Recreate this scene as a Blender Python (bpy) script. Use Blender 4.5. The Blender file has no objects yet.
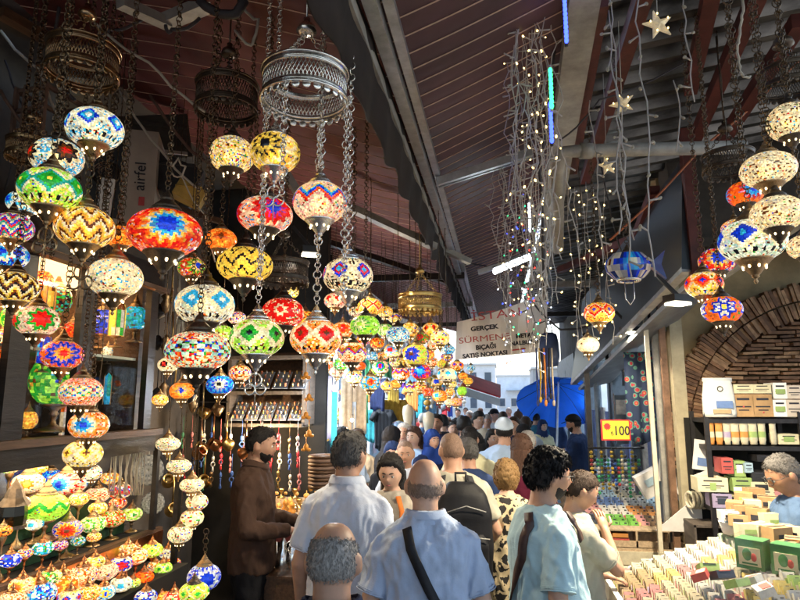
import bpy, math, random
from mathutils import Vector, Matrix, noise
PI=math.pi; R=math.radians
rng=random.Random(7)
scene=bpy.context.scene; COL=scene.collection
V=Vector
# ---------------- camera: street runs along +Y ----------------
CAM=V((0,0,2.0)); TH=R(9.46); YAW=R(9.34); FPX=600.
cd=bpy.data.cameras.new('camera'); cam=bpy.data.objects.new('camera',cd); COL.objects.link(cam)
cam.location=CAM; cam.rotation_euler=(R(90)+TH,0,YAW); cd.sensor_width=36; cd.lens=27; cd.clip_start=.05; cd.clip_end=800
scene.camera=cam
RT=V((math.cos(YAW),math.sin(YAW),0)); FW=V((-math.sin(YAW)*math.cos(TH),math.cos(YAW)*math.cos(TH),math.sin(TH))); UP=RT.cross(FW)
def ray(px,py): return FW+RT*((px-400)/FPX)+UP*((300-py)/FPX)
def P(px,py,D): return CAM+ray(px,py)*D
def onX(px,py,x): r=ray(px,py); return CAM+r*((x-CAM.x)/r.x)
def onY(px,py,y): r=ray(px,py); return CAM+r*((y-CAM.y)/r.y)
def onZ(px,py,z): r=ray(px,py); return CAM+r*((z-CAM.z)/r.z)
def proj(p):
    d=V(p)-CAM; D=d.dot(FW); return 400+FPX*d.dot(RT)/D, 300-FPX*d.dot(UP)/D, D
# ---------------- materials ----------------
MATS={}
def mat(name,col,rough=.6,metal=0.,var=.25,scale=9.,bump=0.,emit=0.,ecol=None,spec=.4,alpha=1.,trans=0.,sheen=0.,stretch=(1,1,1),col2=None):
    if name in MATS: return MATS[name]
    m=bpy.data.materials.new(name); m.use_nodes=True; nt=m.node_tree; N=nt.nodes; L=nt.links
    b=N['Principled BSDF']; b.inputs['Roughness'].default_value=rough; b.inputs['Metallic'].default_value=metal
    b.inputs['Specular IOR Level'].default_value=spec
    b.inputs['Alpha'].default_value=alpha; b.inputs['Transmission Weight'].default_value=trans
    if sheen: b.inputs['Sheen Weight'].default_value=sheen
    if var or bump:
        tc=N.new('ShaderNodeTexCoord'); mp=N.new('ShaderNodeMapping'); mp.inputs['Scale'].default_value=stretch
        L.new(tc.outputs['Object'],mp.inputs['Vector'])
        no=N.new('ShaderNodeTexNoise'); no.inputs['Scale'].default_value=scale; no.inputs['Detail'].default_value=6; no.inputs['Roughness'].default_value=.65
        L.new(mp.outputs[0],no.inputs['Vector'])
        mx=N.new('ShaderNodeMix'); mx.data_type='RGBA'
        c2=col2 or [c*(1+var*1.2) for c in col]; c1=[c*(1-var) for c in col] if not col2 else col
        mx.inputs['A'].default_value=(*c1,1); mx.inputs['B'].default_value=(*c2,1)
        rm=N.new('ShaderNodeMapRange'); rm.inputs['From Min'].default_value=.3; rm.inputs['From Max'].default_value=.7
        L.new(no.outputs['Fac'],rm.inputs['Value']); L.new(rm.outputs[0],mx.inputs['Factor']); L.new(mx.outputs['Result'],b.inputs['Base Color'])
        if bump:
            bp=N.new('ShaderNodeBump'); bp.inputs['Strength'].default_value=bump; bp.inputs['Distance'].default_value=.01
            L.new(no.outputs['Fac'],bp.inputs['Height']); L.new(bp.outputs[0],b.inputs['Normal'])
    else: b.inputs['Base Color'].default_value=(*col,1)
    if emit:
        b.inputs['Emission Color'].default_value=(*(ecol or col),1); b.inputs['Emission Strength'].default_value=emit
    MATS[name]=m; return m
EXPO=1.6; EV=2.0**EXPO
def lampmat(name,strength,vs=85.,bulb=True):
    m=bpy.data.materials.new(name); m.use_nodes=True; nt=m.node_tree; N=nt.nodes; L=nt.links
    b=N['Principled BSDF']; b.inputs['Roughness'].default_value=.22
    at=N.new('ShaderNodeAttribute'); at.attribute_name='Col'
    tc=N.new('ShaderNodeTexCoord')
    vo=N.new('ShaderNodeTexVoronoi'); vo.feature='DISTANCE_TO_EDGE'; vo.inputs['Scale'].default_value=vs
    v2=N.new('ShaderNodeTexVoronoi'); v2.inputs['Scale'].default_value=vs
    L.new(tc.outputs['Object'],vo.inputs['Vector']); L.new(tc.outputs['Object'],v2.inputs['Vector'])
    g=N.new('ShaderNodeMapRange'); g.inputs['From Min'].default_value=.02; g.inputs['From Max'].default_value=.09; g.inputs['To Min'].default_value=.12; g.inputs['To Max'].default_value=1
    L.new(vo.outputs['Distance'],g.inputs['Value'])
    sp=N.new('ShaderNodeSeparateColor'); L.new(v2.outputs['Color'],sp.inputs[0])
    r=N.new('ShaderNodeMapRange'); r.inputs['To Min'].default_value=.45; r.inputs['To Max'].default_value=1.3; L.new(sp.outputs[0],r.inputs['Value'])
    mu=N.new('ShaderNodeMath'); mu.operation='MULTIPLY'; L.new(g.outputs[0],mu.inputs[0]); L.new(r.outputs[0],mu.inputs[1])
    mv=N.new('ShaderNodeMath'); mv.operation='MULTIPLY'; mv.inputs[1].default_value=strength/EV; L.new(mu.outputs[0],mv.inputs[0])
    L.new(at.outputs['Color'],b.inputs['Base Color']); L.new(at.outputs['Color'],b.inputs['Emission Color']); L.new(mv.outputs[0],b.inputs['Emission Strength'])
    # some chips are clear enough to show the bulb inside
    if bulb:
        tr=N.new('ShaderNodeBsdfTransparent'); L.new(at.outputs['Color'],tr.inputs['Color']); mx=N.new('ShaderNodeMixShader'); f=N.new('ShaderNodeMath'); f.operation='MULTIPLY'; f.inputs[1].default_value=.42; L.new(sp.outputs[1],f.inputs[0])
        f2=N.new('ShaderNodeMath'); f2.operation='MULTIPLY'; L.new(f.outputs[0],f2.inputs[0]); L.new(g.outputs[0],f2.inputs[1])
        L.new(f2.outputs[0],mx.inputs[0]); L.new(b.outputs[0],mx.inputs[1]); L.new(tr.outputs[0],mx.inputs[2]); L.new(mx.outputs[0],N['Material Output'].inputs['Surface'])
    MATS[name]=m; return m
# ---------------- mesh builder ----------------
def basis(d):
    d=V(d).normalized(); a=V((0,0,1)) if abs(d.z)<.95 else V((1,0,0)); u=d.cross(a).normalized(); return u,u.cross(d).normalized(),d
class MB:
    def __init__(s): s.v=[]; s.f=[]; s.m=[]; s.c=[]
    def add(s,vs,fs,m=0,c=None):
        o=len(s.v); s.v+= [tuple(p) for p in vs]; s.f+=[tuple(i+o for i in f) for f in fs]; s.m+=[m]*len(fs)
        s.c+= c if isinstance(c,list) else [c]*len(fs); return s
    def box(s,c,d,rz=0,m=0,M=None,col=None):
        c=V(c); x,y,z=[q/2 for q in d]; vs=[V((a*x,b*y,e*z)) for a in(-1,1) for b in(-1,1) for e in(-1,1)]
        T=M if M else Matrix.Rotation(rz,3,'Z'); vs=[c+T@p for p in vs]
        return s.add(vs,[(0,1,3,2),(4,6,7,5),(0,4,5,1),(2,3,7,6),(0,2,6,4),(1,5,7,3)],m,col)
    def hexa(s,pts,m=0): # 8 points: 4 front, 4 back
        return s.add(pts,[(0,1,2,3),(7,6,5,4),(0,4,5,1),(1,5,6,2),(2,6,7,3),(3,7,4,0)],m)
    def slab(s,pts,t,m=0):
        pts=[V(p) for p in pts]; n=(pts[1]-pts[0]).cross(pts[3]-pts[0]).normalized()*t
        return s.hexa(pts+[p+n for p in pts],m)
    def beam(s,a,b,w,h=None,m=0,up=None):
        a=V(a);b=V(b);h=h or w; d=(b-a); u,v,_=basis(d)
        if up is not None: u=d.normalized().cross(V(up)).normalized(); v=u.cross(d.normalized())
        u=u*w/2; v=v*h/2
        q=[a-u-v,a+u-v,a+u+v,a-u+v]; return s.hexa(q+[p+d for p in q],m)
    def cyl(s,a,b,r0,r1=None,n=10,m=0,cap=True):
        r1=r0 if r1 is None else r1; return s.tube([a,b],[r0,r1],n,m,cap)
    def tube(s,pts,r,n=6,m=0,cap=True):
        pts=[V(p) for p in pts]; rs=r if isinstance(r,(list,tuple)) else [r]*len(pts); vs=[];fs=[];K=len(pts)
        d0=(pts[1]-pts[0]); u,v,_=basis(d0)
        for i,p in enumerate(pts):
            d=(pts[min(i+1,K-1)]-pts[max(i-1,0)])
            if d.length>1e-9:
                d.normalize(); u=(u-d*u.dot(d)); u=u.normalized() if u.length>1e-6 else basis(d)[0]; v=d.cross(u)
            for k in range(n):
                a=2*PI*k/n; vs.append(p+(u*math.cos(a)+v*math.sin(a))*rs[i])
        for i in range(K-1):
            for k in range(n): fs.append((i*n+k,i*n+(k+1)%n,(i+1)*n+(k+1)%n,(i+1)*n+k))
        if cap: fs+= [tuple(range(n))[::-1],tuple(range((K-1)*n,K*n))]
        return s.add(vs,fs,m)
    def lathe(s,prof,n=20,c=(0,0,0),m=0,sx=1,sy=1,colf=None):
        c=V(c); vs=[];fs=[];cs=[];K=len(prof)
        for r,z in prof:
            for k in range(n):
                a=2*PI*k/n; vs.append(c+V((r*math.cos(a)*sx,r*math.sin(a)*sy,z)))
        for i in range(K-1):
            for k in range(n):
                fs.append((i*n+k,i*n+(k+1)%n,(i+1)*n+(k+1)%n,(i+1)*n+k))
                if colf: cs.append(colf((k+.5)/n,i/(K-1) if K>1 else 0))
        return s.add(vs,fs,m,cs if colf else None)
    def torus(s,c,R0,r,ax=(0,0,1),n=12,k=5,m=0,sc=1.):
        u,v,w=basis(ax); c=V(c); pts=[c+(u*math.cos(2*PI*i/n)+v*math.sin(2*PI*i/n)*sc)*R0 for i in range(n)]
        vs=[];fs=[]
        for i,p in enumerate(pts):
            o=(p-c).normalized()
            for j in range(k):
                a=2*PI*j/k; vs.append(p+(o*math.cos(a)+w*math.sin(a))*r)
        for i in range(n):
            for j in range(k): fs.append((i*k+j,((i+1)%n)*k+j,((i+1)%n)*k+(j+1)%k,i*k+(j+1)%k))
        return s.add(vs,fs,m)
    def ball(s,c,r,n=10,k=7,m=0,M=None):
        c=V(c); r=V(r) if not isinstance(r,(int,float)) else V((r,r,r)); vs=[];fs=[]
        for i in range(1,k):
            t=PI*i/k
            for j in range(n):
                a=2*PI*j/n; p=V((r.x*math.sin(t)*math.cos(a),r.y*math.sin(t)*math.sin(a),r.z*math.cos(t))); vs.append(c+(M@p if M else p))
        T=V((0,0,r.z)); vs+=[c+(M@T if M else T),c-(M@T if M else T)]
        a0=len(vs)-2
        for i in range(k-2):
            for j in range(n): fs.append((i*n+j,(i+1)*n+j,(i+1)*n+(j+1)%n,i*n+(j+1)%n))
        for j in range(n): fs+= [(a0,j,(j+1)%n),(a0+1,(k-2)*n+(j+1)%n,(k-2)*n+j)]
        return s.add(vs,fs,m)
    def prism(s,poly,t,O,X,Y,m=0):
        O=V(O);X=V(X);Y=V(Y); n=X.cross(Y).normalized()*t; k=len(poly)
        a=[O+X*p[0]+Y*p[1] for p in poly]; return s.add(a+[p+n for p in a],[tuple(range(k))[::-1],tuple(range(k,2*k))]+[(i,(i+1)%k,k+(i+1)%k,k+i) for i in range(k)],m)
    def mesh(s,name,mats,smooth=False):
        me=bpy.data.meshes.new(name); me.from_pydata(s.v,[],s.f); ml=mats if isinstance(mats,(list,tuple)) else [mats]
        for q in ml: me.materials.append(q)
        me.polygons.foreach_set('material_index',[min(q,len(ml)-1) for q in s.m])
        if smooth: me.polygons.foreach_set('use_smooth',[True]*len(s.f))
        if any(c is not None for c in s.c):
            at=me.color_attributes.new('Col','FLOAT_COLOR','CORNER'); d=[]
            for f,c in zip(s.f,s.c):
                c=c or (.5,.5,.5)
                for _ in f: d+= [c[0],c[1],c[2],1.]
            at.data.foreach_set('color',d)
        me.update(); return me
    def build(s,name,mats,parent=None,smooth=False,loc=None,rz=0):
        o=bpy.data.objects.new(name,s.mesh(name,mats,smooth)); COL.objects.link(o)
        if parent: o.parent=parent
        if loc is not None: o.location=loc
        if rz: o.rotation_euler.z=rz
        return o
    def xf(s,M): s.v=[tuple(M@V(p)) for p in s.v]; return s
def tag(o,label=None,cat=None,group=None,kind=None):
    if label: o['label']=label
    if cat: o['category']=cat
    if group: o['group']=group
    if kind: o['kind']=kind
    return o
def root(name,loc,label,cat,group=None,rz=0):
    o=bpy.data.objects.new(name,None); COL.objects.link(o); o.location=loc; o.rotation_euler.z=rz; o.empty_display_size=.1
    return tag(o,label,cat,group)
def copy_tree(o,parent=None):
    c=o.copy(); COL.objects.link(c); c.parent=parent
    for ch in list(o.children): copy_tree(ch,c)
    return c
def inst(me,name,loc,rot=(0,0,0),sc=1,parent=None):
    o=bpy.data.objects.new(name,me); COL.objects.link(o); o.location=loc; o.rotation_euler=rot; o.scale=(sc,)*3 if isinstance(sc,(int,float)) else sc
    if parent: o.parent=parent
    return o
def text(body,size,loc,X,Y,m,parent,name='lettering',ext=.001,align='LEFT',width=None,font_shear=0,bold=0):
    c=bpy.data.curves.new(name,'FONT'); c.body=body; c.size=size; c.extrude=ext; c.align_x=align; c.shear=font_shear; c.offset=bold; c.resolution_u=3
    c.materials.append(m); o=bpy.data.objects.new(name,c); COL.objects.link(o)
    bpy.context.view_layer.update(); wd=o.dimensions.x; dg=bpy.context.evaluated_depsgraph_get(); me=bpy.data.meshes.new_from_object(o.evaluated_get(dg)); me.name=name; bpy.data.objects.remove(o)
    if width and wd>0: me.transform(Matrix.Diagonal((width/wd,1,1,1)))
    o=bpy.data.objects.new(name,me); COL.objects.link(o)
    X=V(X).normalized(); Z=X.cross(V(Y)).normalized(); Y2=Z.cross(X)
    M=Matrix((X,Y2,Z)).transposed().to_4x4(); M.translation=V(loc)
    if parent: o.parent=parent; M=Matrix.Translation(-V(parent.location))@M
    o.matrix_local=M
    return o
# common materials
chainm=mat('chain_metal',(.12,.085,.055),.4,1,.3,30)
bronze=mat('bronze',(.38,.25,.13),.32,1,.35,30,bump=.25)
dkbronze=mat('dark_bronze',(.11,.085,.065),.42,.9,.35,30,bump=.2)
brass=mat('brass',(.60,.40,.14),.28,1,.25,25,bump=.2)
rbronze=mat('polished_bronze',(.40,.28,.16),.28,1,.3,30,bump=.2)
silver=mat('silver_metal',(.82,.79,.74),.24,1,.2,30,bump=.15)
copper=mat('copper',(.55,.24,.10),.28,1,.3,25,bump=.15)
iron=mat('black_iron',(.03,.028,.03),.45,.6,.3,20)
slot=mat('lamp_slot',(1,.8,.45),.5,0,0,1,emit=3.2/EV*1.5,ecol=(1,.75,.4))
wood=mat('dark_wood',(.012,.008,.006),.35,0,.5,6,bump=.3,stretch=(1,1,6))
wood2=mat('brown_wood',(.075,.036,.017),.5,0,.45,6,bump=.3,stretch=(8,1,8))
palewood=mat('pale_wood',(.42,.31,.2),.6,0,.3,6,bump=.2,stretch=(8,1,8))
black=mat('black_plastic',(.018,.018,.02),.5,0,.3,12)
white=mat('white_paint',(.72,.71,.68),.6,0,.12,10)
cable=mat('cable_pale',(.5,.47,.4),.6,0,.2,20)
cabled=mat('cable_dark',(.05,.045,.05),.6,0,.2,20)
# ---------------- mosaic lamps ----------------
CC=dict(w=(1,.79,.46),W=(.84,.86,.68),y=(1,.66,.08),a=(1,.42,.05),o=(1,.17,.01),r=(.75,.012,.008),b=(.006,.04,.62),c=(.03,.42,.75),g=(.02,.35,.03),
  l=(.42,.8,.06),k=(.008,.008,.012),n=(.13,.035,.006),p=(1,.42,.33),m=(.5,.8,.58),t=(.02,.35,.3),v=(.2,.03,.4),s=(.55,.5,.42),d=(.012,.03,.16))
def roofz(x,y):
    if x<-.41: return 3.4+.3*(-.41-x)
    if x<.45: return 3.42+.4*(x+.41)
    return 3.76+.06*(x-.45)
lampA=lampmat('mosaic_glass',1.0,115.); lampF=lampmat('mosaic_glass_fine',1.0,140.); lampS=lampmat('small_mosaic_glass',1.1,75.); lampD=lampmat('faint_glow_mosaic_glass',.22,90.,False)  # lampD puts a faint emission into pieces that hold no light
lampP=lampmat('plate_mosaic_glass',.9,70.,False)
def pick(r,s):
    q=r.random()
    return CC[r.choice('rbyggcoa')] if q<.05 else CC['n'] if q<.11 else CC[r.choice(s)]
bulbm=mat('bulb_glow',(1,.8,.5),.5,0,0,1,emit=4.2/EV,ecol=(1,.70,.34)); bulbm.cycles.emission_sampling='NONE'
_b=MB(); _b.ball((0,0,0),1,12,8); BULB=_b.mesh('bulb',bulbm,True)
def colfun(style,seed,phi0=0.):
    """style = kind:motif colours:background colours"""
    kind,mc,bg=style.split(':'); r=random.Random(seed)
    def f(th,t):
        ph=(th*2*PI-phi0)%(2*PI); j=r.uniform(.8,1.2); 
        def J(c): return tuple(min(1,q*j) for q in c)
        if kind=='spk': return J(pick(r,bg))
        if kind=='drop': return J(pick(r,mc) if r.random()<.12 else pick(r,bg))
        if kind=='star':
            n=3; w=2*PI/n; d=((ph+w/2)%w)-w/2; x=d*1.0; y=(t-.5)*2.1
            rr=math.hypot(x,y)*(1+.16*math.cos(12*math.atan2(y,x)))
            k=int(rr/.98*len(mc)/1.0)
            
            if rr<.98 and k<len(mc):
                c=CC[mc[k]]; an=int((math.atan2(y,x)/(2*PI)+.5)*24)
                if (an+k)%2 and k>0: c=tuple(.55*p_+.45*q_ for p_,q_ in zip(c,CC[mc[k-1]]))
                return J(c)
            return J(pick(r,bg))
        if kind=='flw':
            n=4; w=2*PI/n; d=((ph+w/2)%w)-w/2; x=d; y=(t-.5)*1.9; rr=math.hypot(x,y)*(1+.2*math.cos(8*math.atan2(y,x))); k=int(rr/.58*len(mc))
            return J(CC[mc[k]]) if k<len(mc) else J(pick(r,bg))
        if kind=='dia':
            n=6; w=2*PI/n; d=abs(((ph+w/2)%w)-w/2)/(w/2); q=d+abs(t-.55)/.27
            if q<1: return J(CC[mc[min(len(mc)-1,int(q*len(mc)))]])
            if q<1.22: return J(CC['w'])
            if t<.24 and int(th*56)%3==0 and t>.15: return CC['k']
            return J(pick(r,bg))
        if kind=='chv':
            n=9; z=abs((ph*n/(2*PI))%1-.5)*2; q=(t*3.4+z*.9)%1; 
            return J(CC[mc[int(q*len(mc))]]) if .12<t<.88 else J(pick(r,bg))
        if kind=='zig':
            n=7; z=abs((ph*n/(2*PI))%1-.5)*2; q=t-.36-z*.22
            if 0<q<.22: return J(CC[mc[int(q/.22*len(mc))]])
            return J(pick(r,bg))
        if kind=='bnd':
            if .36<t<.66:
                return J(pick(r,mc)) if (int(th*28)+int(t*14))%2 else J(CC['m'] if 'm' in bg else CC['w'])
            return J(pick(r,bg))
        return CC['w']
    return f
def globe_mesh(Rr,asp,style,seed,m,n=56,k=22,phi0=0.):
    b=MB(); pr=[]
    for i in range(k+1):
        a=-1.19+2.38*i/k; pr.append((Rr*math.cos(a)**.9,Rr*asp*math.sin(a)/math.sin(1.19)*.96))
    b.lathe(pr,n,colf=colfun(style,seed,phi0)); 
    rr=random.Random(seed)
    for i in range(k+1):
        for q in range(n):
            x,y,z=b.v[i*n+q]; a=rr.uniform(-.25,.25)*2*PI/n; b.v[i*n+q]=(x*math.cos(a)-y*math.sin(a),x*math.sin(a)+y*math.cos(a),z+(rr.uniform(-.2,.2)*Rr*asp*2/k if 0<i<k else 0))
    return b.mesh('globe',m,True)
METC={}
def cap_mesh(m):
    key=('cap',m.name)
    if key not in METC:
        b=MB(); b.lathe([(.44,-.02),(.46,.03),(.40,.07),(.36,.09),(.38,.12),(.30,.2),(.2,.3),(.16,.34),(.18,.37),(.13,.42),(.1,.5),(.05,.56),(.03,.62),(.0,.63)],22)
        b.torus((0,0,.68),.055,.016,(0,1,0),10,5); METC[key]=b.mesh('top_cap',m,True)
    return METC[key]
def cup_mesh(m):
    key=('cup',m.name)
    if key not in METC:
        b=MB(); b.lathe([(.0,-.62),(.03,-.6),(.06,-.55),(.03,-.5),(.05,-.47),(.1,-.44),(.09,-.4),(.13,-.37),(.2,-.28),(.33,-.14),(.41,-.05),(.46,-.02),(.45,.03),(.38,.03)],22)
        for i in range(8):
            a=2*PI*i/8; b.ball((.285*math.cos(a),.285*math.sin(a),-.19),(.035,.035,.055),6,5,1,Matrix.Rotation(a,3,'Z'))
        METC[key]=b.mesh('bottom_cup',[m,slot],True)
    return METC[key]
def base_mesh(m):
    key=('base',m.name)
    if key not in METC:
        b=MB(); b.lathe([(.42,0),(.44,-.05),(.3,-.12),(.16,-.18),(.1,-.26),(.15,-.33),(.1,-.4),(.07,-.55),(.1,-.66),(.2,-.74),(.42,-.8),(.55,-.86),(.58,-.92),(.0,-.92)],20)
        METC[key]=b.mesh('base',m,True)
    return METC[key]
def chain_mesh(L,m,fancy=True,seed=0):
    b=MB()
    if fancy:
        z=0;i=0
        while z<L:
            big=(i%7 in(2,3,4)) and seed%2; lk=.024 if not big else .034
            b.torus((0,0,z+lk*.5),lk*.42,.0019 if not big else .0024,(1,0,0) if i%2 else (0,1,0),9,4); z+=lk*.66; i+=1
            if i%9==0: b.ball((0,0,z),.007,7,5); z+=.008
    else:
        pts=[(.003*math.sin(i*1.7+seed),.003*math.cos(i*2.1),L*i/14) for i in range(15)]; b.tube(pts,.0022,4)
        for i in range(1,int(L/.05)): b.ball((0,0,i*.05),.0045,5,4)
    return b.mesh('chain',m,True)
LN=[0]
def lamp(px,py,w,style,label,D=None,asp=.70,met='bronze',mode='hang',ztop=None,group='hanging mosaic lamps',g='A',clear=False,pos=None,Dmax=None,zstep=1.):
    LN[0]+=1; seed=LN[0]
    if pos is None:
        if D is None:
            D=600*.165/w
            D=min(max(D,1.7),7.5)
        if Dmax: D=min(D,Dmax)
        pos=P(px,py,D)
    else: D=proj(pos)[2]
    Rr=w/2*D/600; mm=MATS[{'bronze':'bronze','dk':'dark_bronze','brass':'brass','silver':'silver_metal','copper':'copper'}[met]]
    kind='pendant_lamp' if mode=='hang' else 'table_lamp'
    r=root('mosaic_'+kind,pos,label,'lamp' if mode=='hang' else 'table lamp',group if mode=='hang' else 'table lamps on the stall')
    # motif faces the street so it can be seen from where people walk
    d=CAM-pos; phi0=math.atan2(d.y,d.x)+random.Random(seed*3).uniform(-.5,.5)
    small=w<24; gm={'A':lampA if w>30 else lampF if w>24 else lampS,'D':lampD,'P':lampP}[g]
    n,k=(84,30) if w>=40 else (60,20) if w>=24 else (34,12)
    inst(globe_mesh(Rr,asp,style,seed,gm,n,k,phi0),'globe',(0,0,0),parent=r)
    h=Rr*asp*.93; s=Rr*1.08
    if g=='A' and w>=18: inst(BULB,'bulb',(0,0,-h*.1),sc=Rr*.36,parent=r)
    inst(cap_mesh(mm),'top_cap',(0,0,h),sc=s,parent=r)
    if mode=='hang':
        inst(cup_mesh(mm),'bottom_cup',(0,0,-h*.97),sc=(s*1.12,s*1.12,s*1.2),parent=r)
        zt=(roofz(pos.x,pos.y) if ztop is None else ztop)-pos.z-h-s*.7
        cm=silver if met=='silver' else chainm
        if zt>.03: inst(chain_mesh(zt,cm,w>=30,seed),'chain',(0,0,h+s*.72),parent=r)
        if w>=44 and seed%3==0:
            b=MB(); b.torus((0,0,-.02),.022,.003,(0,1,0),12,4); b.torus((-.018,0,-.05),.018,.003,(0,1,0),12,4); b.torus((.018,0,-.05),.018,.003,(0,1,0),12,4); b.tube([(0,0,.03),(0,0,-.12)],.002,4); b.build('pendant_ornament',mm,r,True,(0,0,-h-s*.64))
    else:
        hb=pos.z-h-zstep; inst(base_mesh(mm),'base',(0,0,-h),sc=(s,s,max(.02,hb)/.92),parent=r)
    return r
def dlim(px,x): return x/(-.162+.987*(px-400)/600)  # depth at which a pixel column meets the plane x
Z0=None
L=lamp
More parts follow.
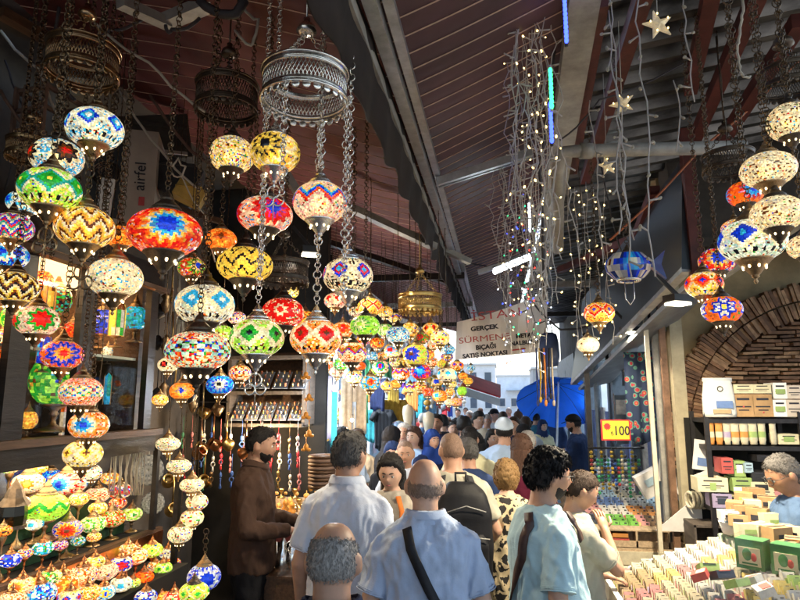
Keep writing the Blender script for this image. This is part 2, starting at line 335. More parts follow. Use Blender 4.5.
LL=[# px,py,w,style,label,met,kwargs
(95,129,54,'dia:WcbW:wWWc','white and sky blue diamond lamp hanging under the bronze openwork ring','bronze',{}),
(57,158,50,'flw:rnkw:WcWsc','ice blue lamp with a red and black flower, above the green diamond lamp','dk',{}),
(50,190,58,'dia:yggt:llwyl','green lamp with yellow squares in dark green diamonds','bronze',{}),
(12,228,40,'chv:rbwt:ywto','red, blue and teal zigzag lamp at the far left edge above the deep blue lamp','bronze',{}),
(24,203,32,'flw:bcW:WcW','pale blue lamp partly behind the green diamond lamp','dk',{'D':2.45}),
(9,256,36,'flw:bcW:bbdc','deep blue lamp with cyan round flowers at the left edge','dk',{}),
(15,288,44,'chv:nywk:ywa','amber and dark brown chain patterned lamp at the left edge','bronze',{}),
(37,321,42,'flw:rrg:wwp','white lamp with small red and green petals left of the cabinet post','bronze',{}),
(85,228,56,'chv:nayw:ayw','amber lamp with rows of brown diamonds left of the plain cream lamp','bronze',{}),
(115,278,53,'drop:sc:wwww','plain cream bead glass lamp in front of the cabinet corner','bronze',{}),
(62,355,40,'star:rabbo:orwo','oval orange speckled lamp with a blue ringed flower before the green cabinet lantern','bronze',{}),
(81,392,41,'bnd:bgcry:pwop','cream speckled lamp with a thin blue and green band','bronze',{}),
(89,425,38,'star:bcwao:wopw','white speckled lamp with a blue centred orange star, hanging before the cabinet floor','bronze',{}),
(83,454,37,'dia:nyw:wyw','beige and brown lamp, lowest of the string before the cabinet','bronze',{}),
(92,473,19,'drop:brg:Www','tiny white speckled lamp tucked beneath the beige and brown lamp','bronze',{'D':2.75}),
(165,233,72,'star:bbcyorr:rop','biggest red lamp with a blue, yellow and red star burst','dk',{'D':1.85,'asp':.62}),
(121,237,30,'flw:nao:oa','plain orange lamp half hidden behind the brown diamond lamp','bronze',{'D':2.9}),
(192,268,28,'star:bygr:row','red and green starred lamp behind the biggest red lamp','bronze',{'D':3.0}),
(205,305,58,'dia:Wccw:WwWs','white lamp with pale blue diamonds behind the wide white lamp','dk',{'D':2.4,'asp':.68}),
(198,351,64,'bnd:rgbok:wmowr','wide white lamp with belts of red, green and blue lozenges','dk',{'D':1.95,'asp':.6}),
(182,391,24,'star:byao:oa','small orange lamp with a blue centred daisy under the wide white lamp','bronze',{'D':2.9}),
(168,365,20,'flw:rkw:Ww','small white lamp with a red button flower beside the cabinet','bronze',{'D':3.3}),
(232,155,44,'drop:brygc:wwy','round ivory lamp with scattered coloured drops under the dark ring','dk',{'D':2.25,'asp':.8}),
(275,153,50,'star:kykyw:yya','yellow lamp with a black and yellow sunflower under the silver ring','silver',{'D':2.0,'asp':.76}),
(320,203,54,'zig:robcy:wpw','cream lamp with orange, red and blue zigzags on the central silver chain','silver',{'D':2.0,'asp':.74}),
(265,215,55,'star:brrw:wcop','white speckled lamp with a red and blue star behind the ivory drop lamp','dk',{'D':2.3,'asp':.62}),
(221,240,31,'star:noao:oa','plain orange lamp left of the yellow drum lamp','bronze',{'D':3.1}),
(245,265,55,'chv:kyyy:yya','yellow drum shaped lamp with small dark dots','dk',{'D':2.5,'asp':.62}),
(348,276,50,'dia:crbw:wwk','white lamp with red and blue split diamonds on the right hand silver chain','silver',{'D':2.0,'asp':.7}),
(257,338,54,'dia:kggw:lwl','bright green lamp with dark green diamonds on a silver chain','silver',{'D':2.0,'asp':.68}),
(316,338,52,'dia:nrrw:oaaw','bright orange lamp with deep red diamonds on a silver chain','silver',{'D':2.0,'asp':.68}),
(283,313,42,'flw:rwrr:rrw','red lamp with a white ringed flower between the green and the orange lamp','dk',{'D':2.9}),
(237,318,18,'drop:br:pw','tiny pink lamp behind the silver chain of the green lamp','bronze',{}),
(290,292,18,'chv:ynw:y','small cream striped lamp above the red flower lamp','bronze',{}),
(222,333,22,'spk::llw','small lime lamp between the wide white and the bright green lamp','bronze',{}),
(365,326,30,'star:lwgll:llw','lime green lamp with a white ringed flower','dk',{'D':3.0}),
(335,301,22,'dia:rrw:wp','small white lamp with red petals left of the split diamond lamp','bronze',{}),
(370,307,25,'dia:oyr:ya','small yellow and orange lamp right of the split diamond lamp','bronze',{}),
(352,353,30,'zig:brgo:wwo','white lamp with red, blue and green waves below the lime green lamp','dk',{'D':3.1}),
(343,330,22,'star:row:oa','small orange lamp behind the red and white wave lamp','bronze',{}),
(341,364,17,'spk::lmg','tiny green lamp under the red and white wave lamp','bronze',{}),
(354,377,18,'bnd:rgb:wy','small cream lamp with a red band above the turquoise and yellow lamp','bronze',{}),
(370,383,21,'flw:roc:cyW','turquoise and yellow lamp with an orange flower','bronze',{}),
(381,367,18,'flw:rbg:wp','small round lamp of red and blue petals right of the tiny green lamp','bronze',{}),
(401,374,18,'zig:orb:wo','small white lamp with an orange wave left of the brass chandelier lamps','dk',{}),
(393,351,18,'star:rcy:yw','small yellow lamp with a red centred daisy above the white one with an orange wave','bronze',{}),
(337,372,15,'spk::pw','tiny pale pink lamp at the left of the hanging cluster','bronze',{}),
(220,385,27,'star:kWbcb:cb','blue lamp with a dark eye and white rings above the copper pots','bronze',{}),
(240,373,22,'bnd:rb:ow','small orange and cream lamp left of the souvenir shelf','bronze',{}),
(330,366,14,'spk::op','tiny rose lamp near the orange lamp','bronze',{}),
(398,335,24,'drop:cb:WWc','pale cyan lamp left of the brass chandelier','dk',{}),
(385,330,17,'star:lwg:l','small lime lamp with a white dot between the lime green and the cyan lamp','bronze',{}),
(392,349,15,'spk::ya','tiny yellow lamp under the pale cyan lamp','bronze',{}),
(346,392,13,'star:ro:ya','tiny amber lamp, top of a string of five small lamps','bronze',{}),
(343,405,11,'spk::pw','tiny blush lamp, second of the string of five','bronze',{}),
(338,416,13,'zig:ny:ywl','tiny yellow lamp, third of the string of five','bronze',{}),
(331,428,12,'flw:bW:WW','tiny white and blue lamp, fourth of the string of five','bronze',{}),
(324,437,13,'star:ny:yw','tiny yellow lamp, lowest of the string of five','bronze',{}),
(440,338,20,'drop:rb:wwy','cream lamp with red dots on the right side of the brass chandelier','brass',{'D':4.2,'asp':.75}),
(422,338,15,'star:rg:rw','red and white lamp under the brass chandelier','brass',{'D':4.3}),
(416,355,26,'star:nbbyl:yya','golden lamp with a dark blue round flower, centre of the brass chandelier','brass',{'D':4.1,'asp':.8}),
(421,372,20,'star:cbr:ro','round red lamp below the golden blue flower lamp','brass',{'D':4.1,'asp':.75}),
(405,372,14,'flw:rb:wW','tiny white and red lamp left of the round red lamp','brass',{}),
(437,382,11,'star:by:y','tiny yellow lamp with a blue dot under the turquoise band lamp','bronze',{}),
(447,375,20,'dia:ccw:wws','cream lamp with a turquoise diamond belt','bronze',{'D':4.6}),
(440,396,16,'star:cyo:oa','small orange lamp with a cyan daisy, lowest of the central cluster','bronze',{}),
(457,366,14,'dia:bo:oya','small orange and yellow lamp beside the banner corner','bronze',{}),
(448,350,14,'drop:c:cW','small pale turquoise lamp above the turquoise belt lamp','bronze',{}),
(462,391,10,'spk::l','tiny pale green ball lamp right of the central cluster','bronze',{'asp':.9}),
(468,381,10,'spk::ya','tiny orange lamp beyond the small turquoise lamp','bronze',{}),
(456,402,12,'spk::pa','tiny peach lamp over the far crowd','bronze',{}),
(449,402,10,'spk::w','tiny white lamp left of the peach lamp','bronze',{}),
(410,352,16,'star:rwo:ow','small orange lamp left of the golden blue flower lamp','brass',{'D':4.5}),
(377,343,15,'spk::oyr','small red and yellow lamp under the yellow and orange lamp','bronze',{}),
(327,352,18,'zig:gr:ow','small orange and green lamp behind the bright orange lamp','bronze',{}),
(300,357,16,'spk::la','small green and amber lamp between the green and orange lamps','bronze',{}),
(372,356,13,'spk::Wc','tiny light blue lamp left of the daisy lamp','bronze',{}),
(432,362,13,'spk::ow','tiny orange and white lamp right of the golden lamp','bronze',{}),
(790,122,42,'drop:nk:www','big cream bead lamp cut by the right edge, topmost','dk',{'D':1.95,'asp':.85}),
(768,170,51,'drop:sn:www','cream crackle glass lamp under the topmost right one','bronze',{'D':1.95,'asp':.64}),
(745,194,34,'star:bcro:oo','orange lamp with a blue daisy hiding behind the cream crackle lamp','dk',{'D':2.4,'asp':.7}),
(777,214,49,'drop:sn:www','cream crackle lamp overlapping the blue diamond lamp','dk',{'D':1.9,'asp':.7}),
(752,241,62,'dia:cbbW:WWmW','wide ivory lamp with royal blue diamonds','bronze',{'D':2.05,'asp':.68}),
(806,247,34,'drop:sn:www','cream lamp half outside the right edge, lowest','dk',{'D':1.9}),
(735,229,26,'bnd:ob:yow','small yellow lamp behind the wide ivory blue diamond lamp','bronze',{'D':2.8}),
(717,261,35,'star:bbyrr:rbw','red lamp with a blue and yellow pinwheel below the wide ivory lamp','dk',{'D':2.8}),
(704,285,36,'dia:bro:yyw','yellow lamp with small coloured diamonds above the orange one','bronze',{'D':2.7}),
(722,310,38,'flw:ybWb:ooo','orange lamp with a blue round flower before the brick arch','dk',{'D':2.6}),
(599,313,30,'dia:bar:yyo','golden lamp with orange diamonds hanging right of the banner','bronze',{'D':3.6}),
(588,345,22,'star:swsw:www','plain ivory lamp hanging under the golden lamp right of the banner','bronze',{'D':4.2}),
(362,341,15,'star:ryb:wo','tiny white lamp with a red star under the lime green lamp','bronze',{}),
(387,386,13,'spk::yaw','tiny gold lamp below the white one with an orange wave','bronze',{}),
(410,388,13,'zig:rb:wy','tiny cream lamp with a red and blue wave, low in the cluster','bronze',{}),
(428,392,12,'spk::rop','tiny coral lamp low in the cluster','bronze',{}),
(396,362,14,'drop:gb:yw','tiny pale lamp with green dots in the thick of the cluster','bronze',{}),
(375,372,12,'spk::gly','tiny olive lamp in the thick of the cluster','bronze',{}),
(305,318,20,'chv:ony:ay','small amber striped lamp behind the silver chain of the orange lamp','bronze',{}),
(322,322,16,'spk::rrw','tiny crimson lamp right above the bright orange lamp','bronze',{}),
(447,357,13,'star:oyb:yo','tiny orange lamp between the two turquoise ones','bronze',{}),
(433,345,13,'spk::wow','tiny cream and orange lamp beside the red dotted one','brass',{}),
(471,368,9,'spk::Wc','very tiny blue lamp by the lower corner of the banner','bronze',{}),
(452,384,10,'spk::wy','very tiny ivory lamp under the turquoise belt lamp','bronze',{}),
(360,366,12,'star:wro:ro','tiny scarlet lamp next to the olive one','bronze',{}),
(313,372,13,'spk::awy','tiny honey lamp under the bright orange lamp','bronze',{}),
(208,330,16,'spk::gyl','tiny green and yellow lamp left of the small lime one','bronze',{}),
(178,318,16,'star:bro:ao','tiny orange lamp between the white diamond lamp and the cream bead lamp','bronze',{}),
(270,296,16,'spk::wya','tiny straw coloured lamp above the bright green lamp','bronze',{}),
(356,312,15,'dia:ryw:wp','tiny pink lamp tucked under the split diamond lamp','bronze',{}),
(318,345,14,'spk::yaw','tiny butter yellow lamp just under the crimson one','bronze',{}),
(331,340,14,'star:bow:wo','tiny white and orange lamp left of the daisy lamps','bronze',{}),
(349,340,14,'spk::gya','tiny green gold lamp above the red and white wave lamp','bronze',{}),
(360,352,12,'spk::aay','tiny deep amber lamp right of the red and white wave lamp','bronze',{}),
(383,356,12,'spk::oaw','tiny apricot lamp left of the small yellow daisy lamp','bronze',{}),
(403,362,12,'spk::yya','tiny lemon lamp right of the small yellow daisy lamp','bronze',{}),
(410,330,18,'spk::ayw','small gold lamp under the left side of the brass chandelier','brass',{'D':4.4,'asp':.8}),
(431,330,18,'dia:nry:ya','small gold lamp with brown diamonds under the right side of the brass chandelier','brass',{'D':4.4,'asp':.8}),
(428,355,14,'spk::ary','small red gold lamp behind the golden blue flower lamp','brass',{'D':4.6}),
(408,363,13,'spk::awa','tiny tawny lamp behind the round red lamp','brass',{}),
(396,384,12,'spk::ayo','tiny ochre lamp low in the left of the cluster','bronze',{}),
(420,386,13,'spk::yrw','tiny gold and red lamp hanging under the round red lamp','brass',{}),
(450,392,10,'spk::owy','very tiny orange lamp right of the orange cyan daisy lamp','bronze',{}),
(443,364,12,'spk::ayl','tiny gold green lamp left of the turquoise belt lamp','bronze',{}),
(463,376,10,'spk::aoy','very tiny amber lamp left of the beyond-orange one','bronze',{}),
(268,322,15,'spk::awo','tiny sand coloured lamp left of the red flower lamp','bronze',{}),
(252,300,15,'spk::oya','tiny tangerine lamp under the yellow drum lamp','bronze',{}),
(300,300,14,'spk::ryo','tiny ruby and gold lamp right of the cream striped lamp','bronze',{}),
(385,312,16,'spk::ayw','small gold lamp right of the yellow and orange one','bronze',{}),
(395,318,14,'zig:ob:yw','small yellow lamp with an orange wave above the pale cyan lamp','bronze',{}),
(160,400,16,'spk::way','tiny cream lamp against the cabinet end','bronze',{'D':3.6}),
(212,368,15,'spk::oyr','tiny red and gold lamp under the wide white lamp','bronze',{}),
(190,410,14,'spk::aow','tiny amber lamp beneath the blue daisy one','bronze',{}),
# string beside the stall
(168,444,24,'drop:rbg:ww','flat white lamp disc, topmost on the stand beside the cabinet','bronze',{'D':3.55,'g':'P','asp':.55}),
(179,466,24,'drop:rbg:ww','flat white lamp disc, second on the stand beside the cabinet','bronze',{'D':3.55,'g':'P','asp':.55}),
(192,485,24,'drop:rbgy:ww','flat white lamp disc, third on the stand beside the cabinet','bronze',{'D':3.55,'g':'P','asp':.55}),
(197,502,22,'drop:rbl:ww','flat white lamp disc, fourth on the stand beside the cabinet','bronze',{'D':3.6,'g':'P','asp':.68}),
(192,518,23,'drop:ryg:ww','flat white lamp disc, fifth on the stand beside the cabinet','bronze',{'D':3.55,'g':'P','asp':.68}),
(180,534,24,'drop:rbg:ww','flat white lamp disc, lowest on the stand beside the cabinet','bronze',{'D':3.5,'g':'P','asp':.68}),
]
for px,py,w,st,lb,me,kw in LL:
    kw=dict(kw); ext={}
    if px<160 and 'D' not in kw: kw['D']=min(600*.155/w,dlim(px,-1.98))
    L(px,py,w,st,lb,met=me,**kw)
# the fish lamp, not switched on; a faint glow is put into its glass
r=root('fish_lamp',P(628,266,2.9),'dark blue fish shaped mosaic lamp with a round flower before the dark sign','lamp')
b=MB(); b.lathe([(.02,-.07),(.07,-.062),(.1,-.03),(.108,0),(.1,.03),(.07,.062),(.02,.07)],40,colf=colfun('star:Wbcbbds:ddsb',5,-1.4)); b.xf(Matrix.Scale(1.0,4)); b.xf(Matrix.Diagonal((1,.55,1,1))); b.build('body',lampD,r,True)
b=MB(); b.add([(.09,-.02,0),(.09,.02,0),(.17,-.015,.07),(.17,.015,.07),(.15,-.015,0),(.15,.015,0),(.17,-.015,-.07),(.17,.015,-.07)],[(0,2,4),(0,4,6),(1,5,3),(1,7,5),(0,1,3,2),(2,3,5,4),(4,5,7,6),(6,7,1,0)],0,CC['d']); b.build('tail',lampD,r)
inst(cap_mesh(dkbronze),'top_cap',(0,0,.065),sc=.07,parent=r); inst(chain_mesh(1.15,dkbronze,True,3),'chain',(0,0,.11),parent=r)
b=MB(); b.torus((0,0,-.07),.05,.008,(0,0,1),16,5); b.tube([(-.02,0,-.07),(-.02,0,-.16),(0,0,-.19),(.02,0,-.16),(.02,0,-.07)],.003,5); b.build('hanging_ring',silver,r,True)
# table lamps in three rows on the stepped stall (x of the row, metres left of the lens)
TL=[# row plane x, px, py, w, style, label
(-2.55,28,483,30,'flw:yow:pww','pale pink table lamp with an orange side on the top step'),
(-2.7,50,478,26,'drop:cW:bbc','deep blue table lamp behind the pink one on the top step'),
(-2.5,68,483,36,'star:bcwr:pnp','dusty pink table lamp with a blue and white eye on the top step'),
(-2.7,10,468,17,'spk::lww','pale green table lamp at the left end of the top step'),
(-2.75,92,470,16,'spk::wW','small white table lamp at the back of the top step'),
(-2.3,79,499,19,'spk::way','tilted cream and amber table lamp between the green and the pink one'),
(-2.55,97,495,24,'bnd:ro:wwp','cream table lamp with a red band on the top step'),
(-2.5,120,491,23,'zig:rb:Wwr','white faced table lamp with a red and blue rim, right end of the top step'),
(-2.3,46,507,42,'zig:ggy:lll','large bright lime green table lamp on the middle step'),
(-2.3,34,524,18,'flw:cW:Ww','white tulip table lamp with a turquoise drop'),
(-2.22,3,531,17,'drop:k:aao','orange table lamp with black dots at the left edge'),
(-2.22,68,529,28,'star:nroyb:wbp','white speckled table lamp with a red and yellow sunflower, middle step'),
(-2.25,93,524,25,'flw:lwg:lww','light green banded table lamp right of the sunflower one'),
(-2.25,112,518,26,'spk::rowg','red and white speckled table lamp on the middle step'),
(-2.25,132,514,20,'flw:gwl:lww','pale green table lamp at the right end of the middle step'),
(-2.17,10,560,21,'spk::bbW','cobalt blue speckled table lamp by the wooden rail'),
(-2.17,25,553,15,'spk::rybw','small multicoloured table lamp by the wooden rail'),
(-2.17,43,548,20,'flw:cWcg:Wc','sky blue and green table lamp by the wooden rail'),
(-2.17,60,545,15,'spk::pwrb','small beige capped table lamp by the wooden rail'),
(-1.98,83,575,29,'drop:rb:oww','orange and white table lamp with copper dome in the front row'),
(-1.98,105,571,25,'spk::wwp','blush white table lamp in the front row'),
(-1.98,121,564,23,'flw:rrb:Wpw','white table lamp with a red half moon in the front row'),
(-1.98,136,556,23,'bnd:yo:wwo','cream and yellow table lamp in the front row'),
(-1.98,152,550,21,'dia:gyl:lly','lime table lamp with green diamonds in the front row'),
(-1.98,168,553,17,'drop:b:wws','white crackle table lamp with blue dots at the end of the front row'),
(-1.98,62,584,32,'flw:oyo:oow','vivid orange table lamp in the lowest row'),
(-1.98,37,594,36,'spk::bWWc','white table lamp with blue flowers in the lowest row'),
(-1.98,12,600,26,'spk::wwo','beige table lamp at the bottom left corner'),
(-1.86,87,593,26,'spk::oyw','yellow and orange table lamp near the bottom edge'),
(-1.84,104,592,22,'flw:byc:WW','white table lamp with a blue and yellow rim near the bottom edge'),
(-1.9,121,584,22,'flw:cW:WWw','icy white table lamp in the lowest row'),
(-1.9,133,583,15,'spk::lwy','small green and cream table lamp in the lowest row'),
(-1.9,144,577,19,'spk::oro','small orange red table lamp in the lowest row'),
(-1.9,163,568,18,'dia:gl:ll','small bright green table lamp at the end of the lowest row'),
(-1.95,155,566,15,'spk::wo','small peach table lamp left of the small bright green one'),
(-1.95,173,563,15,'spk::roy','small red table lamp at the right end of the lowest row'),
(-2.5,110,478,18,'spk::wyo','small cream and gold table lamp at the back of the top step'),
(-2.6,38,468,18,'spk::awy','small amber table lamp at the back left of the top step'),
(-2.3,20,503,20,'star:row:wo','white table lamp with a red flower left of the lime green one'),
(-2.3,98,508,18,'spk::yaw','small gold table lamp between the steps'),
(-2.3,118,503,17,'spk::wro','small coral table lamp between the steps'),
(-2.17,78,541,14,'spk::gcw','small sea green table lamp by the wooden rail'),
(-2.17,94,537,14,'spk::oyw','small apricot table lamp by the wooden rail'),
(-1.98,50,577,22,'spk::gwy','green and cream table lamp in the front row, far left'),
(-1.98,22,585,24,'star:oyw:wo','orange flowered table lamp in the front row, far left'),
(-1.98,95,562,19,'spk::yyw','butter yellow table lamp behind the front row'),
(-1.98,128,549,17,'spk::aow','amber table lamp behind the front row'),
(-1.9,70,597,24,'dia:rbw:wy','cream table lamp with red and blue diamonds at the bottom edge'),
(-1.9,160,582,18,'spk::wbr','white table lamp with blue and red chips in the lowest row'),
(-1.9,178,578,16,'spk::ygw','yellow table lamp at the far end of the lowest row'),
(-1.85,160,598,20,'spk::oya','orange gold table lamp at the bottom edge'),
(-1.75,146,597,22,'spk::bW','blue table lamp at the bottom edge by the stand'),
(-1.75,174,598,22,'spk::rw','white table lamp with red top at the bottom edge'),
]
for xx,px,py,w,st,lb in TL:
    p=onX(px,py,xx); lamp(px,py,w,st,lb,met='copper' if py>545 else 'bronze',mode='table',pos=p,asp=.62,zstep=1.40 if xx<=-2.4 else 1.30 if xx<=-2.28 else 1.205 if xx<-2.1 else 1.05)
L(204,577,33,'star:bbWb:bbW','deep blue lamp with a round eye near the seller',met='bronze',D=2.9,asp=.72,ztop=1.35)
L(194,592,29,'dia:gly:lly','yellow green lamp with green eyes at the bottom near the seller',met='dk',D=2.7,asp=.62,ztop=1.25)
# ---------------- chandelier rings ----------------
def ring(px,py,w,D,m,label,hfrac=.34,nch=3,topz=None,hang=None,bars=34):
    c=P(px,py,D); Rr=w/2*D/600; H=w*hfrac*D/600; r=root('chandelier_ring',c,label,'chandelier')
    b=MB()
    for z,rr in ((H/2,1.02),(H/2-.012,.98),(-H/2,1.02),(-H/2+.012,.98)): b.torus((0,0,z),Rr*rr,Rr*.035,(0,0,1),48,6)
    for sg in(-1,1): b.lathe([(Rr*1.0,sg*H*.5),(Rr*1.035,sg*H*.44),(Rr*1.0,sg*H*.38),(Rr*1.02,sg*H*.33),(Rr*.995,sg*H*.27),(Rr*.97,sg*H*.3),(Rr*.97,sg*H*.5)],48)
    b.build('band',m,r,True)
    b=MB()
    for i in range(bars*2):
        a0=2*PI*i/(bars*2)
        for s in(-1,1):
            pts=[(Rr*math.cos(a0+s*t*.32)*.985,Rr*math.sin(a0+s*t*.32)*.985,-H/2+H*t) for t in(0,.5,1)]
            b.tube(pts,Rr*.014,4)
    b.build('openwork',m,r,True)
    b=MB()
    n=26
    for i in range(n):
        a=2*PI*i/n; M=Matrix.Rotation(a,3,'Z'); b.ball((Rr*math.cos(a),Rr*math.sin(a),-H/2-Rr*.07),(Rr*.02,Rr*.1,Rr*.1),8,5,0,M)
    b.build('scalloped_fringe',m,r,True)
    top=Rr*1.1+H/2
    for i in range(nch):
        a=2*PI*i/nch+.5; b=MB(); p=V((Rr*math.cos(a),Rr*math.sin(a),H/2)); q=V((0,0,top)); d=q-p; n=int(d.length/.022)
        for k in range(n): b.torus(p+d*((k+.5)/n),.010,.0022,basis(d)[k%2],8,4)
        b.build('chain',m,r,True)
    b=MB(); b.lathe([(0,-.01),(.02,-.01),(.035,.0),(.03,.02),(.012,.035),(.012,.05),(0,.05)],14,(0,0,top)); zt=(topz or roofz(c.x,c.y))-c.z
    b.tube([(0,0,top+.04),(0,0,max(zt,top+.1))],.004,6); b.build('hook',m,r,True)
    if hang:
        for (a,L0,dr) in hang:
            b=MB(); z=-H/2;k=0
            while z>-L0: b.torus((Rr*math.cos(a)*dr,Rr*math.sin(a)*dr,z),.009 if k%5 else .014,.002,(1,0,0) if k%2 else (0,1,0),8,4); z-=.015; k+=1
            b.build('hanging_chain',silver if m is silver else chainm,r,True)
    return r
ring(83,62,66,2.3,rbronze,'bronze openwork chandelier ring above the sky blue diamond lamp',.42,3,3.55,[(2.6,.75,1),(.2,.8,1),(4.2,.5,1)])
ring(227,98,60,2.5,dkbronze,'dark bronze chandelier ring left of the silver one',.46,4,None,[(2.9,.8,1),(.3,.5,1)])
ring(305,88,84,2.0,silver,'shiny silver openwork chandelier ring hanging highest in the middle',.36,3,None,[(3.0,.62,1),(.15,.7,1),(4.6,.42,1),(1.5,.5,1)])
ring(30,150,42,2.5,bronze,'small bronze ring beneath the slatted crate',.4,3,3.2)
ring(420,303,43,4.2,brass,'brass chandelier ring hanging over the far cluster of lamps',.36,3,None,[(3.0,.25,1),(.3,.2,1),(4.6,.3,.4)])
ring(787,80,50,2.1,dkbronze,'dark bronze ring cut by the top right corner',.4,3)
ring(728,163,47,2.9,dkbronze,'dark bronze ring above the orange daisy lamp on the right',.36,3)
ring(283,272,50,3.3,dkbronze,'dark chandelier ring lost in the shade behind the red flower lamp',.4,3)
# ornament holding the brass chandelier, twisted pale silver chains down the centre
# ---------------- ground ----------------
def pave(name,x0,x1,y0,y1,z,m):
    b=MB(); nx=1; b.add([(x0,y0,z),(x1,y0,z),(x1,y1,z),(x0,y1,z)],[(0,1,2,3)]); return tag(b.build(name,m),kind='structure')
m=bpy.data.materials.new('paving'); m.use_nodes=True; nt=m.node_tree; bs=nt.nodes['Principled BSDF']
tc=nt.nodes.new('ShaderNodeTexCoord'); br=nt.nodes.new('ShaderNodeTexBrick'); br.inputs['Scale'].default_value=2.2; br.inputs['Color1'].default_value=(.10,.095,.09,1); br.inputs['Color2'].default_value=(.16,.15,.14,1); br.inputs['Mortar'].default_value=(.03,.03,.03,1)
nt.links.new(tc.outputs['Object'],br.inputs['Vector']); nt.links.new(br.outputs['Color'],bs.inputs['Base Color']); bs.inputs['Roughness'].default_value=.45
bp=nt.nodes.new('ShaderNodeBump'); bp.inputs['Distance'].default_value=.01; nt.links.new(br.outputs['Fac'],bp.inputs['Height']); bp.invert=True; nt.links.new(bp.outputs[0],bs.inputs['Normal'])
pave('ground',-300,300,-60,500,-.004,mat('ground_dirt',(.16,.15,.14),.9,0,.3,2))
pave('street_paving',-2.9,3.4,-8,40,.0,m)
# ---------------- roofs ----------------
maroon=mat('maroon_canvas',(.10,.022,.019),.75,0,.45,1.3,bump=.2); seam=mat('canvas_seam',(.62,.42,.32),.7,0,.2,20)
plum=mat('plum_sheet',(.07,.030,.040),.55,0,.5,1.5,bump=.15)
darkc=mat('dark_valance',(.020,.014,.013),.8,0,.4,6,bump=.3)
alu=mat('aluminium',(.45,.46,.48),.32,.8,.25,14,bump=.1); greyp=mat('grey_painted_metal',(.30,.29,.27),.55,.2,.35,7,bump=.2)
redsteel=mat('red_oxide_steel',(.09,.022,.018),.5,.2,.4,9,bump=.2); rust=mat('rusty_pipe',(.18,.10,.06),.6,.3,.5,9,bump=.3)
def awning(name,x0,x1,y0,y1,zf,m,step,label,sag=.0,seam_w=.006,ny=60):
    r=root(name,(x0,y0,zf(x0)),label,'awning'); b=MB(); nx=8
    def z(x,y): return zf(x)-sag*math.sin(PI*((y/step)%1))-.02*math.sin(x*3+y)
    ny=int((y1-y0)/step*4)
    vs=[];fs=[]
    for i in range(nx+1):
        for j in range(ny+1):
            x=x0+(x1-x0)*i/nx; y=y0+(y1-y0)*j/ny; vs.append((x-x0,y-y0,z(x,y)-zf(x0)))
    o=len(vs); vs+=[(p[0],p[1],p[2]+.012) for p in vs]
    for i in range(nx):
        for j in range(ny):
            a=i*(ny+1)+j; fs+= [(a,a+1,a+ny+2,a+ny+1),(o+a,o+a+ny+1,o+a+ny+2,o+a+1)]
    b.add(vs,fs); b.build('canvas',m,r,True)
    b=MB(); y=math.ceil(y0/step)*step
    while y<y1:
        pts=[(x0+(x1-x0)*i/nx-x0,y-y0,z(x0+(x1-x0)*i/nx,y)-zf(x0)-.003) for i in range(nx+1)]; b.tube(pts,seam_w/2,5); y+=step
    b.build('seam',seam,r); return r
awning('left_awning'.replace('left_',''),-2.32,-.43,-2.4,14,lambda x:3.4+.3*(-.41-x),maroon,.17,'maroon canvas awning sloping down from the lamp shop over the street',.010,.006)
awning('awning',-.40,.42,-2.4,15,lambda x:3.42+.4*(x+.41),plum,.12,'dark plum ribbed sheet roof between the rail and the gutter',.004,.006)
r=root('awning_valance',(-.45,.8,3.38),'dark scalloped valance hanging along the metal rail','valance'); b=MB(); n=170
vs=[]
for i in range(n+1):
    y=i*.055; x=.004*math.sin(i*.9); d=.25+.05*abs(math.sin(i*PI/9)); vs+=[(x,y,0),(x*2.-.02,y,-d*.5),(x*3-.035,y,-d)]
fs=[]
for i in range(n):
    for k in(0,1): fs.append((i*3+k,i*3+k+1,i*3+k+4,i*3+k+3))
b.add(vs,fs); o=b.build('fabric',darkc,r,True); md=o.modifiers.new('s','SOLIDIFY'); md.thickness=.006
b=MB(); b.box((-.41,5.4,3.38),(.05,9.6,.05)); b.box((-.355,5.4,3.41),(.04,9.6,.03),m=0); b.box((-.47,5.4,3.33),(.035,9.4,.05),m=1)
tag(b.build('awning_rail',[alu,greyp]),'long silver aluminium rail along the awning edge, running down the street','rail')
for (a,bb,lb) in (((437,182),(532,152),'aluminium crossbar between the rail and the gutter, nearest'),((478,272),(545,252),'aluminium crossbar between the rail and the gutter, above the banner')):
    p=onZ(*a,3.36); q=P(*bb,proj(p)[2]*1.0); b=MB(); d=q-p; b.beam((0,0,0),d,.035,.05,up=(0,0,1)); b.beam(V((0,.06,.0)),d+V((0,.06,0)),.02,.04,up=(0,0,1)); tag(b.build('crossbar',alu,loc=p),lb,'beam')
b=MB(); A=[P(570,-4,2.5),P(602,-4,2.5),P(549,285,8.2),P(535,285,8.2)]; b.slab(A,.1); tag(b.build('roof_gutter',greyp),'wide dirty grey gutter beam running down the middle of the roofs','gutter')
# clutter beams under the left awning
for i,(a,c,D1,D2,w,lb) in enumerate([((165,22),(232,-6),2.6,2.5,.06,'worn white pipe crossing the top of the maroon awning'),((120,2),(168,24),2.4,2.6,.05,'rough painted bar joined to the worn white pipe'),((285,172),(300,196),3.3,3.3,.05,'short pale bar behind the ivory lamp'),
    ((345,205),(435,247),4.2,4.6,.06,'weathered beam behind the valance, upper'),((300,180),(470,262),5.0,5.6,.06,'long grey beam crossing under the maroon awning'),((330,243),(455,285),6.2,6.8,.07,'dark beam crossing above the brass chandelier'),((165,205),(222,222),3.6,3.6,.04,'brown timber right of the air conditioner'),((0,12),(75,55),2.4,2.7,.05,'brown wooden lath at the top left corner')]):
    p=P(*a,D1); b=MB(); b.beam((0,0,0),P(*c,D2)-p,w,w*.8); tag(b.build('roof_beam',[greyp,greyp,greyp,greyp,greyp,wood,wood2,wood2][i],loc=p),lb,'beam')
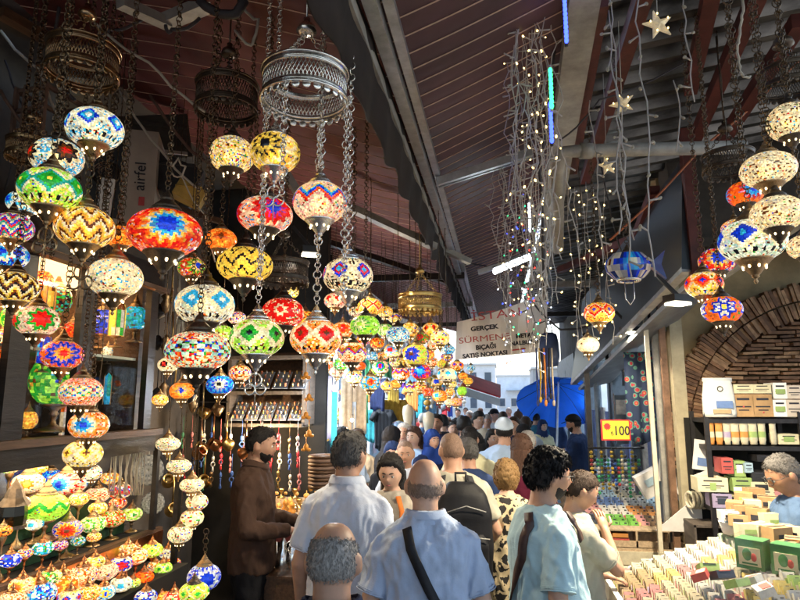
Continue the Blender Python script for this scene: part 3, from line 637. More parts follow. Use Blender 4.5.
# corrugated roof on the right
tin=mat('corrugated_tin',(.15,.145,.135),.32,.85,.75,2,bump=.1,stretch=(1,4,1)); tin2=mat('translucent_strip',(.55,.58,.6),.3,0,.2,3,trans=.0)
b=MB(); nx=6; y0,y1=-2.4,16.; st=.03; ny=int((y1-y0)/st); vs=[];fs=[]
for i in range(nx+1):
    for j in range(ny+1):
        x=.5+i*.5; y=y0+j*st; ph=(y/.21)%1; zz=.035*min(1,max(-1,2.2*math.sin(2*PI*ph))); vs.append((x,y,3.84+.15*(x-.5)+zz))
for i in range(nx):
    for j in range(ny): a=i*(ny+1)+j; fs.append((a,a+1,a+ny+2,a+ny+1))
b.add(vs,fs); tag(b.build('corrugated_roof',tin),'corrugated tin roof over the right hand shops','roof')
for i,(a,c,z) in enumerate([((645,-10),(585,180),3.72),((768,-30),(690,150),3.78),((712,-10),(690,90),3.8),((600,0),(572,170),3.70),((800,20),(720,145),3.74),((690,215),(560,270),3.6),((655,190),(600,330),3.66)]):
    p=onZ(*a,z) if i<5 else P(*a,4.2); q=onZ(*c,z) if i<5 else P(*c,7.); b=MB(); b.beam((0,0,0),q-p,.07,.07); tag(b.build('roof_rafter',redsteel,loc=p),['thick dark red rafter right of the gutter','dark red rafter crossing the tin roof toward the cream lamps','short dark red rafter with tied cable, top right','dark red rafter hugging the gutter','dark red rafter in the top right corner','red brown rafter above the dark sign','thin red rafter over the string lights'][i],'rafter')
b=MB(); p=P(562,152,3.3); b.tube([P(558,250,3.9)-p,P(558,168,3.35)-p,V((0,0,0)),P(580,151,3.3)-p,P(745,147,3.2)-p],.036,14); b.tube([P(580,151,3.3)-p,P(592,151,3.3)-p],.044,14); tag(b.build('drain_pipe',greyp,smooth=True,loc=p),'dirty white drain pipe crossing under the tin roof','pipe')
# ---------------- banner ----------------
cloth=mat('banner_cloth',(.78,.75,.72),.8,0,.1,3,bump=.05); redp=mat('faded_red_print',(.42,.06,.06),.7,0,.2,9); blkp=mat('black_print',(.02,.02,.03),.7,0,.2,9); whitep=mat('white_print',(.62,.6,.58),.6,0,.1,9); orgp=mat('orange_print',(.40,.13,.06),.6,0,.1,9)
D=6.4; TL_,TR_,BR_,BL_=P(457,322,D),P(548,291,D-.3),P(545.6,351.5,D-.3),P(455,360,D)
r=root('shop_banner',BL_,'pale cloth banner with red and black Turkish lettering strung over the street','banner')
b=MB(); X=(BR_-BL_); Y=(TL_-BL_); nn=16; vs=[]
for j in (0,1):
    for i in range(nn+1):
        t=i/nn; bot=BL_+(BR_-BL_)*t; top=TL_+(TR_-TL_)*t; vs.append((top if j else bot)-BL_+V((0,.012*math.sin(i*1.3),-.03*math.sin(PI*t)*j)))
o=nn+1; b.add(vs,[(i,i+1,o+i+1,o+i) for i in range(nn)]); ob=b.build('cloth',cloth,r); md=ob.modifiers.new('s','SOLIDIFY'); md.thickness=.004
Xd=X.normalized(); Yd=V((0,0,1)); nrm=V((0,-1,0)); off=V((0,-.03,0))
def bt(s,px,py,size,m,w,nm): text(s,size,P(px,py,D-.22)+off,Xd,Yd,m,r,nm,.001,width=w,bold=.003 if m is blkp else 0)
bt('GERÇEK',471,331.5,.062,blkp,.29,'lettering'); bt('SÜRMENE',459,344,.085,redp,.52,'lettering'); bt('BIÇAĞI',476,350,.062,blkp,.22,'lettering'); bt('SATIŞ NOKTASI',463,358.5,.058,blkp,.46,'lettering')
bt('METAR',516,338.5,.058,blkp,.20,'lettering'); bt('NALBURİYE',510.5,346,.058,blkp,.33,'lettering'); bt('İSTAN',471,321.5,.12,redp,.5,'lettering')
b=MB(); p=P(512,351,D-.24)-BL_; q=P(544,346.5,D-.24)-BL_; b.slab([p,q,q+V((0,0,.015)),p+V((0,0,.015))],.002); b.build('red_underline',redp,r)
for a in (TL_,TR_,):
    b=MB(); b.tube([a-BL_,a-BL_+V((.0,0,.9))],.004,5); b.build('rope',cabled,r)
# ---------------- dark sign on the right ----------------
sg=mat('dark_sign_board',(.030,.038,.052),.3,0,.3,2); soff=mat('soffit_metal',(.2,.21,.23),.45,.3,.25,5)
A=[P(576,384,6.9),P(692,270,3.6),P(692,160,3.75),P(588,300,6.9)]
r=root('shop_sign',A[0],'long dark blue shop sign board with white and orange lettering over the right hand shops','sign')
b=MB(); b.slab([p-A[0] for p in A],.06); b.build('board',sg,r)
b=MB(); n0=((A[1]-A[0]).cross(A[3]-A[0])).normalized(); e=A[1]-A[0]
if n0.dot(CAM-A[0])<0: n0=-n0
b.beam(n0*.03,e+n0*.03,.06,.03,up=(0,0,1)); b.build('edge_trim',alu,r)
Xs=(A[1]-A[0]).normalized()
for i,(s,px,py,w) in enumerate([('Body & Organic',658,229,.50),('Air Freshener',660,246,.46),('Reed Diffuser',661,263,.46)]):
    pl=A[0]; rr=ray(px,py); t=((pl-CAM).dot(n0))/rr.dot(n0); p=CAM+rr*t+n0*.012
    text(s,.095,p,Xs,V((0,0,1)),whitep,r,'lettering',width=w)
    text('— Collection',.05,p-V((0,0,.07))+Xs*.22,Xs,V((0,0,1)),orgp,r,'lettering',width=.24)
rr=ray(622,318); t=((A[0]-CAM).dot(n0))/rr.dot(n0); text('YADİGAR',.17,CAM+rr*t+n0*.012,Xs,V((0,0,1)),orgp,r,'lettering',width=.75)
rr=ray(645,250); t=((A[0]-CAM).dot(n0))/rr.dot(n0); p=CAM+rr*t+n0*.014-A[0]; b=MB()
for k in range(5): b.slab([p+Xs*(k*.05),p+Xs*(k*.05+.03),p+Xs*(k*.03+.05)+V((0,0,.3-.05*abs(k-2))),p+Xs*(k*.03+.04)+V((0,0,.3-.05*abs(k-2)))],.003)
b.build('leaf_emblem',whitep,r)
b=MB(); p=P(697,275,3.6); b.box((0,0,.45),(.07,.07,.95)); tag(b.build('sign_post',redsteel,loc=p),'dark red steel post at the near end of the dark sign','post')
# soffit under the sign and fascia to the right
b=MB(); s=[P(578,388,6.9),P(694,274,3.62),P(735,262,3.9),P(610,380,6.9)]; b.slab([q-s[0] for q in s],-.03); tag(b.build('shop_soffit',soff,loc=s[0]),'grey metal soffit below the dark sign','soffit')
b=MB(); s=[P(697,268,3.7),P(812,192,2.6),P(812,215,2.6),P(700,292,3.7)]; b.slab([q-s[0] for q in s],.05); tag(b.build('shop_fascia',greyp,loc=s[0]),'pale metal fascia rising to the right edge','fascia')
# flood lamps
glow=mat('lit_panel',(1,.9,.7),.5,0,0,1,emit=9./EV*2,ecol=(1,.88,.62)); glowc=mat('lit_panel_cold',(.85,.95,1),.5,0,0,1,emit=9/EV*2,ecol=(.8,.93,1))
def area(name,loc,sx,sy,power,col,parent=None,rot=(0,0,0)):
    l=bpy.data.lights.new(name,'AREA'); l.shape='RECTANGLE'; l.size=sx; l.size_y=sy; l.energy=power; l.color=col; o=bpy.data.objects.new(name,l); COL.objects.link(o); o.location=loc; o.rotation_euler=rot
    if parent: o.parent=parent
    return o
def flood(px,py,D,w,lb,lit=True,power=14,rz=.5,m=None):
    p=P(px,py,D); r=root('flood_lamp',p,lb,'lamp',rz=rz); b=MB(); b.box((0,0,.03),(w,w*.7,.04)); b.beam((0,0,.05),(-.1,.05,.18),.02); b.build('housing',black,r); 
    b=MB(); b.box((0,0,0),(w*.9,w*.6,.012)); b.build('lamp_panel',(m or glow) if lit else whitep,r)
    if lit: area('lamp_or_fill_light',(0,0,-.02),w*.8,w*.5,power,(1,.85,.6) if m is None else (.8,.92,1),r)
    return r
flood(678,304,3.4,.13,'lit rectangular flood lamp under the sign, nearer to the arch',power=42)
flood(631,333,4.9,.15,'lit rectangular flood lamp under the sign, farther down',power=12)
r=flood(310,255,3.6,.10,'small lit lamp panel behind the red flower lamp',power=8)
# led tube above the banner
p=P(494,272,5.2); q=P(530,257,5.0); r=root('led_tube',p,'bright white LED tube on the crossbar above the banner','lamp'); b=MB(); b.cyl((0,0,0),q-p,.022,n=10); b.build('tube',glowc,r,True); b=MB(); b.beam((0,0,.035),q-p+V((0,0,.035)),.05,.02); b.build('batten',alu,r)
# ---------------- left side: walls, cabinet, stepped stall ----------------
plaster=mat('stained_plaster',(.05,.042,.036),.9,0,.45,3,bump=.4); dark=mat('dark_backing',(.010,.009,.008),.9,0,.4,5); cream=mat('cream_paint',(.42,.36,.24),.7,0,.25,5,bump=.15)
b=MB(); b.box((-2.95,1.6,2.1),(.2,7.9,4.2)); b.box((-2.62,1.6,4.16),(.76,7.9,.1)); b.box((-2.45,12,4.4),(.15,13.,2.2)); tag(b.build('shop_wall',plaster),'stained dark wall behind the lamp cabinet','wall')
def glassm():
    m=bpy.data.materials.new('clear_glass'); m.use_nodes=True; nt=m.node_tree; N=nt.nodes; L_=nt.links; N.remove(N['Principled BSDF'])
    t=N.new('ShaderNodeBsdfTransparent'); g=N.new('ShaderNodeBsdfGlossy'); g.inputs['Roughness'].default_value=.03; lw=N.new('ShaderNodeLayerWeight'); pw=N.new('ShaderNodeMath'); pw.operation='POWER'; pw.inputs[1].default_value=5; L_.new(lw.outputs['Facing'],pw.inputs[0]); f=N.new('ShaderNodeMath'); f.operation='MULTIPLY_ADD'; f.inputs[1].default_value=.7; f.inputs[2].default_value=.03; L_.new(pw.outputs[0],f.inputs[0]); x=N.new('ShaderNodeMixShader')
    L_.new(f.outputs[0],x.inputs[0]); L_.new(t.outputs[0],x.inputs[1]); L_.new(g.outputs[0],x.inputs[2]); L_.new(x.outputs[0],N['Material Output'].inputs[0]); return m
glass=glassm()
X0=-2.1
r=root('display_cabinet',(X0,1.5,1.74),'dark wooden glass cabinet full of brass lanterns on the left','cabinet')
def rb(b,x0,x1,y0,y1,z0,z1,m=0): b.box(((x0+x1)/2-X0,(y0+y1)/2-1.5,(z0+z1)/2-1.74),(x1-x0,y1-y0,z1-z0),m=m)
b=MB(); rb(b,-2.8,-2.06,1.5,3.42,1.70,1.80); rb(b,-2.8,-2.06,1.5,3.42,2.70,2.82); rb(b,-2.84,-2.8,1.5,3.42,1.8,2.7,1)
for y0,y1 in ((2.28,2.40),(2.715,2.83),(3.325,3.40),(1.5,1.56)): rb(b,-2.122,-2.085,y0,y1,1.80,2.70)
rb(b,-2.79,-2.17,3.36,3.4,1.8,2.7,1); b.build('frame',[wood,wood2],r)
b=MB(); rb(b,-2.12,-2.03,1.5,3.45,1.795,1.83); rb(b,-2.1,-2.04,1.5,3.44,2.66,2.69); b.build('moulding',wood2,r)
for y0,y1 in ((1.57,2.275),(2.405,2.71),(2.835,3.32)):
    b=MB(); rb(b,-2.125,-2.12,y0,y1,1.84,2.65); b.build('glass_pane',glass,r)
b=MB(); rb(b,-2.78,-2.18,1.56,3.35,2.235,2.25); b.build('glass_shelf',mat('frosted_shelf',(.45,.48,.4),.2,0,.1,5),r)
b=MB(); rb(b,-2.78,-2.2,1.6,3.3,2.675,2.695); area('lamp_or_fill_light',(-.4,.9,.9),.4,1.6,6,(1,.62,.32),r); b.build('light_strip',mat('cabinet_light',(1,.7,.4),.5,0,0,1,emit=.9,ecol=(1,.62,.28)),r)
# lanterns in the cabinet
def lantern(px,py,w,D,label,cstyle,kind=0):
    p=P(px,py,D); Rr=w/2*D/600; r=root('cabinet_lantern',p,label,'lantern','lanterns inside the cabinet')
    lm=lampS
    if kind==0: inst(globe_mesh(Rr,1.0,cstyle,px,lm,34,18,0),'glass_body',(0,0,0),parent=r); h=Rr*.93
    else:
        b=MB(); h=Rr*2.0; b.lathe([(Rr*.92,-h),(Rr,-h*.5),(Rr,h*.6),(Rr*.8,h)],12,colf=colfun(cstyle,px)); b.build('glass_body',lm,r)
        b=MB()
        for i in range(6):
            a=PI*i/3; b.tube([(Rr*1.02*math.cos(a),Rr*1.02*math.sin(a),-h),(Rr*1.02*math.cos(a),Rr*1.02*math.sin(a),h*.7),(Rr*.8*math.cos(a),Rr*.8*math.sin(a),h)],.003,4)
        b.build('wire_cage',bronze,r)
    s=Rr*1.7 if kind else Rr*1.2
    inst(cap_mesh(copper if kind else bronze),'top_cap',(0,0,h*.97),sc=(s,s,s*1.3),parent=r); inst(base_mesh(bronze),'base',(0,0,-h),sc=s*.9 if kind else s,parent=r)
lantern(57,380,50,3.15,'bubbly green glass lantern behind the orange speckled lamp','spk::gGg'.replace('G','l'))
lantern(103,322,26,3.75,'royal blue lantern with a white ringed flower on the cabinet shelf','star:WbWbb:bbd')
lantern(117,320,16,3.6,'crystal bead lantern between the blue and the turquoise one','spk::wsy',1)
lantern(135,318,24,3.7,'turquoise crackle lantern on the cabinet shelf','spk::tctc')
lantern(112,388,16,3.7,'turquoise mesh lantern with a copper roof on the cabinet floor','spk::cctc',1)
lantern(130,390,15,3.7,'amber honeycomb lantern with a copper roof on the cabinet floor','spk::yana',1)
lantern(99,396,13,3.7,'white mesh lantern with a copper roof on the cabinet floor','spk::wWws',1)
lantern(42,282,22,3.2,'orange lantern on the upper left of the cabinet','spk::oroa')
lantern(57,300,28,3.3,'dim green lantern behind the cabinet glass','spk::gtkn')
lantern(6,345,30,2.9,'warm orange lantern in the left bay of the cabinet','flw:ckw:aoo')
lantern(4,395,26,2.9,'beige lantern with blue eye in the left bay','star:bcwa:aao')
lantern(70,424,20,3.2,'frosted pink lantern low in the middle bay','spk::pws',1)
lantern(12,318,22,2.9,'small green lantern in the left bay','spk::glg')
lantern(48,300,14,3.1,'small amber mesh lantern left of the dim green one','spk::yao',1)
lantern(72,330,16,3.3,'ruby lantern behind the brown wooden post','spk::rro')
lantern(44,350,13,3.0,'slim blue mesh lantern left of the green bubbly one','spk::bbc',1)
lantern(145,390,12,3.78,'red mesh lantern at the right end of the cabinet floor','spk::rro',1)
lantern(108,352,12,3.7,'small opal lantern under the blue one','spk::wWs')
lantern(28,420,18,2.95,'honey coloured lantern low in the middle bay','spk::aay')
lantern(8,290,18,2.85,'teal lantern at the top of the left bay','spk::tct')
lantern(86,424,13,3.35,'violet lantern low behind the brown post','spk::vbp')
# stepped display under the cabinet
r=root('stepped_stall',(X0,1.5,0),'stepped wooden stall with copper edged rail, carrying the table lamps','stall')
def sb(b,x0,x1,y0,y1,z0,z1,m=0): b.box(((x0+x1)/2-X0,(y0+y1)/2-1.5,(z0+z1)/2),(x1-x0,y1-y0,z1-z0),m=m)
green=mat('green_felt',(.015,.05,.02),.9,0,.3,20)
b=MB(); sb(b,-2.16,-1.84,1.5,3.5,.0,1.05,0); sb(b,-2.28,-2.16,1.5,3.6,0,1.205,0); sb(b,-2.4,-2.28,1.5,3.5,0,1.30,0); sb(b,-2.84,-2.4,1.5,3.45,0,1.40,0); b.build('steps',[dark],r)
b=MB(); sb(b,-2.12,-2.09,1.5,3.62,1.206,1.225); sb(b,-2.16,-2.12,1.5,3.62,1.206,1.215); b.build('wooden_rail',wood2,r)
b=MB(); sb(b,-2.1,-2.085,1.5,3.62,1.12,1.206); b.build('copper_edge',copper,r)
b=MB(); sb(b,-2.399,-2.395,1.5,3.4,1.305,1.4); sb(b,-2.279,-2.275,1.5,3.5,1.21,1.3); b.build('felt_riser',green,r)
b=MB(); sb(b,-2.82,-2.8,1.5,3.4,1.42,1.69); b.build('mirror_back',mat('dull_mirror',(.35,.35,.33),.12,.9,.3,6),r)
area('lamp_or_fill_light',(-.3,1.0,1.66),.5,1.6,5,(1,.75,.45),r)  # added warm fill light above the steps, no fixture belongs to it
b=MB(); b.box((0,0,-.5),(.03,.03,1.1)); tag(b.build('stall_post',iron,loc=P(157,452,3.72)),'thin black post at the right corner of the lamp stall','post')
b=MB(); b.box((0,0,-.65),(.03,.03,1.3)); tag(b.build('stall_post',iron,loc=P(179,470,3.62)),'black stand carrying the flat white lamp discs','post')
# moroccan metal lantern on the stall and small things
p=onX(13,515,-2.26); r=root('metal_lantern',p,'dark perforated metal lantern with pointed roof among the table lamps','lantern'); b=MB(); b.lathe([(.055,-.05),(.06,0),(.055,.05)],8,m=1); b.lathe([(.07,.045),(.045,.08),(.03,.12),(.01,.15),(0,.17)],8,m=0); b.lathe([(0,-.06),(.06,-.06),(.06,-.045),(.05,-.04)],8); b.build('body',[dkbronze,lampD],r)
def disc(px,py,w,D,lb):
    p=P(px,py,D); r=root('mosaic_plate',p,lb,'plate',rz=.45); b=MB(); R0=w/2*D/600; pr=[(R0*t,.004*math.sin(t*3)) for t in (.02,.15,.3,.45,.6,.75,.9,1)]
    b.lathe(pr,30,colf=lambda th,t:[(.35,.34,.3),(.16,.16,.15),(.45,.43,.38),(.22,.2,.17),(.4,.38,.33),(.12,.12,.12),(.5,.48,.42)][int(t*6.99)] if int(th*30)%2 else (.3,.29,.26)); b.xf(Matrix.Rotation(R(90),4,'X')); o=b.build('disc',lampD,r,True); md=o.modifiers.new('s','SOLIDIFY'); md.thickness=.006  # plate colour carries a faint emission from lampD
    b=MB(); b.tube([(0,0,R0),(0,.02,R0+.15)],.002,4); b.build('cord',cable,r)
disc(148,470,30,3.85,'large grey mandala plate hanging behind the corner post'); disc(153,503,22,3.85,'small grey mandala plate below the large one')
# cluttered top-left: crate, air conditioner, junk, cables
p=P(30,118,3.1); r=root('slatted_crate',p,'brown slatted wooden crate high on the left wall','crate',rz=-.15); b=MB(); tan=mat('old_brown_wood',(.16,.10,.075),.8,0,.4,8,bump=.3)
for z in(-.17,-.06,.05,.16): b.box((0,0,z),(.2,.02,.02))
for x in(-.1,-.034,.034,.1): b.box((x,-.01,0),(.018,.02,.36))
for z in(-.17,.16): b.box((-.1,.12,z),(.02,.26,.02)); b.box((.1,.12,z),(.02,.26,.02)); b.box((0,.25,z),(.22,.02,.02))
b.build('slats',tan,r)
p=P(128,185,3.5); r=root('air_conditioner',p,'beige air conditioner outdoor unit under the maroon awning','air conditioner',rz=R(24)); b=MB(); bei=mat('beige_casing',(.36,.31,.26),.5,0,.15,5); b.box((0,0,0),(.34,.3,.56)); b.box((0,.16,.29),(.6,.02,.02)); b.build('casing',bei,r)
b=MB(); b.box((-.085,-.152,0),(.16,.006,.5)); b.build('fan_grille',black,r)
b=MB(); b.torus((-.085,-.165,0),.07,.004,(0,1,0),20,4)
for k in range(5): b.torus((-.085,-.162,0),.012*(k+1),.002,(0,1,0),16,4)
b.build('fan_guard',dkbronze,r)
text('airfel',.085,V(p)+Matrix.Rotation(R(24),3,'Z')@V((.115,-.156,-.08)),(0,0,1),Matrix.Rotation(R(24),3,'Z')@V((-1,0,0)),blkp,None,'lettering'); o=bpy.data.objects['lettering'] if False else COL.objects[-1]
o.parent=r; o.matrix_parent_inverse=(Matrix.Translation(p)@Matrix.Rotation(R(24),4,'Z')).inverted()
b=MB(); b.box((.105,-.154,-.14),(.03,.004,.05)); b.build('badge',redp,r)
for i,(px,py,D,s,mm,lb) in enumerate([(170,180,3.6,(.34,.2,.22),black,'black plastic box wedged under the awning'),(190,195,3.4,(.16,.12,.1),mat('yellow_tin',(.4,.27,.06),.5,0,.3,9),'yellowish cardboard box under the awning'),(105,205,3.3,(.07,.05,.3),white,'white plastic holder left of the air conditioner'),(75,120,3.6,(.2,.1,.5),cream,'cream board leaning behind the bronze ring'),(150,140,3.9,(.5,.1,.3),plaster,'chunk of rough masonry above the air conditioner')]):
    p=P(px,py,D); b=MB(); b.box((0,0,0),s,M=Matrix.Rotation(R(25),3,'Z')@Matrix.Rotation(R([20,25,4,0,-10][i]),3,'Y')); b.box((0,-.01,s[2]*.3),(s[0]*.9,s[1],s[2]*.1),M=Matrix.Rotation(R(25),3,'Z')); o=tag(b.build(['plastic_box','cardboard_box','wall_bracket','leaning_board','masonry_block'][i],mm,loc=p),lb,['box','box','bracket','board','masonry'][i]); md=o.modifiers.new('b','BEVEL'); md.width=.006
# cables
def cab(pts,D,r0,m,lb,sag=.0):
    q=[P(x,y,D if not isinstance(D,list) else D[i]) for i,(x,y) in enumerate(pts)]; o=q[0]; out=[]
    for i in range(len(q)-1):
        for k in range(5):
            t=k/5; out.append(q[i].lerp(q[i+1],t)-o+V((0,0,-sag*math.sin(PI*t)))+V((rng.uniform(-1,1),0,rng.uniform(-1,1)))*.004)
    out.append(q[-1]-o); b=MB(); b.tube(out,r0,5); return tag(b.build('cable',m,smooth=True,loc=o),lb,'cable')
cb=[([(95,22),(150,62),(205,112)],2.5,.006,cable,'pale rope slanting under the maroon awning'),([(0,30),(40,70),(70,140)],3.2,.008,cable,'tan cable hanging down at the top left corner'),([(5,60),(25,110),(5,190)],3.3,.006,cabled,'dark cable drooping along the left wall'),([(60,0),(50,60),(75,100)],2.9,.009,cabled,'thick dark cable beside the bronze ring'),
([(120,90),(160,150),(200,190)],3.3,.007,cable,'tan cable crossing above the air conditioner'),([(170,165),(178,158),(186,166),(180,176),(171,170)],3.2,.005,cable,'small coil of pale cable by the awning'),([(178,170),(205,215),(215,262)],3.2,.004,cable,'pale cable dropping behind the biggest red lamp'),
([(240,0),(258,20),(252,45),(235,30)],2.3,.006,cable,'loop of pale flex above the dark ring'),([(200,0),(230,15),(245,0)],2.2,.018,cabled,'bunch of black cable near the top'),([(165,25),(172,30),(200,18)],2.5,.008,cabled,'dark cable wrapped on the worn pipe'),
([(30,20),(70,50),(110,30),(150,15)],2.7,.007,cabled,'dark cable sagging across the top left'),([(0,90),(30,130),(20,170)],3.1,.009,tan,'brown bent cable at the left edge'),([(150,95),(190,150),(230,170)],3.5,.01,tan,'brown strap behind the dark ring'),
([(743,0),(741,20),(737,45),(740,70),(750,76)],2.6,.006,cable,'pale cable hanging off the dark red rafter'),([(600,160),(615,230),(625,260)],4.5,.006,cabled,'dark wire above the dark sign'),([(480,0),(486,20)],2.6,.012,cable,'short pale cord end at the top'),
([(560,0),(540,170),(545,300)],3.0,.008,cabled,'dark wire running down beside the gutter'),([(690,60),(600,100),(560,140)],3.2,.005,cabled,'dark wire crossing the tin roof'),([(800,60),(700,150),(610,240)],3.6,.007,orgp,'orange strap slanting before the dark sign'),
([(60,240),(90,255),(155,290)],3.2,.006,copper,'copper coloured pipe above the cabinet'),([(530,300),(560,330),(600,322)],6,.01,cabled,'black cable swag right of the banner'),([(455,258),(500,268),(560,240)],6.5,.008,cabled,'dark cable over the banner')]
for c in cb: cab(*c,sag=.02)
# ---------------- string lights ----------------
bulbw=mat('warm_bulb',(1,.72,.3),.4,0,0,1,emit=7/EV,ecol=(1,.68,.22)); bulbs={ 'y':bulbw,'g':mat('green_bulb',(.05,.8,.2),.4,0,0,1,emit=5/EV,ecol=(.03,1,.25)),'b':mat('blue_bulb',(.05,.1,1),.4,0,0,1,emit=7/EV,ecol=(.03,.06,1)),
 'r':mat('red_bulb',(1,.05,.03),.4,0,0,1,emit=6/EV,ecol=(1,.03,.02)),'w':mat('white_bulb',(.9,.9,1),.4,0,0,1,emit=7/EV,ecol=(.85,.92,1)),'x':mat('dead_bulb',(.42,.38,.3),.4,0,.2,9)}
bm=MB(); bm.ball((0,0,0),(.007,.007,.011),7,5); BMESH={k:bm.mesh('led_bulb',m,True) for k,m in bulbs.items()}
def strand(px,py,L0,D,cols,lb,m=cabled,r0=.0024,wav=.02,nb=16,tw=1,big=1.,lean=0.,grp='string lights under the roof'):
    p=P(px,py,D); r=root('string_light',p,lb,'string light',grp); rr=random.Random(int(px*7+py)); b=MB(); n=max(6,int(L0/.06))
    for s in range(tw):
        pts=[]; x=y=0
        for i in range(n+1):
            x+=rr.uniform(-wav,wav); y+=rr.uniform(-wav,wav)*.5; x*=.9; y*=.9; pts.append((x+lean*i/n,y,-L0*i/n))
        b.tube(pts,r0,4)
        for i in range(1,n,2):  # stubs
            q=V(pts[i]); e=q+V((rr.uniform(-.05,.05),rr.uniform(-.02,.02),rr.uniform(-.03,.02))); b.tube([q,e],[r0*1.2,r0*1.8],4)
            if s==0 and (i//2)<nb and cols: inst(BMESH[cols[(i//2)%len(cols)]],'led_bulb',e,(rr.uniform(-1,1),rr.uniform(-1,1),0),big,r)
    b.build('cable',m,r,True); return r
gw=mat('grey_wire',(.5,.47,.45),.5,0,.2,9); 
S=[(517,-5,1.05,2.7,'xxyxx','grey icicle light strand nearest the plum roof, top',gw,3),(526,-5,1.3,2.75,'yxyxy','grey and warm light strand beside the first bundle',gw,2),(536,-8,1.35,2.7,'yyyxyy','warm yellow light strand hanging beside the gutter',gw,2),(545,5,1.2,2.75,'yyxyy','warm yellow light strand touching the gutter',gw,2),
(512,60,.7,2.9,'xx','twisted pale lilac strand',mat('lilac_wire',(.32,.3,.42),.4,0,.2,9),2),(530,80,1.0,2.9,'yyyyy','warm strand in the middle of the bundle',gw,2),(541,90,1.05,2.95,'yyyyy','thick warm strand above the multicoloured lights',gw,2),
(495,163,.85,4.0,'x','dead grey strand hanging from the nearest crossbar, left',gw,2),(500,163,.95,4.0,'x','dead grey strand hanging from the nearest crossbar, middle',gw,2),(507,160,.8,4.05,'x','dead grey strand hanging from the nearest crossbar, right',gw,2),
(518,200,.9,4.2,'gbrgb','multicoloured strand over the banner, left',cabled,1),(524,205,.95,4.2,'rbgr','multicoloured strand over the banner, middle',cabled,1),(530,190,1.05,4.2,'brgbr','multicoloured strand over the banner, right',cabled,1),(536,170,.9,4.1,'yyyw','warm strand ending above the LED tube',gw,2),(512,190,.6,4.2,'yxb','short dim strand left of the multicoloured ones',gw,1),
(505,278,.45,4.8,'ww','icicle light over the banner, first from its left',whitep,1),(511,275,.6,4.8,'wy','icicle light over the banner, second from its left',whitep,1),(518,280,.3,4.8,'ww','icicle light over the banner, third from its left',whitep,1),(525,278,.5,4.8,'yr','icicle light over the banner, fourth from its left',whitep,1),(532,285,.55,4.8,'ww','longest icicle light over the banner',whitep,1),(541,280,.45,4.8,'ww','icicle light above NALBURİYE',whitep,1),(547,285,.35,4.8,'ww','icicle light at the right end of the banner',whitep,1),
]
for px,py,L0,D,c,lb,m,tw in S: strand(px,py,L0,D,c,lb,m,tw=tw,wav=.03,big=.65,nb=24)
for i,x in enumerate((568,574,580,586,592,598,603)):
    strand(x,182+5*(i%3),1.25-.12*(i%3),4.6,'yyxy','thin strand of tiny yellow lights in the curtain above the hanging bags',gw,.0025,.012,20,1,.8)
    COL.objects
for x,y,L0,D,c,lb in [(612,-6,1.25,2.6,'xx','long brown light strand right of the gutter'),(606,10,1.0,2.6,'xx','pale strand along the dark red rafter'),(637,-6,1.2,2.5,'xxx','light strand with pale stubs near the big star'),(622,100,.7,2.9,'x','strand below the middle star'),(681,-6,.5,2.6,'x','short strand by the top right rafter'),(590,100,.9,3.2,'x','dark strand left of the small star'),(676,80,.35,2.8,'x','short strand end on the tin roof')]:
    strand(x,y,L0,D,c,lb,gw,.003,.015)
# led tubes, green and blue
def ledrow(px,py,n,pitch,D,c,lb,dx=0.):
    p=P(px,py,D); r=root('led_strip',p,lb,'led strip'); b=MB(); b.tube([(0,0,.03),(dx*n,0,-pitch*n)],.007,8); b.build('tube',whitep if c!='b' else cabled,r,True)
    for i in range(n): inst(BMESH[c],'led_bulb',(dx*i,-.012,-pitch*i),sc=1.25,parent=r)
ledrow(550,72,9,.02,2.55,'g','green LED strip hanging beside the gutter'); ledrow(550,106,9,.02,2.55,'b','blue LED strip directly under the green one'); ledrow(564,-2,11,.02,2.5,'b','blue LED strip on the gutter at the top edge'); ledrow(529,205,9,.022,4.0,'w','white LED strip among the multicoloured strands')
stm=mat('glitter_star',(.62,.52,.34),.4,.2,.3,60,bump=.2,emit=.10)
for i in range(9):
    x=508+i*4.6; strand(x,-8+11*(i%4),1.15+.18*(i%3),2.75+.06*(i%3),'yxyx' if i>4 else 'xxy','extra thin strand number %s of the light curtain, counted from its left side'%['one','two','three','four','five','six','seven','eight','nine'][i],gw,.0016,.014,26,1,.5)
for i in range(7):
    x=504+i*6.2; strand(x,206+7*(i%3),1.0+.12*(i%2),4.3,['gbry','rbgw','ywgb'][i%3],'thin coloured strand number %s over the banner, counted from its left side'%['one','two','three','four','five','six','seven'][i],gw,.0018,.012,26,1,.65)
for px,py,w,D,rz,lb in ((658,25,28,2.4,.2,'big glittery gold star hanging under the tin roof'),(622,104,22,2.9,-.3,'middle glittery star below the big one'),(607,166,18,3.3,.4,'small star at the left, above the dark sign'),(453,0,8,3,0,'')):
    if not lb: continue
    p=P(px,py,D); r=root('hanging_star',p,lb,'star ornament',rz=rz); R0=w/2*D/600; poly=[]
    for k in range(10):
        a=PI/2+PI*k/5+.25; q=R0*1.15 if k%2==0 else R0*.45; poly.append((q*math.cos(a),q*math.sin(a)))
    b=MB(); vs=[(x,-.004,z) for x,z in poly]+[(x,.004,z) for x,z in poly]+[(0,-.02,0),(0,.02,0)]; fs=[]
    for k in range(10): fs+= [(k,(k+1)%10,20),(10+(k+1)%10,10+k,21),(k,10+k,10+(k+1)%10,(k+1)%10)]
    b.add(vs,fs); b.build('star',stm,r); b=MB(); b.tube([(0,0,R0),(0.01,0,R0+(.2 if py<50 else .5))],.002,4); b.build('cord',cable,r)
    for k in (0,2,4,6,8): inst(BMESH['y'],'led_bulb',(poly[k][0]*.6,-.02,poly[k][1]*.6),sc=.45,parent=r)
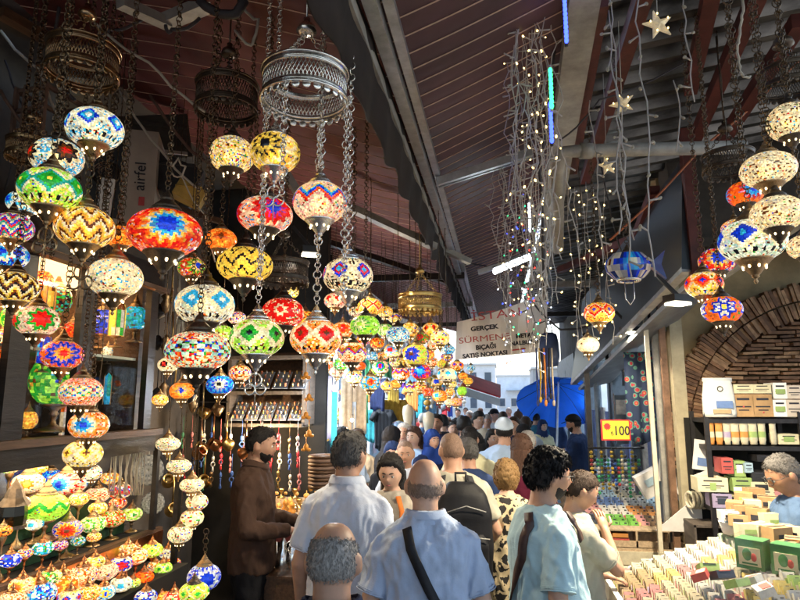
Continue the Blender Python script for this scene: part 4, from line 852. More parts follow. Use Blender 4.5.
# ---------------- left: souvenir shop across the end of the lamp stall ----------------
YB=5.15
r=root('souvenir_shelf',onY(226,425,YB),'souvenir shelf unit with two rows of slanted display boards behind the seller','shelf'); O=V(r.location)
def oy(px,py,y=YB): return onY(px,py,y)-O
b=MB(); shelfm=mat('grey_wood_shelf',(.075,.06,.05),.6,0,.4,6,bump=.2,stretch=(6,1,6))
for py in (425,393,358): p=oy(226,py); q=oy(303,py); b.box(((p.x+q.x)/2,.12,(p.z)),(q.x-p.x,.30,.03))
for px in (227,303): p=oy(px,425); q=oy(px,350); b.box((p.x,.14,(p.z+q.z)/2),(.03,.28,q.z-p.z))
b.build('shelves',shelfm,r); b=MB(); p=oy(226,425); q=oy(303,350); b.box(((p.x+q.x)/2,.29,(p.z+q.z)/2),(q.x-p.x,.02,q.z-p.z)); b.build('back_panel',wood2,r)
boardm=mat('display_blue_board',(.14,.16,.20),.5,0,.3,30)
for k,(py,x0) in enumerate(((423,230),(391,236))):
    for j in range(4 if k else 5):
        px=x0+j*(72/(4 if k else 5)); p=onY(px,py,YB-.02); rr=root('display_board',p,'%s slanted blue board of small gold charms on the %s souvenir shelf'%(['first','second','third','fourth','fifth'][j],['lower','upper'][k]),'display board'); b=MB(); wdt=.115 if not k else .14
        b.slab([(0,0,0.02),(wdt,0,0.02),(wdt,.14,.17),(0,.14,.17)],.006); b.build('board',boardm,rr)
        for a in range(3):
            for c in range(4):
                b=MB(); b.lathe([(0,0),(.009,.004),(.006,.014),(.011,.022),(.004,.034),(0,.036)],7,(.02+a*(wdt-.04)/2,.01+c*.035,.04+c*.037)); b.build('charm',[brass,orgp,silver][(a+c+j)%3],rr,True)
b=MB(); b.box((0,0,0),(1.5,.08,4.1)); tag(b.build('shop_partition',dark,loc=(-2.35,5.5,2.05)),'dark partition behind the souvenir shelf','wall')
# copper pots hanging, first a rail
p=onY(200,402,5.0); q=onY(228,402,5.0); b=MB(); b.cyl((0,0,0),q-p+V((.0,0,0)),.008); tag(b.build('pot_rail',iron,loc=p),'black rail the brass coffee pots hang from','rail')
def pot(m):
    b=MB(); b.lathe([(0,0),(.035,0),(.042,.015),(.036,.045),(.026,.06),(.034,.07),(.030,.07),(.022,.058)],14,m=0); b.tube([(.03,0,.06),(.09,0,.1),(.17,0,.14)],[.007,.005,.004],6,0); b.torus((.175,0,.142),.008,.002,(0,1,0),8,4); return b.mesh('coffee_pot',m,True)
PM=[pot(brass),pot(copper),pot(bronze)]
for i,(px,py,lb) in enumerate([(208,415,'brass coffee pot hanging highest at the left of the souvenir shelf'),(222,412,'bronze coffee pot next to the highest brass one'),(232,447,'brass coffee pot hanging under the left corner of the shelf'),(218,447,'copper coffee pot in the middle of the hanging pots'),(204,450,'brass coffee pot hanging at the far left of the pots'),(206,483,'small brass pot low by the seller back'),(168,483,'small brass pot behind the corner post'),(170,512,'small brass cup beside the disc stand'),(196,455,'dark copper pot beside the disc lamps'),(240,455,'copper pot at the seller neck height')]):
    o=inst(PM[[0,2,0,1,0,0,0,0,1,1][i]],'coffee_pot',onY(px,py,4.9 if px>200 else 4.6),(0,R(-60),R(20*i)),1.25); tag(o,lb,'coffee pot','brass and copper pots for sale')
# hanging trinkets behind the seller
hk=[]
cols=[mat('red_glass',(.25,.02,.03),.2,0,.3,9),mat('trinket_silver',(.5,.5,.5),.3,.7,.3,9),brass,mat('trinket_blue',(.04,.09,.3),.3,0,.3,9),mat('trinket_pink',(.45,.15,.15),.5,0,.3,9),mat('trinket_white',(.5,.47,.42),.5,0,.2,9),mat('trinket_green',(.06,.22,.12),.5,0,.2,9),bronze]
tk=random.Random(4); TN=['red glass','silver','brass','blue','pink','ivory','green','bronze']
TM=[]
for m in cols:
    b=MB(); b.tube([(0,0,.14),(0,0,0)],.0025,4); b.ball((0,0,-.01),(.016,.012,.022),8,6); b.torus((0,0,-.055),.018,.005,(0,1,0),10,5); b.lathe([(0,-.12),(.012,-.11),(.006,-.075),(0,-.07)],7); TM.append(b.mesh('hanging_charm',m,True))
for row in range(3):
    for i in range(13):
        px=184+i*9.6+tk.uniform(-2,2); py=436+row*19+tk.uniform(-3,3); k=tk.randrange(8)
        o=inst(TM[k],'hanging_charm',onY(px,py,5.05),(0,0,tk.uniform(0,3)),1.1); tag(o,'%s charm hanging in the %s row of trinkets behind the seller'%(TN[k],['top','middle','bottom'][row]),'charm','trinkets on the wall behind the seller')
# sale table with wooden and gilt souvenirs
T0=onZ(286,512,1.08)
r=root('sale_table',(T0.x,T0.y+.3,0),'market table with dark red cloth and gilt souvenirs in front of the seller','table')
b=MB(); b.box((.05,.15,1.04),(.95,.95,.04)); b.build('tabletop',palewood,r)
b=MB(); b.box((.05,-.33,.94),(.97,.02,.18)); b.box((-.43,.15,.94),(.02,.97,.18)); b.box((.53,.15,.94),(.02,.97,.18)); b.build('table_cloth',mat('dark_red_cloth',(.09,.015,.02),.85,0,.3,8,bump=.2),r)
for x in(-.4,.5):
    for y in(-.28,.58): b=MB(); b.box((x,y,.51),(.04,.04,1.02)); b.build('leg',wood2,r)
TX,TY=T0.x,T0.y+.3
gold=mat('gilt_wood',(.62,.27,.05),.4,.2,.35,30,emit=.0); gm=mat('amber_souvenir',(.7,.36,.1),.35,0,.3,30)
def sv(k,m):
    b=MB(); 
    if k==0: b.lathe([(0,0),(.025,0),(.028,.02),(.012,.035),(.022,.05),(.018,.07),(.004,.085),(0,.1)],12)
    elif k==1: b.ball((0,0,.022),(.024,.024,.02),10,7); b.lathe([(.004,.04),(.003,.06),(0,.062)],6)
    elif k==2: b.lathe([(0,0),(.03,0),(.03,.012),(.008,.016),(.008,.04),(.02,.05),(.024,.075),(.018,.075)],12)
    else: b.box((0,0,.02),(.045,.03,.04)); b.ball((0,0,.045),(.02,.013,.015),8,5)
    return b.mesh('souvenir',m,True)
SM=[sv(0,gold),sv(1,gm),sv(2,brass),sv(3,bronze),sv(1,silver),sv(0,gm)]; SN=['gilt minaret shaped','amber round','brass goblet shaped','bronze box shaped','silver round','amber tower shaped']
for i in range(9):
    for j in range(8):
        tier=j//3; k=tk.choice([0,1,1,5,2,3] if i<6 else [4,1,4,3,2]); x=TX-.38+i*.105+tk.uniform(-.02,.02); y=TY-.27+j*.11+tk.uniform(-.02,.02)
        o=inst(SM[k],'souvenir',(x,y,1.061+tier*.07),(0,0,tk.uniform(0,6)),1.15); tag(o,'%s souvenir on the %s of the sale table'%(SN[k],['front edge','middle step','raised back step'][tier]),'souvenir','gilt souvenirs on the sale table')
b=MB(); b.box((TX,TY+.19,1.095),(.9,.32,.068)); b.box((TX,TY+.5,1.13),(.9,.28,.138)); tag(b.build('display_step',palewood),'pale wooden step on the sale table','display step')
# little warm lamp over the table: the bulbs seen hanging in the cluster
for px,py,D,pw in ((335,388,5.2,16),(352,420,6.2,10),(262,405,4.4,18)):
    p=P(px,py,D); r=root('light_bulb',p,['bright cold bulb','small warm bulb','warm bulb'][0 if px==335 else 1 if px==352 else 2]+[' in the middle of the lamp string',' right of the lamp string',' under the souvenir shelf'][0 if px==335 else 1 if px==352 else 2],'light bulb')
    if px==262: r.location=onY(262,429,4.95)
    b=MB(); b.ball((0,0,0),.028 if px==335 else .018,12,9); b.build('bulb',glow if px!=335 else glowc,r,True); b=MB(); b.cyl((0,0,.02),(0,0,.06),.012,n=10); b.tube([(0,0,.06),(0,0,.5 if px!=262 else .1)],.003,4); b.build('socket',black,r)
    l=bpy.data.lights.new('bulb_light','POINT'); l.energy=pw; l.color=(1,.72,.4) if px!=335 else (.85,.93,1); l.shadow_soft_size=.04; o=bpy.data.objects.new('bulb_light',l); COL.objects.link(o); o.parent=r; o.location=(0,-.06,-.05)
# ewers and crates under the table
for i,(px,py) in enumerate(((293,556),(303,549),(283,560))):
    b=MB(); b.lathe([(0,0),(.05,0),(.03,.03),(.06,.09),(.05,.15),(.02,.2),(.025,.23),(.01,.26),(0,.3)],14); b.tube([(.05,0,.1),(.1,0,.16),(.1,0,.22)],[.01,.008,.005],6); b.tube([(-.05,0,.1),(-.1,0,.17),(-.02,0,.22)],.005,6); p=onY(px,py,4.15)
    o=b.build('ewer',silver,None,True,(p.x,p.y,p.z-.12),i*1.2); tag(o,['middle silver ewer on the crate by the table','right silver ewer on the crate by the table','left silver ewer on the crate by the table'][i],'ewer')
p=onY(290,567,4.1); b=MB(); b.box((0,0,-.16),(.42,.28,.3)); b.box((0,0,0),(.45,.3,.02)); tag(b.build('wooden_crate',wood2,loc=(p.x,p.y,p.z-.03)),'brown crate carrying the silver ewers','crate')
b=MB(); b.box((0,0,0),(.4,.3,.4)); tag(b.build('plastic_crate',mat('green_plastic',(.03,.14,.07),.5,0,.3,9),loc=(p.x,p.y-.02,.2)),'dark green crate under the ewers','crate')
for k in range(9):
    b=MB(); b.torus((0,0,0),.10,.016,(0,0,1),22,6); b.lathe([(0,0),(.1,0)],22); b.lathe([(.1,-.002),(0,-.002)],22); p=P(322,486-k*3.7,4.9); tag(b.build('round_tray',[wood2,tan][k%2],None,True,p),'round brown basket tray in the stack right of the seller, '+['lowest','second','third','fourth','middle','sixth','seventh','eighth','topmost'][k],'tray','stack of round trays')
# orange charms string at px 305
for i,py in enumerate((375,397,415,433,447)):
    p=P(306+(i%2)*3,py,4.7); b=MB(); b.ball((0,0,0),(.02,.012,.028),8,6); b.ball((.02,0,-.02),(.022,.012,.014),8,5); b.ball((-.02,0,-.02),(.02,.012,.014),8,5); b.tube([(0,0,.02),(0,0,.12)],.003,4); tag(b.build('orange_ornament',gold,None,True,p),['topmost','second','third','fourth','lowest'][i]+' orange flower ornament on the string beside the souvenir shelf','ornament','orange flower ornaments')
# ---------------- cloth things ----------------
def clothmesh(w,h,seed,taper=1.,folds=5):
    rr=random.Random(seed); b=MB(); nx,nz=14,8; vs=[]
    for j in range(nz+1):
        t=j/nz
        for i in range(nx+1):
            s=i/nx-.5; ww=w*(1+(taper-1)*t); vs.append((s*ww,.03*w*math.sin(s*folds*6+seed+t)*(.4+t)*3*.5,-h*t+(.02*math.sin(s*9) if j==nz else 0)))
    b.add(vs,[(j*(nx+1)+i,j*(nx+1)+i+1,(j+1)*(nx+1)+i+1,(j+1)*(nx+1)+i) for j in range(nz) for i in range(nx)]); return b
CL={'red':(.35,.02,.03),'royal blue':(.03,.08,.4),'pale lilac':(.4,.36,.5),'beige':(.4,.33,.25),'violet':(.28,.06,.5),'pink':(.6,.15,.25),'turquoise':(.05,.35,.4),'white':(.6,.6,.6),'black':(.015,.015,.02),'navy':(.02,.03,.1),'mustard':(.45,.28,.04),'green':(.05,.25,.1),'grey':(.22,.23,.25),'orange':(.6,.2,.04),'sky blue':(.2,.38,.6)}
def hcloth(px,py,D,w,h,c,lb,cat='scarf',name='hanging_scarf',group=None,seed=None,taper=1.):
    b=clothmesh(w,h,seed or int(px),taper); m=mat('cloth_'+c.replace(' ','_'),CL[c],.85,0,.25,14,bump=.15); o=b.build(name,m,None,True,P(px,py,D),rng.uniform(-.5,.5)); md=o.modifiers.new('s','SOLIDIFY'); md.thickness=.006; return tag(o,lb,cat,group)
for px,py,w,h,c in ((311,388,.08,.55,'red'),(317,382,.07,.6,'white'),(322,380,.08,.6,'royal blue'),(328,376,.08,.6,'pale lilac'),(316,440,.14,.28,'beige'),(334,392,.07,.5,'turquoise')):
    hcloth(px,py,5.7,w,h,c,c+' scarf hanging behind the stack of round trays','scarf','hanging_scarf','scarves beside the souvenir shop')
for i,(px,py,w,h,c) in enumerate(((354,378,.30,.62,'beige'),(348,402,.26,.5,'grey'))): hcloth(px,py,7.,w,h,c,['long beige fringed rug hanging before the bright shop','grey woven rug hanging under the beige one'][i],'rug','hanging_rug')
# shopfronts left, y 5.6 .. 15
fr=mat('blue_grey_frame',(.10,.13,.17),.5,.3,.3,8); inn=mat('bright_interior',(.62,.68,.72),.8,0,.15,4)
for i,y0 in enumerate((5.7,7.9,10.1,12.3,14.5,17.)):
    y1=y0+2.1; x=-2.3; r=root('shopfront',(x,y0,0),['first','second','third','fourth','fifth','last'][i]+' lit shopfront down the left side of the street','shop','shopfronts on the left side')
    b=MB(); b.box((-.1,.06,1.7),(.3,.14,3.4)); b.box((-.1,2.1,1.7),(.3,.14,3.4)); b.box((-.1,1.05,3.15),(.28,2.2,.5)); b.box((-.05,1.05,.2),(.2,2.0,.4)); b.box((0,.72,1.7),(.05,.05,2.6)); b.box((0,1.4,1.7),(.05,.05,2.6)); b.build('frame',fr,r)
    b=MB(); b.box((-1.6,1.05,1.6),(.05,2.2,3.2)); b.box((-.8,2.18,1.6),(1.6,.04,3.2)); b.box((-.8,.02,1.6),(1.6,.04,3.2)); b.box((-.8,1.05,3.2),(1.6,2.2,.04)); b.build('interior_wall',inn,r)
    b=MB(); b.box((-.01,1.08,1.65),(.012,1.9,2.5)); b.build('glass_pane',glass,r)
    b=MB(); b.box((-.5,1.05,3.12),(.25,1.6,.05)); b.build('ceiling_lamp',glowc,r)
    b=MB()
    for z in (.7,1.2,1.7,2.2): b.box((-1.3,1.05,z),(.4,1.9,.03))
    b.build('shelf',inn,r)
    l=area('shop_light',(-.5,1.05,3.05),.3,1.6,130,(.78,.9,1),r)
# ---------------- right: brick arch, wall, shelves ----------------
YW=5.35
W0=onY(690,420,YW)
brickm=mat('old_brick',(.19,.10,.055),.9,0,.5,14,bump=.5); mort=mat('mortar_wall',(.27,.20,.11),.9,0,.5,1.6,bump=.3)
b=MB(); b.box((0,.16,0),(2.6,.24,4.6)); tag(b.build('shop_back_wall',mort,loc=(W0.x+1.18,YW,2.3)),'yellowish plaster wall with a brick arch on the right','wall')
b=MB(); b.box((0,0,0),(2.6,.3,1.5)); b.box((0,-.16,-.72),(2.6,.08,.08)); tag(b.build('upper_wall',plaster,loc=(W0.x+1.2,YW-.12,3.98)),'dark upper wall above the brick arch','wall')  # darker slab set in front of the wall above the arch
b=MB(); b.box((0,0,0),(.15,11.5,1.5)); tag(b.build('upper_wall',plaster,loc=(1.75,11.3,3.6)),'dark upper wall over the right hand shopfronts','wall')
r=root('brick_arch',onY(838,440,YW),'old brick arch with fanned bricks on the right hand wall','arch'); O=V(r.location)
S_=YW/5.0*.0  # (unused)
ppm=(onY(800,400,YW)-onY(700,400,YW)).x/100
b=MB(); rr=random.Random(9); b.ball((0,.08,0),(168*ppm,.02,168*ppm),40,20,3)
Ro,Rm,Ri=168*ppm,128*ppm,58*ppm
n=100
for i in range(n):
    a=R(45)+R(145)*i/(n-1); c=(Rm+Ro)/2; L_=(Ro-Rm)*rr.uniform(.85,1.12); M=Matrix.Rotation(-a+PI/2+rr.uniform(-.03,.03),3,'Y')
    for h_ in (-1,1): q=c+h_*L_/4; b.box((q*math.cos(a),-.02-rr.uniform(0,.035),q*math.sin(a)),(rr.uniform(.020,.028),.10,L_/2-.012),M=M,m=rr.randrange(3))
z=-.5
while z<Rm:
    x=-math.sqrt(max(0,Rm*Rm-max(z,0)**2)); xe=-math.sqrt(max(0,Ri*Ri-max(z,0)**2)) if z<Ri else Rm*.55
    xe+=rr.uniform(-.05,.05)
    while x<xe:
        l=rr.uniform(.10,.20); b.box((x+l/2,-.0-rr.uniform(0,.05),z+rr.uniform(-.004,.004)),(l-.012,.12,rr.uniform(.018,.026)),M=Matrix.Rotation(rr.uniform(-.05,.05),3,'Y'),m=rr.randrange(3)); x+=l
    z+=.033
for i in range(34):
    z=-.9+i*.038; b.box((-Rm-.02+rr.uniform(-.02,.02),-.01,z),(.13,.1,.032))
b.build('bricks',[brickm,mat('old_brick_dark',(.12,.065,.04),.9,0,.5,14,bump=.6),mat('old_brick_pale',(.27,.16,.09),.9,0,.5,14,bump=.6),mat('brick_mortar',(.20,.15,.09),.95,0,.4,12,bump=.5)],r)
for px,w,m,nm,lb,y,z0,z1 in ((681,.095,cream,'wall_pillar','cream painted pillar left of the brick arch',5.2,0,3.2),(668,.045,rust,'rusty_pole','rusty pole left of the cream pillar',5.1,0,3.1),(652,.03,mat('ivory_pole',(.5,.45,.34),.5,0,.2,9),'white_pole','thin ivory pole in front of the patterned textile',4.9,0.9,2.9),(589,.05,iron,'black_post','black post right of the blue umbrella',6.6,0,2.7),(597,.03,fr,'grey_post','slim grey post next to the black post',7.0,0,2.7),(661,.05,greyp,'grey_pole','grey pole behind the rusty one',5.3,0,3.)):
    p=onY(px,420,y); b=MB(); b.box((0,0,(z0+z1)/2),(w,w,z1-z0)); b.box((0,0,z1-.1),(w*1.3,w*1.3,.04)); tag(b.build(nm,m,loc=(p.x,p.y,0)),lb,'pillar' if 'pillar' in nm else 'post')
# shops behind the far counter (right side facade)
for i,(y0,y1) in enumerate(((5.5,7.6),(7.8,10.),(10.2,13),(13.2,17))):
    r=root('shopfront',(1.35 if i<2 else 1.6,y0,0),['nearest','second','third','farthest'][i]+' shopfront on the right side of the street','shop','shopfronts on the right side')
    w=y1-y0; b=MB(); b.box((.1,.06,1.5),(.25,.12,3.)); b.box((.1,w,1.5),(.25,.12,3.)); b.box((.1,w/2,2.75),(.25,w,.5)); b.box((.0,w*.5,1.4),(.06,.06,2.6)); b.build('frame',[fr,fr,fr,fr][i],r)
    b=MB(); b.box((.9,w/2,1.5),(.06,w,3)); b.box((.5,w-.03,1.5),(.9,.04,3)); b.box((.5,.03,1.5),(.9,.04,3)); b.build('interior_wall',inn,r)
    for k in range(5): 
        b=MB(); b.box((.06,.25+k*w/5.5,1.55),(.03,w/8,.5+.1*(k%3))); b.build('poster',mat(['poster_grey','poster_blue','poster_white'][k%3],[(.25,.27,.3),(.12,.16,.35),(.45,.45,.44)][k%3],.5,0,.4,12),r)
    b=MB(); b.box((.4,w/2,2.9),(.15,w*.7,.04)); b.build('ceiling_lamp',glowc,r); area('shop_light',(.4,w/2,2.85),.2,w*.6,35,(.8,.92,1),r)
p=P(641,352,5.3); b=clothmesh(.30,.78,3); tm=mat('flower_textile',(.02,.03,.07),.8,0,.0,30,col2=None)
def flowerm():
    m=bpy.data.materials.new('flowered_cloth'); m.use_nodes=True; nt=m.node_tree; N=nt.nodes; L_=nt.links; bs=N['Principled BSDF']; bs.inputs['Roughness'].default_value=.8
    tc=N.new('ShaderNodeTexCoord'); v=N.new('ShaderNodeTexVoronoi'); v.inputs['Scale'].default_value=16; L_.new(tc.outputs['Object'],v.inputs['Vector']); rp=N.new('ShaderNodeValToRGB'); rp.color_ramp.interpolation='CONSTANT'; e=rp.color_ramp.elements; e[0].position=0; e[0].color=(.45,.2,.05,1); e[1].position=.12; e[1].color=(.4,.03,.05,1); q=e.new(.3); q.color=(.1,.25,.2,1); q=e.new(.42); q.color=(.015,.03,.08,1)
    L_.new(v.outputs['Distance'],rp.inputs[0]); L_.new(rp.outputs[0],bs.inputs['Base Color']); return m
o=b.build('patterned_textile',flowerm(),None,True,p); o.modifiers.new('s','SOLIDIFY').thickness=.01; tag(o,'dark blue textile with red flowers hanging behind the ivory pole','textile')
hcloth(660,350,5.25,.2,.6,'black','black cloth hanging right of the flowered textile','cloth','hanging_cloth')
for i,(px,py,w,h) in enumerate(((626,362,.1,.25),(634,352,.13,.3),(645,342,.1,.34),(620,395,.12,.5))):
    p=P(px,py,6.3); b=MB(); b.box((0,0,-h/2),(w,.02,h)); b.box((0,-.012,-h*.25),(w*.8,.004,h*.3),m=1); b.box((0,-.012,-h*.7),(w*.6,.004,h*.2),m=1); tag(b.build('framed_picture',[fr,MATS['poster_white']],loc=p),['small bluish poster frame','wide grey poster frame','tall pale poster frame','grey hanging panel'][i]+' beside the flowered textile','poster')
# price sign
p=P(615.5,430,5.0); r=root('price_sign',p,'yellow price sign with red border reading 100','sign'); b=MB(); b.box((0,0,0),(.24,.012,.17),m=0); b.box((0,-.007,0),(.215,.006,.148),m=1); b.build('card',[mat('sign_red',(.55,.03,.03),.4,0,.1,9),mat('sign_yellow',(.8,.62,.04),.4,0,.1,9)],r)
r.rotation_euler.z=.12; fm=V((math.cos(.12),math.sin(.12),0))
t1=text('100',.105,(0,0,0),(1,0,0),(0,0,1),blkp,None,'lettering',width=.12,bold=.002); t1.parent=r; t1.matrix_local=Matrix.Translation((-.022,-.0115,-.04))@Matrix.Rotation(R(90),4,'X')
t2=text('₺',.05,(0,0,0),(1,0,0),(0,0,1),blkp,None,'lettering'); t2.parent=r; t2.matrix_local=Matrix.Translation((-.045,-.0115,-.045))@Matrix.Rotation(R(90),4,'X')
b=MB(); poly=[((.034 if k%2 else .022)*math.cos(k*PI/12),(.034 if k%2 else .022)*math.sin(k*PI/12)) for k in range(24)]; b.prism(poly,.002,(-.07,-.011,.03),(1,0,0),(0,0,1)); b.build('red_burst',MATS['sign_red'],r)
b=MB(); b.cyl((0,0,.08),(0,0,.3),.004); b.build('hanger',iron,r)
# bead strings below the sign
bc={'yellow':(.4,.27,.03),'red':(.3,.03,.03),'green':(.04,.3,.12),'navy':(.02,.03,.1),'cream':(.55,.48,.36),'black':(.02,.02,.02),'blue':(.04,.12,.45),'white':(.4,.4,.4)}
bk=list(bc)
for i in range(15):
    px=591+i*3.4; py=450+(i%3)*4; c=bk[(i*5+i//3)%8]; c2=bk[(i*3+1)%8]; p=P(px,py,5.5+.1*(i%2)); b=MB(); b.tube([(0,0,.04),(0,0,-.30-.05*(i%3))],.002,4,2)
    for k in range(7+i%4): b.ball((0,0,-.02-k*.036),(.016,.014,.015),8,6,(k//2)%2)
    tag(b.build('bead_string',[mat('bead_'+c,bc[c],.35,0,.2,20),mat('bead_'+c2,bc[c2],.35,0,.2,20),cabled],None,True,p),'string of %s and %s beads hanging behind the card counter'%(c,c2),'bead string','bead strings under the price sign')
p=P(588,448,5.5); q=P(644,448,5.6); b=MB(); b.cyl((0,0,0),q-p,.01); tag(b.build('bead_rail',iron,loc=p),'black rail carrying the bead strings','rail')
# hanging black bag and belts near the banner
p=P(549,342,5.6); r=root('hanging_bag',p,'dark blue bag hanging right of the banner','bag'); r.scale=(.72,.72,.9); b=MB(); b.lathe([(.0,-.26),(.10,-.25),(.13,-.15),(.12,.0),(.10,.08),(.05,.1),(0,.1)],14,sx=1,sy=.55); b.build('body',mat('navy_bag',(.02,.035,.09),.6,0,.4,9,bump=.3),r,True); b=MB(); b.tube([(-.05,0,.09),(0,0,.3),(.05,0,.09)],.008,5); b.build('strap',black,r)
for i in range(7):
    px=536+i*2.6; b=MB(); b.tube([(0,0,0),(.01*math.sin(i),0,-.25),(.0,0,-.46+.03*(i%3))],[.008,.010,.006],6); b.ball((0,0,-.48+.03*(i%3)),(.014,.01,.03),6,5); c=['navy','mustard','black','orange','navy','black','beige'][i]
    tag(b.build('hanging_belt',mat('cloth_'+c,CL[c],.85,0,.25,14,bump=.15),None,True,P(px,348,5.3)),c+' woven belt in the bunch hanging before the umbrella','belt','bunch of hanging belts')
# far card counter and near soap counter
ccol=[mat('soap_'+n,[q*.8 for q in c],.55,0,.12,40) for n,c in dict(cream=(.58,.52,.38),white=(.62,.60,.55),green=(.30,.42,.14),pink=(.55,.25,.25),lavender=(.36,.30,.45),tan=(.42,.30,.17),yellow=(.62,.50,.18),red=(.45,.08,.07),blue=(.12,.20,.42),dark=(.04,.05,.08),mint=(.42,.55,.40),orange=(.6,.25,.06),lightblue=(.35,.48,.58),brightgreen=(.16,.45,.06),brown=(.16,.10,.06)).items()]
CN=['cream','white','green','pink','lavender','tan','yellow','red','blue','dark','mint','orange','light blue','bright green','brown']
SB={}
def soapmesh(a,c2,w=.05,d=.022,h=.075):
    k=(a,c2,w,h)
    if k not in SB:
        b=MB(); b.box((0,0,h/2),(w,d,h),m=0); b.box((0,-d/2-.0006,h*.42),(w*.86,.001,h*.42),m=1); b.box((0,0,h+.0006),(w*.6,d*.6,.001),m=1); b.box((w*.2,-d/2-.0012,h*.8),(w*.3,.001,h*.12),m=2); SB[k]=b.mesh('soap_box',[ccol[a],ccol[c2],MATS['black_print']])
    return SB[k]
CX0,CX1,CY0,CY1=.63,1.55,2.45,4.12
def cz(x): return .90+(x-CX0)*.36
r=root('soap_counter',(CX0,CY0,0),'long slanted soap counter with white edge board in the foreground','counter')
b=MB(); L_=CY1-CY0; W_=CX1-CX0
b.hexa([(0,0,.84),(W_,0,.84+W_*.36),(W_,L_,.84+W_*.36),(0,L_,.84),(0,0,.88),(W_,0,.88+W_*.36),(W_,L_,.88+W_*.36),(0,L_,.88)][::1]); b.build('display_board',cream,r)
b=MB(); b.box((-.02,L_/2,.86),(.03,L_+.04,.16)); b.box((W_/2,L_+.02,.9+W_*.18),(W_,.03,.05),M=Matrix.Rotation(-math.atan(.36),3,'Y')); b.build('edge_board',white,r)
b=MB(); b.box((W_/2,L_/2,.4),(W_-.06,L_-.05,.8)); b.build('base_cabinet',cream,r)
for i in range(1,6): b=MB(); x=W_*i/6; b.box((x,L_/2,.9+x*.36),(.006,L_,.05)); b.build('divider',glass if False else mort,r)
pal=[[(5,4),(5,2),(0,9),(3,0)],[(0,3),(6,0),(0,5),(0,2)],[(1,4),(1,0),(3,1),(1,12)],[(1,3),(0,4),(1,0),(6,1)],[(2,0),(1,2),(10,1),(2,1)],[(2,7),(10,2),(8,1),(1,7)]]
NB=['tan and purple','cream and pink','white and lavender','blush and white','green and cream','red and green']
sr=random.Random(11); nx=14; cnt=0; rest=[]
px_=W_/(nx)
y=CY0+.03; row=0
while y<CY1-.02:
    for i in range(nx):
        x=CX0+px_*(i+.5); band=int(i/nx*6)
        z=cz(x)-.02; u,v,D=proj((x,y,z+.05))
        if u>815 or v>625 or (u<590): continue
        rest.append((D,x+sr.uniform(-.002,.002),y+sr.uniform(-.005,.005),z,band,row))
    y+=.050; row+=1
rest.sort(key=lambda t:t[0])
def place_soap(x,y,z,band,row): 
    a,c=pal[band][(row//3+band)%4] if sr.random()<.93 else pal[band][sr.randrange(4)]
    return soapmesh(a,c),(x,y,z),(R(-24),R(sr.uniform(-3,3)),R(sr.uniform(-5,5))),a,c
for D,x,y,z,band,row in rest[:300]:
    me,l,rot,a,c=place_soap(x,y,z,band,row); o=inst(me,'soap_box',l,rot,(1,1.,1)); tag(o,'%s soap box with %s label, %s band of the soap counter'%(CN[a],CN[c],NB[band]),'soap box','soap boxes in slanted rows')
if len(rest)>300:
    b=MB()
    mats_=list(ccol)+[MATS['black_print']]
    for D,x,y,z,band,row in rest[300:]:
        me,l,rot,a,c=place_soap(x,y,z,band,row); M=Matrix.Translation(l)@Matrix.Rotation(rot[2],4,'Z')@Matrix.Rotation(rot[0],4,'X'); vs=[M@v.co for v in me.vertices]
        fs=[tuple(p.vertices) for p in me.polygons]; o=len(b.v); b.v+=[tuple(v) for v in vs]; b.f+=[tuple(i+o for i in f) for f in fs]; b.m+=[[a,c,15][p.material_index] for p in me.polygons]; b.c+=[None]*len(fs)
    tag(b.build('soap_boxes',mats_),'rest of the small soap boxes at the far end of the slanted soap counter','soap boxes',kind='stuff')
print('SOAPS',len(rest))
# far card counter
F0=onZ(582,545,.86)
FX0,FX1,FY0,FY1=F0.x,F0.x+1.0,F0.y,F0.y+2.0
r=root('card_counter',(FX0,FY0,0),'wooden counter with compartments and a white cloth front beyond the soap counter','counter')
b=MB(); b.box((.5,1.,.84),(1.02,2.02,.04)); b.box((.5,.0,.88),(1.0,.02,.05)); b.box((.5,.12,.93),(1.,.015,.1)); b.build('tabletop',palewood,r)
for x in (.2,.42,.66,.98): b=MB(); b.box((x,.06,.92),(.015,.14,.12)); b.build('compartment_wall',palewood,r)
b=MB(); b.box((.5,.07,.985),(1.0,.16,.012)); b.build('shelf_top',palewood,r)
b=MB(); b.box((.5,-.02,.78),(1.04,.015,.1)); b.build('cloth_trim',mat('cream_cloth',(.5,.45,.33),.9,0,.2,12,bump=.2),r)
b=MB(); b.box((.5,1.,.4),(.96,1.9,.8)); b.build('base_cabinet',cream,r)
for i,(x,w,h) in enumerate(((.13,.22,.36),(.42,.22,.24),(.67,.22,.24))):
    p=(FX0+x,FY0-.035,.72-h/2); b=MB(); b.box((0,0,0),(w,.02,h)); b.box((0,-.011,h*.1),(w*.8,.004,h*.6),m=1); b.box((0,-.014,h*.15),(w*.6,.003,.02),m=2); tag(b.build('cloth_bag',[cream,MATS['cream_cloth'] if i==0 else whitep,MATS['faded_red_print'] if i else cream],loc=p),['plain beige canvas bag hanging on the counter front','first striped pouch hanging on the counter front','second striped pouch hanging on the counter front'][i],'bag')
fp=[(12,1),(1,12),(3,6),(1,7),(11,0),(8,1),(1,4),(12,1),(0,6),(13,13),(14,9)]
FN={}
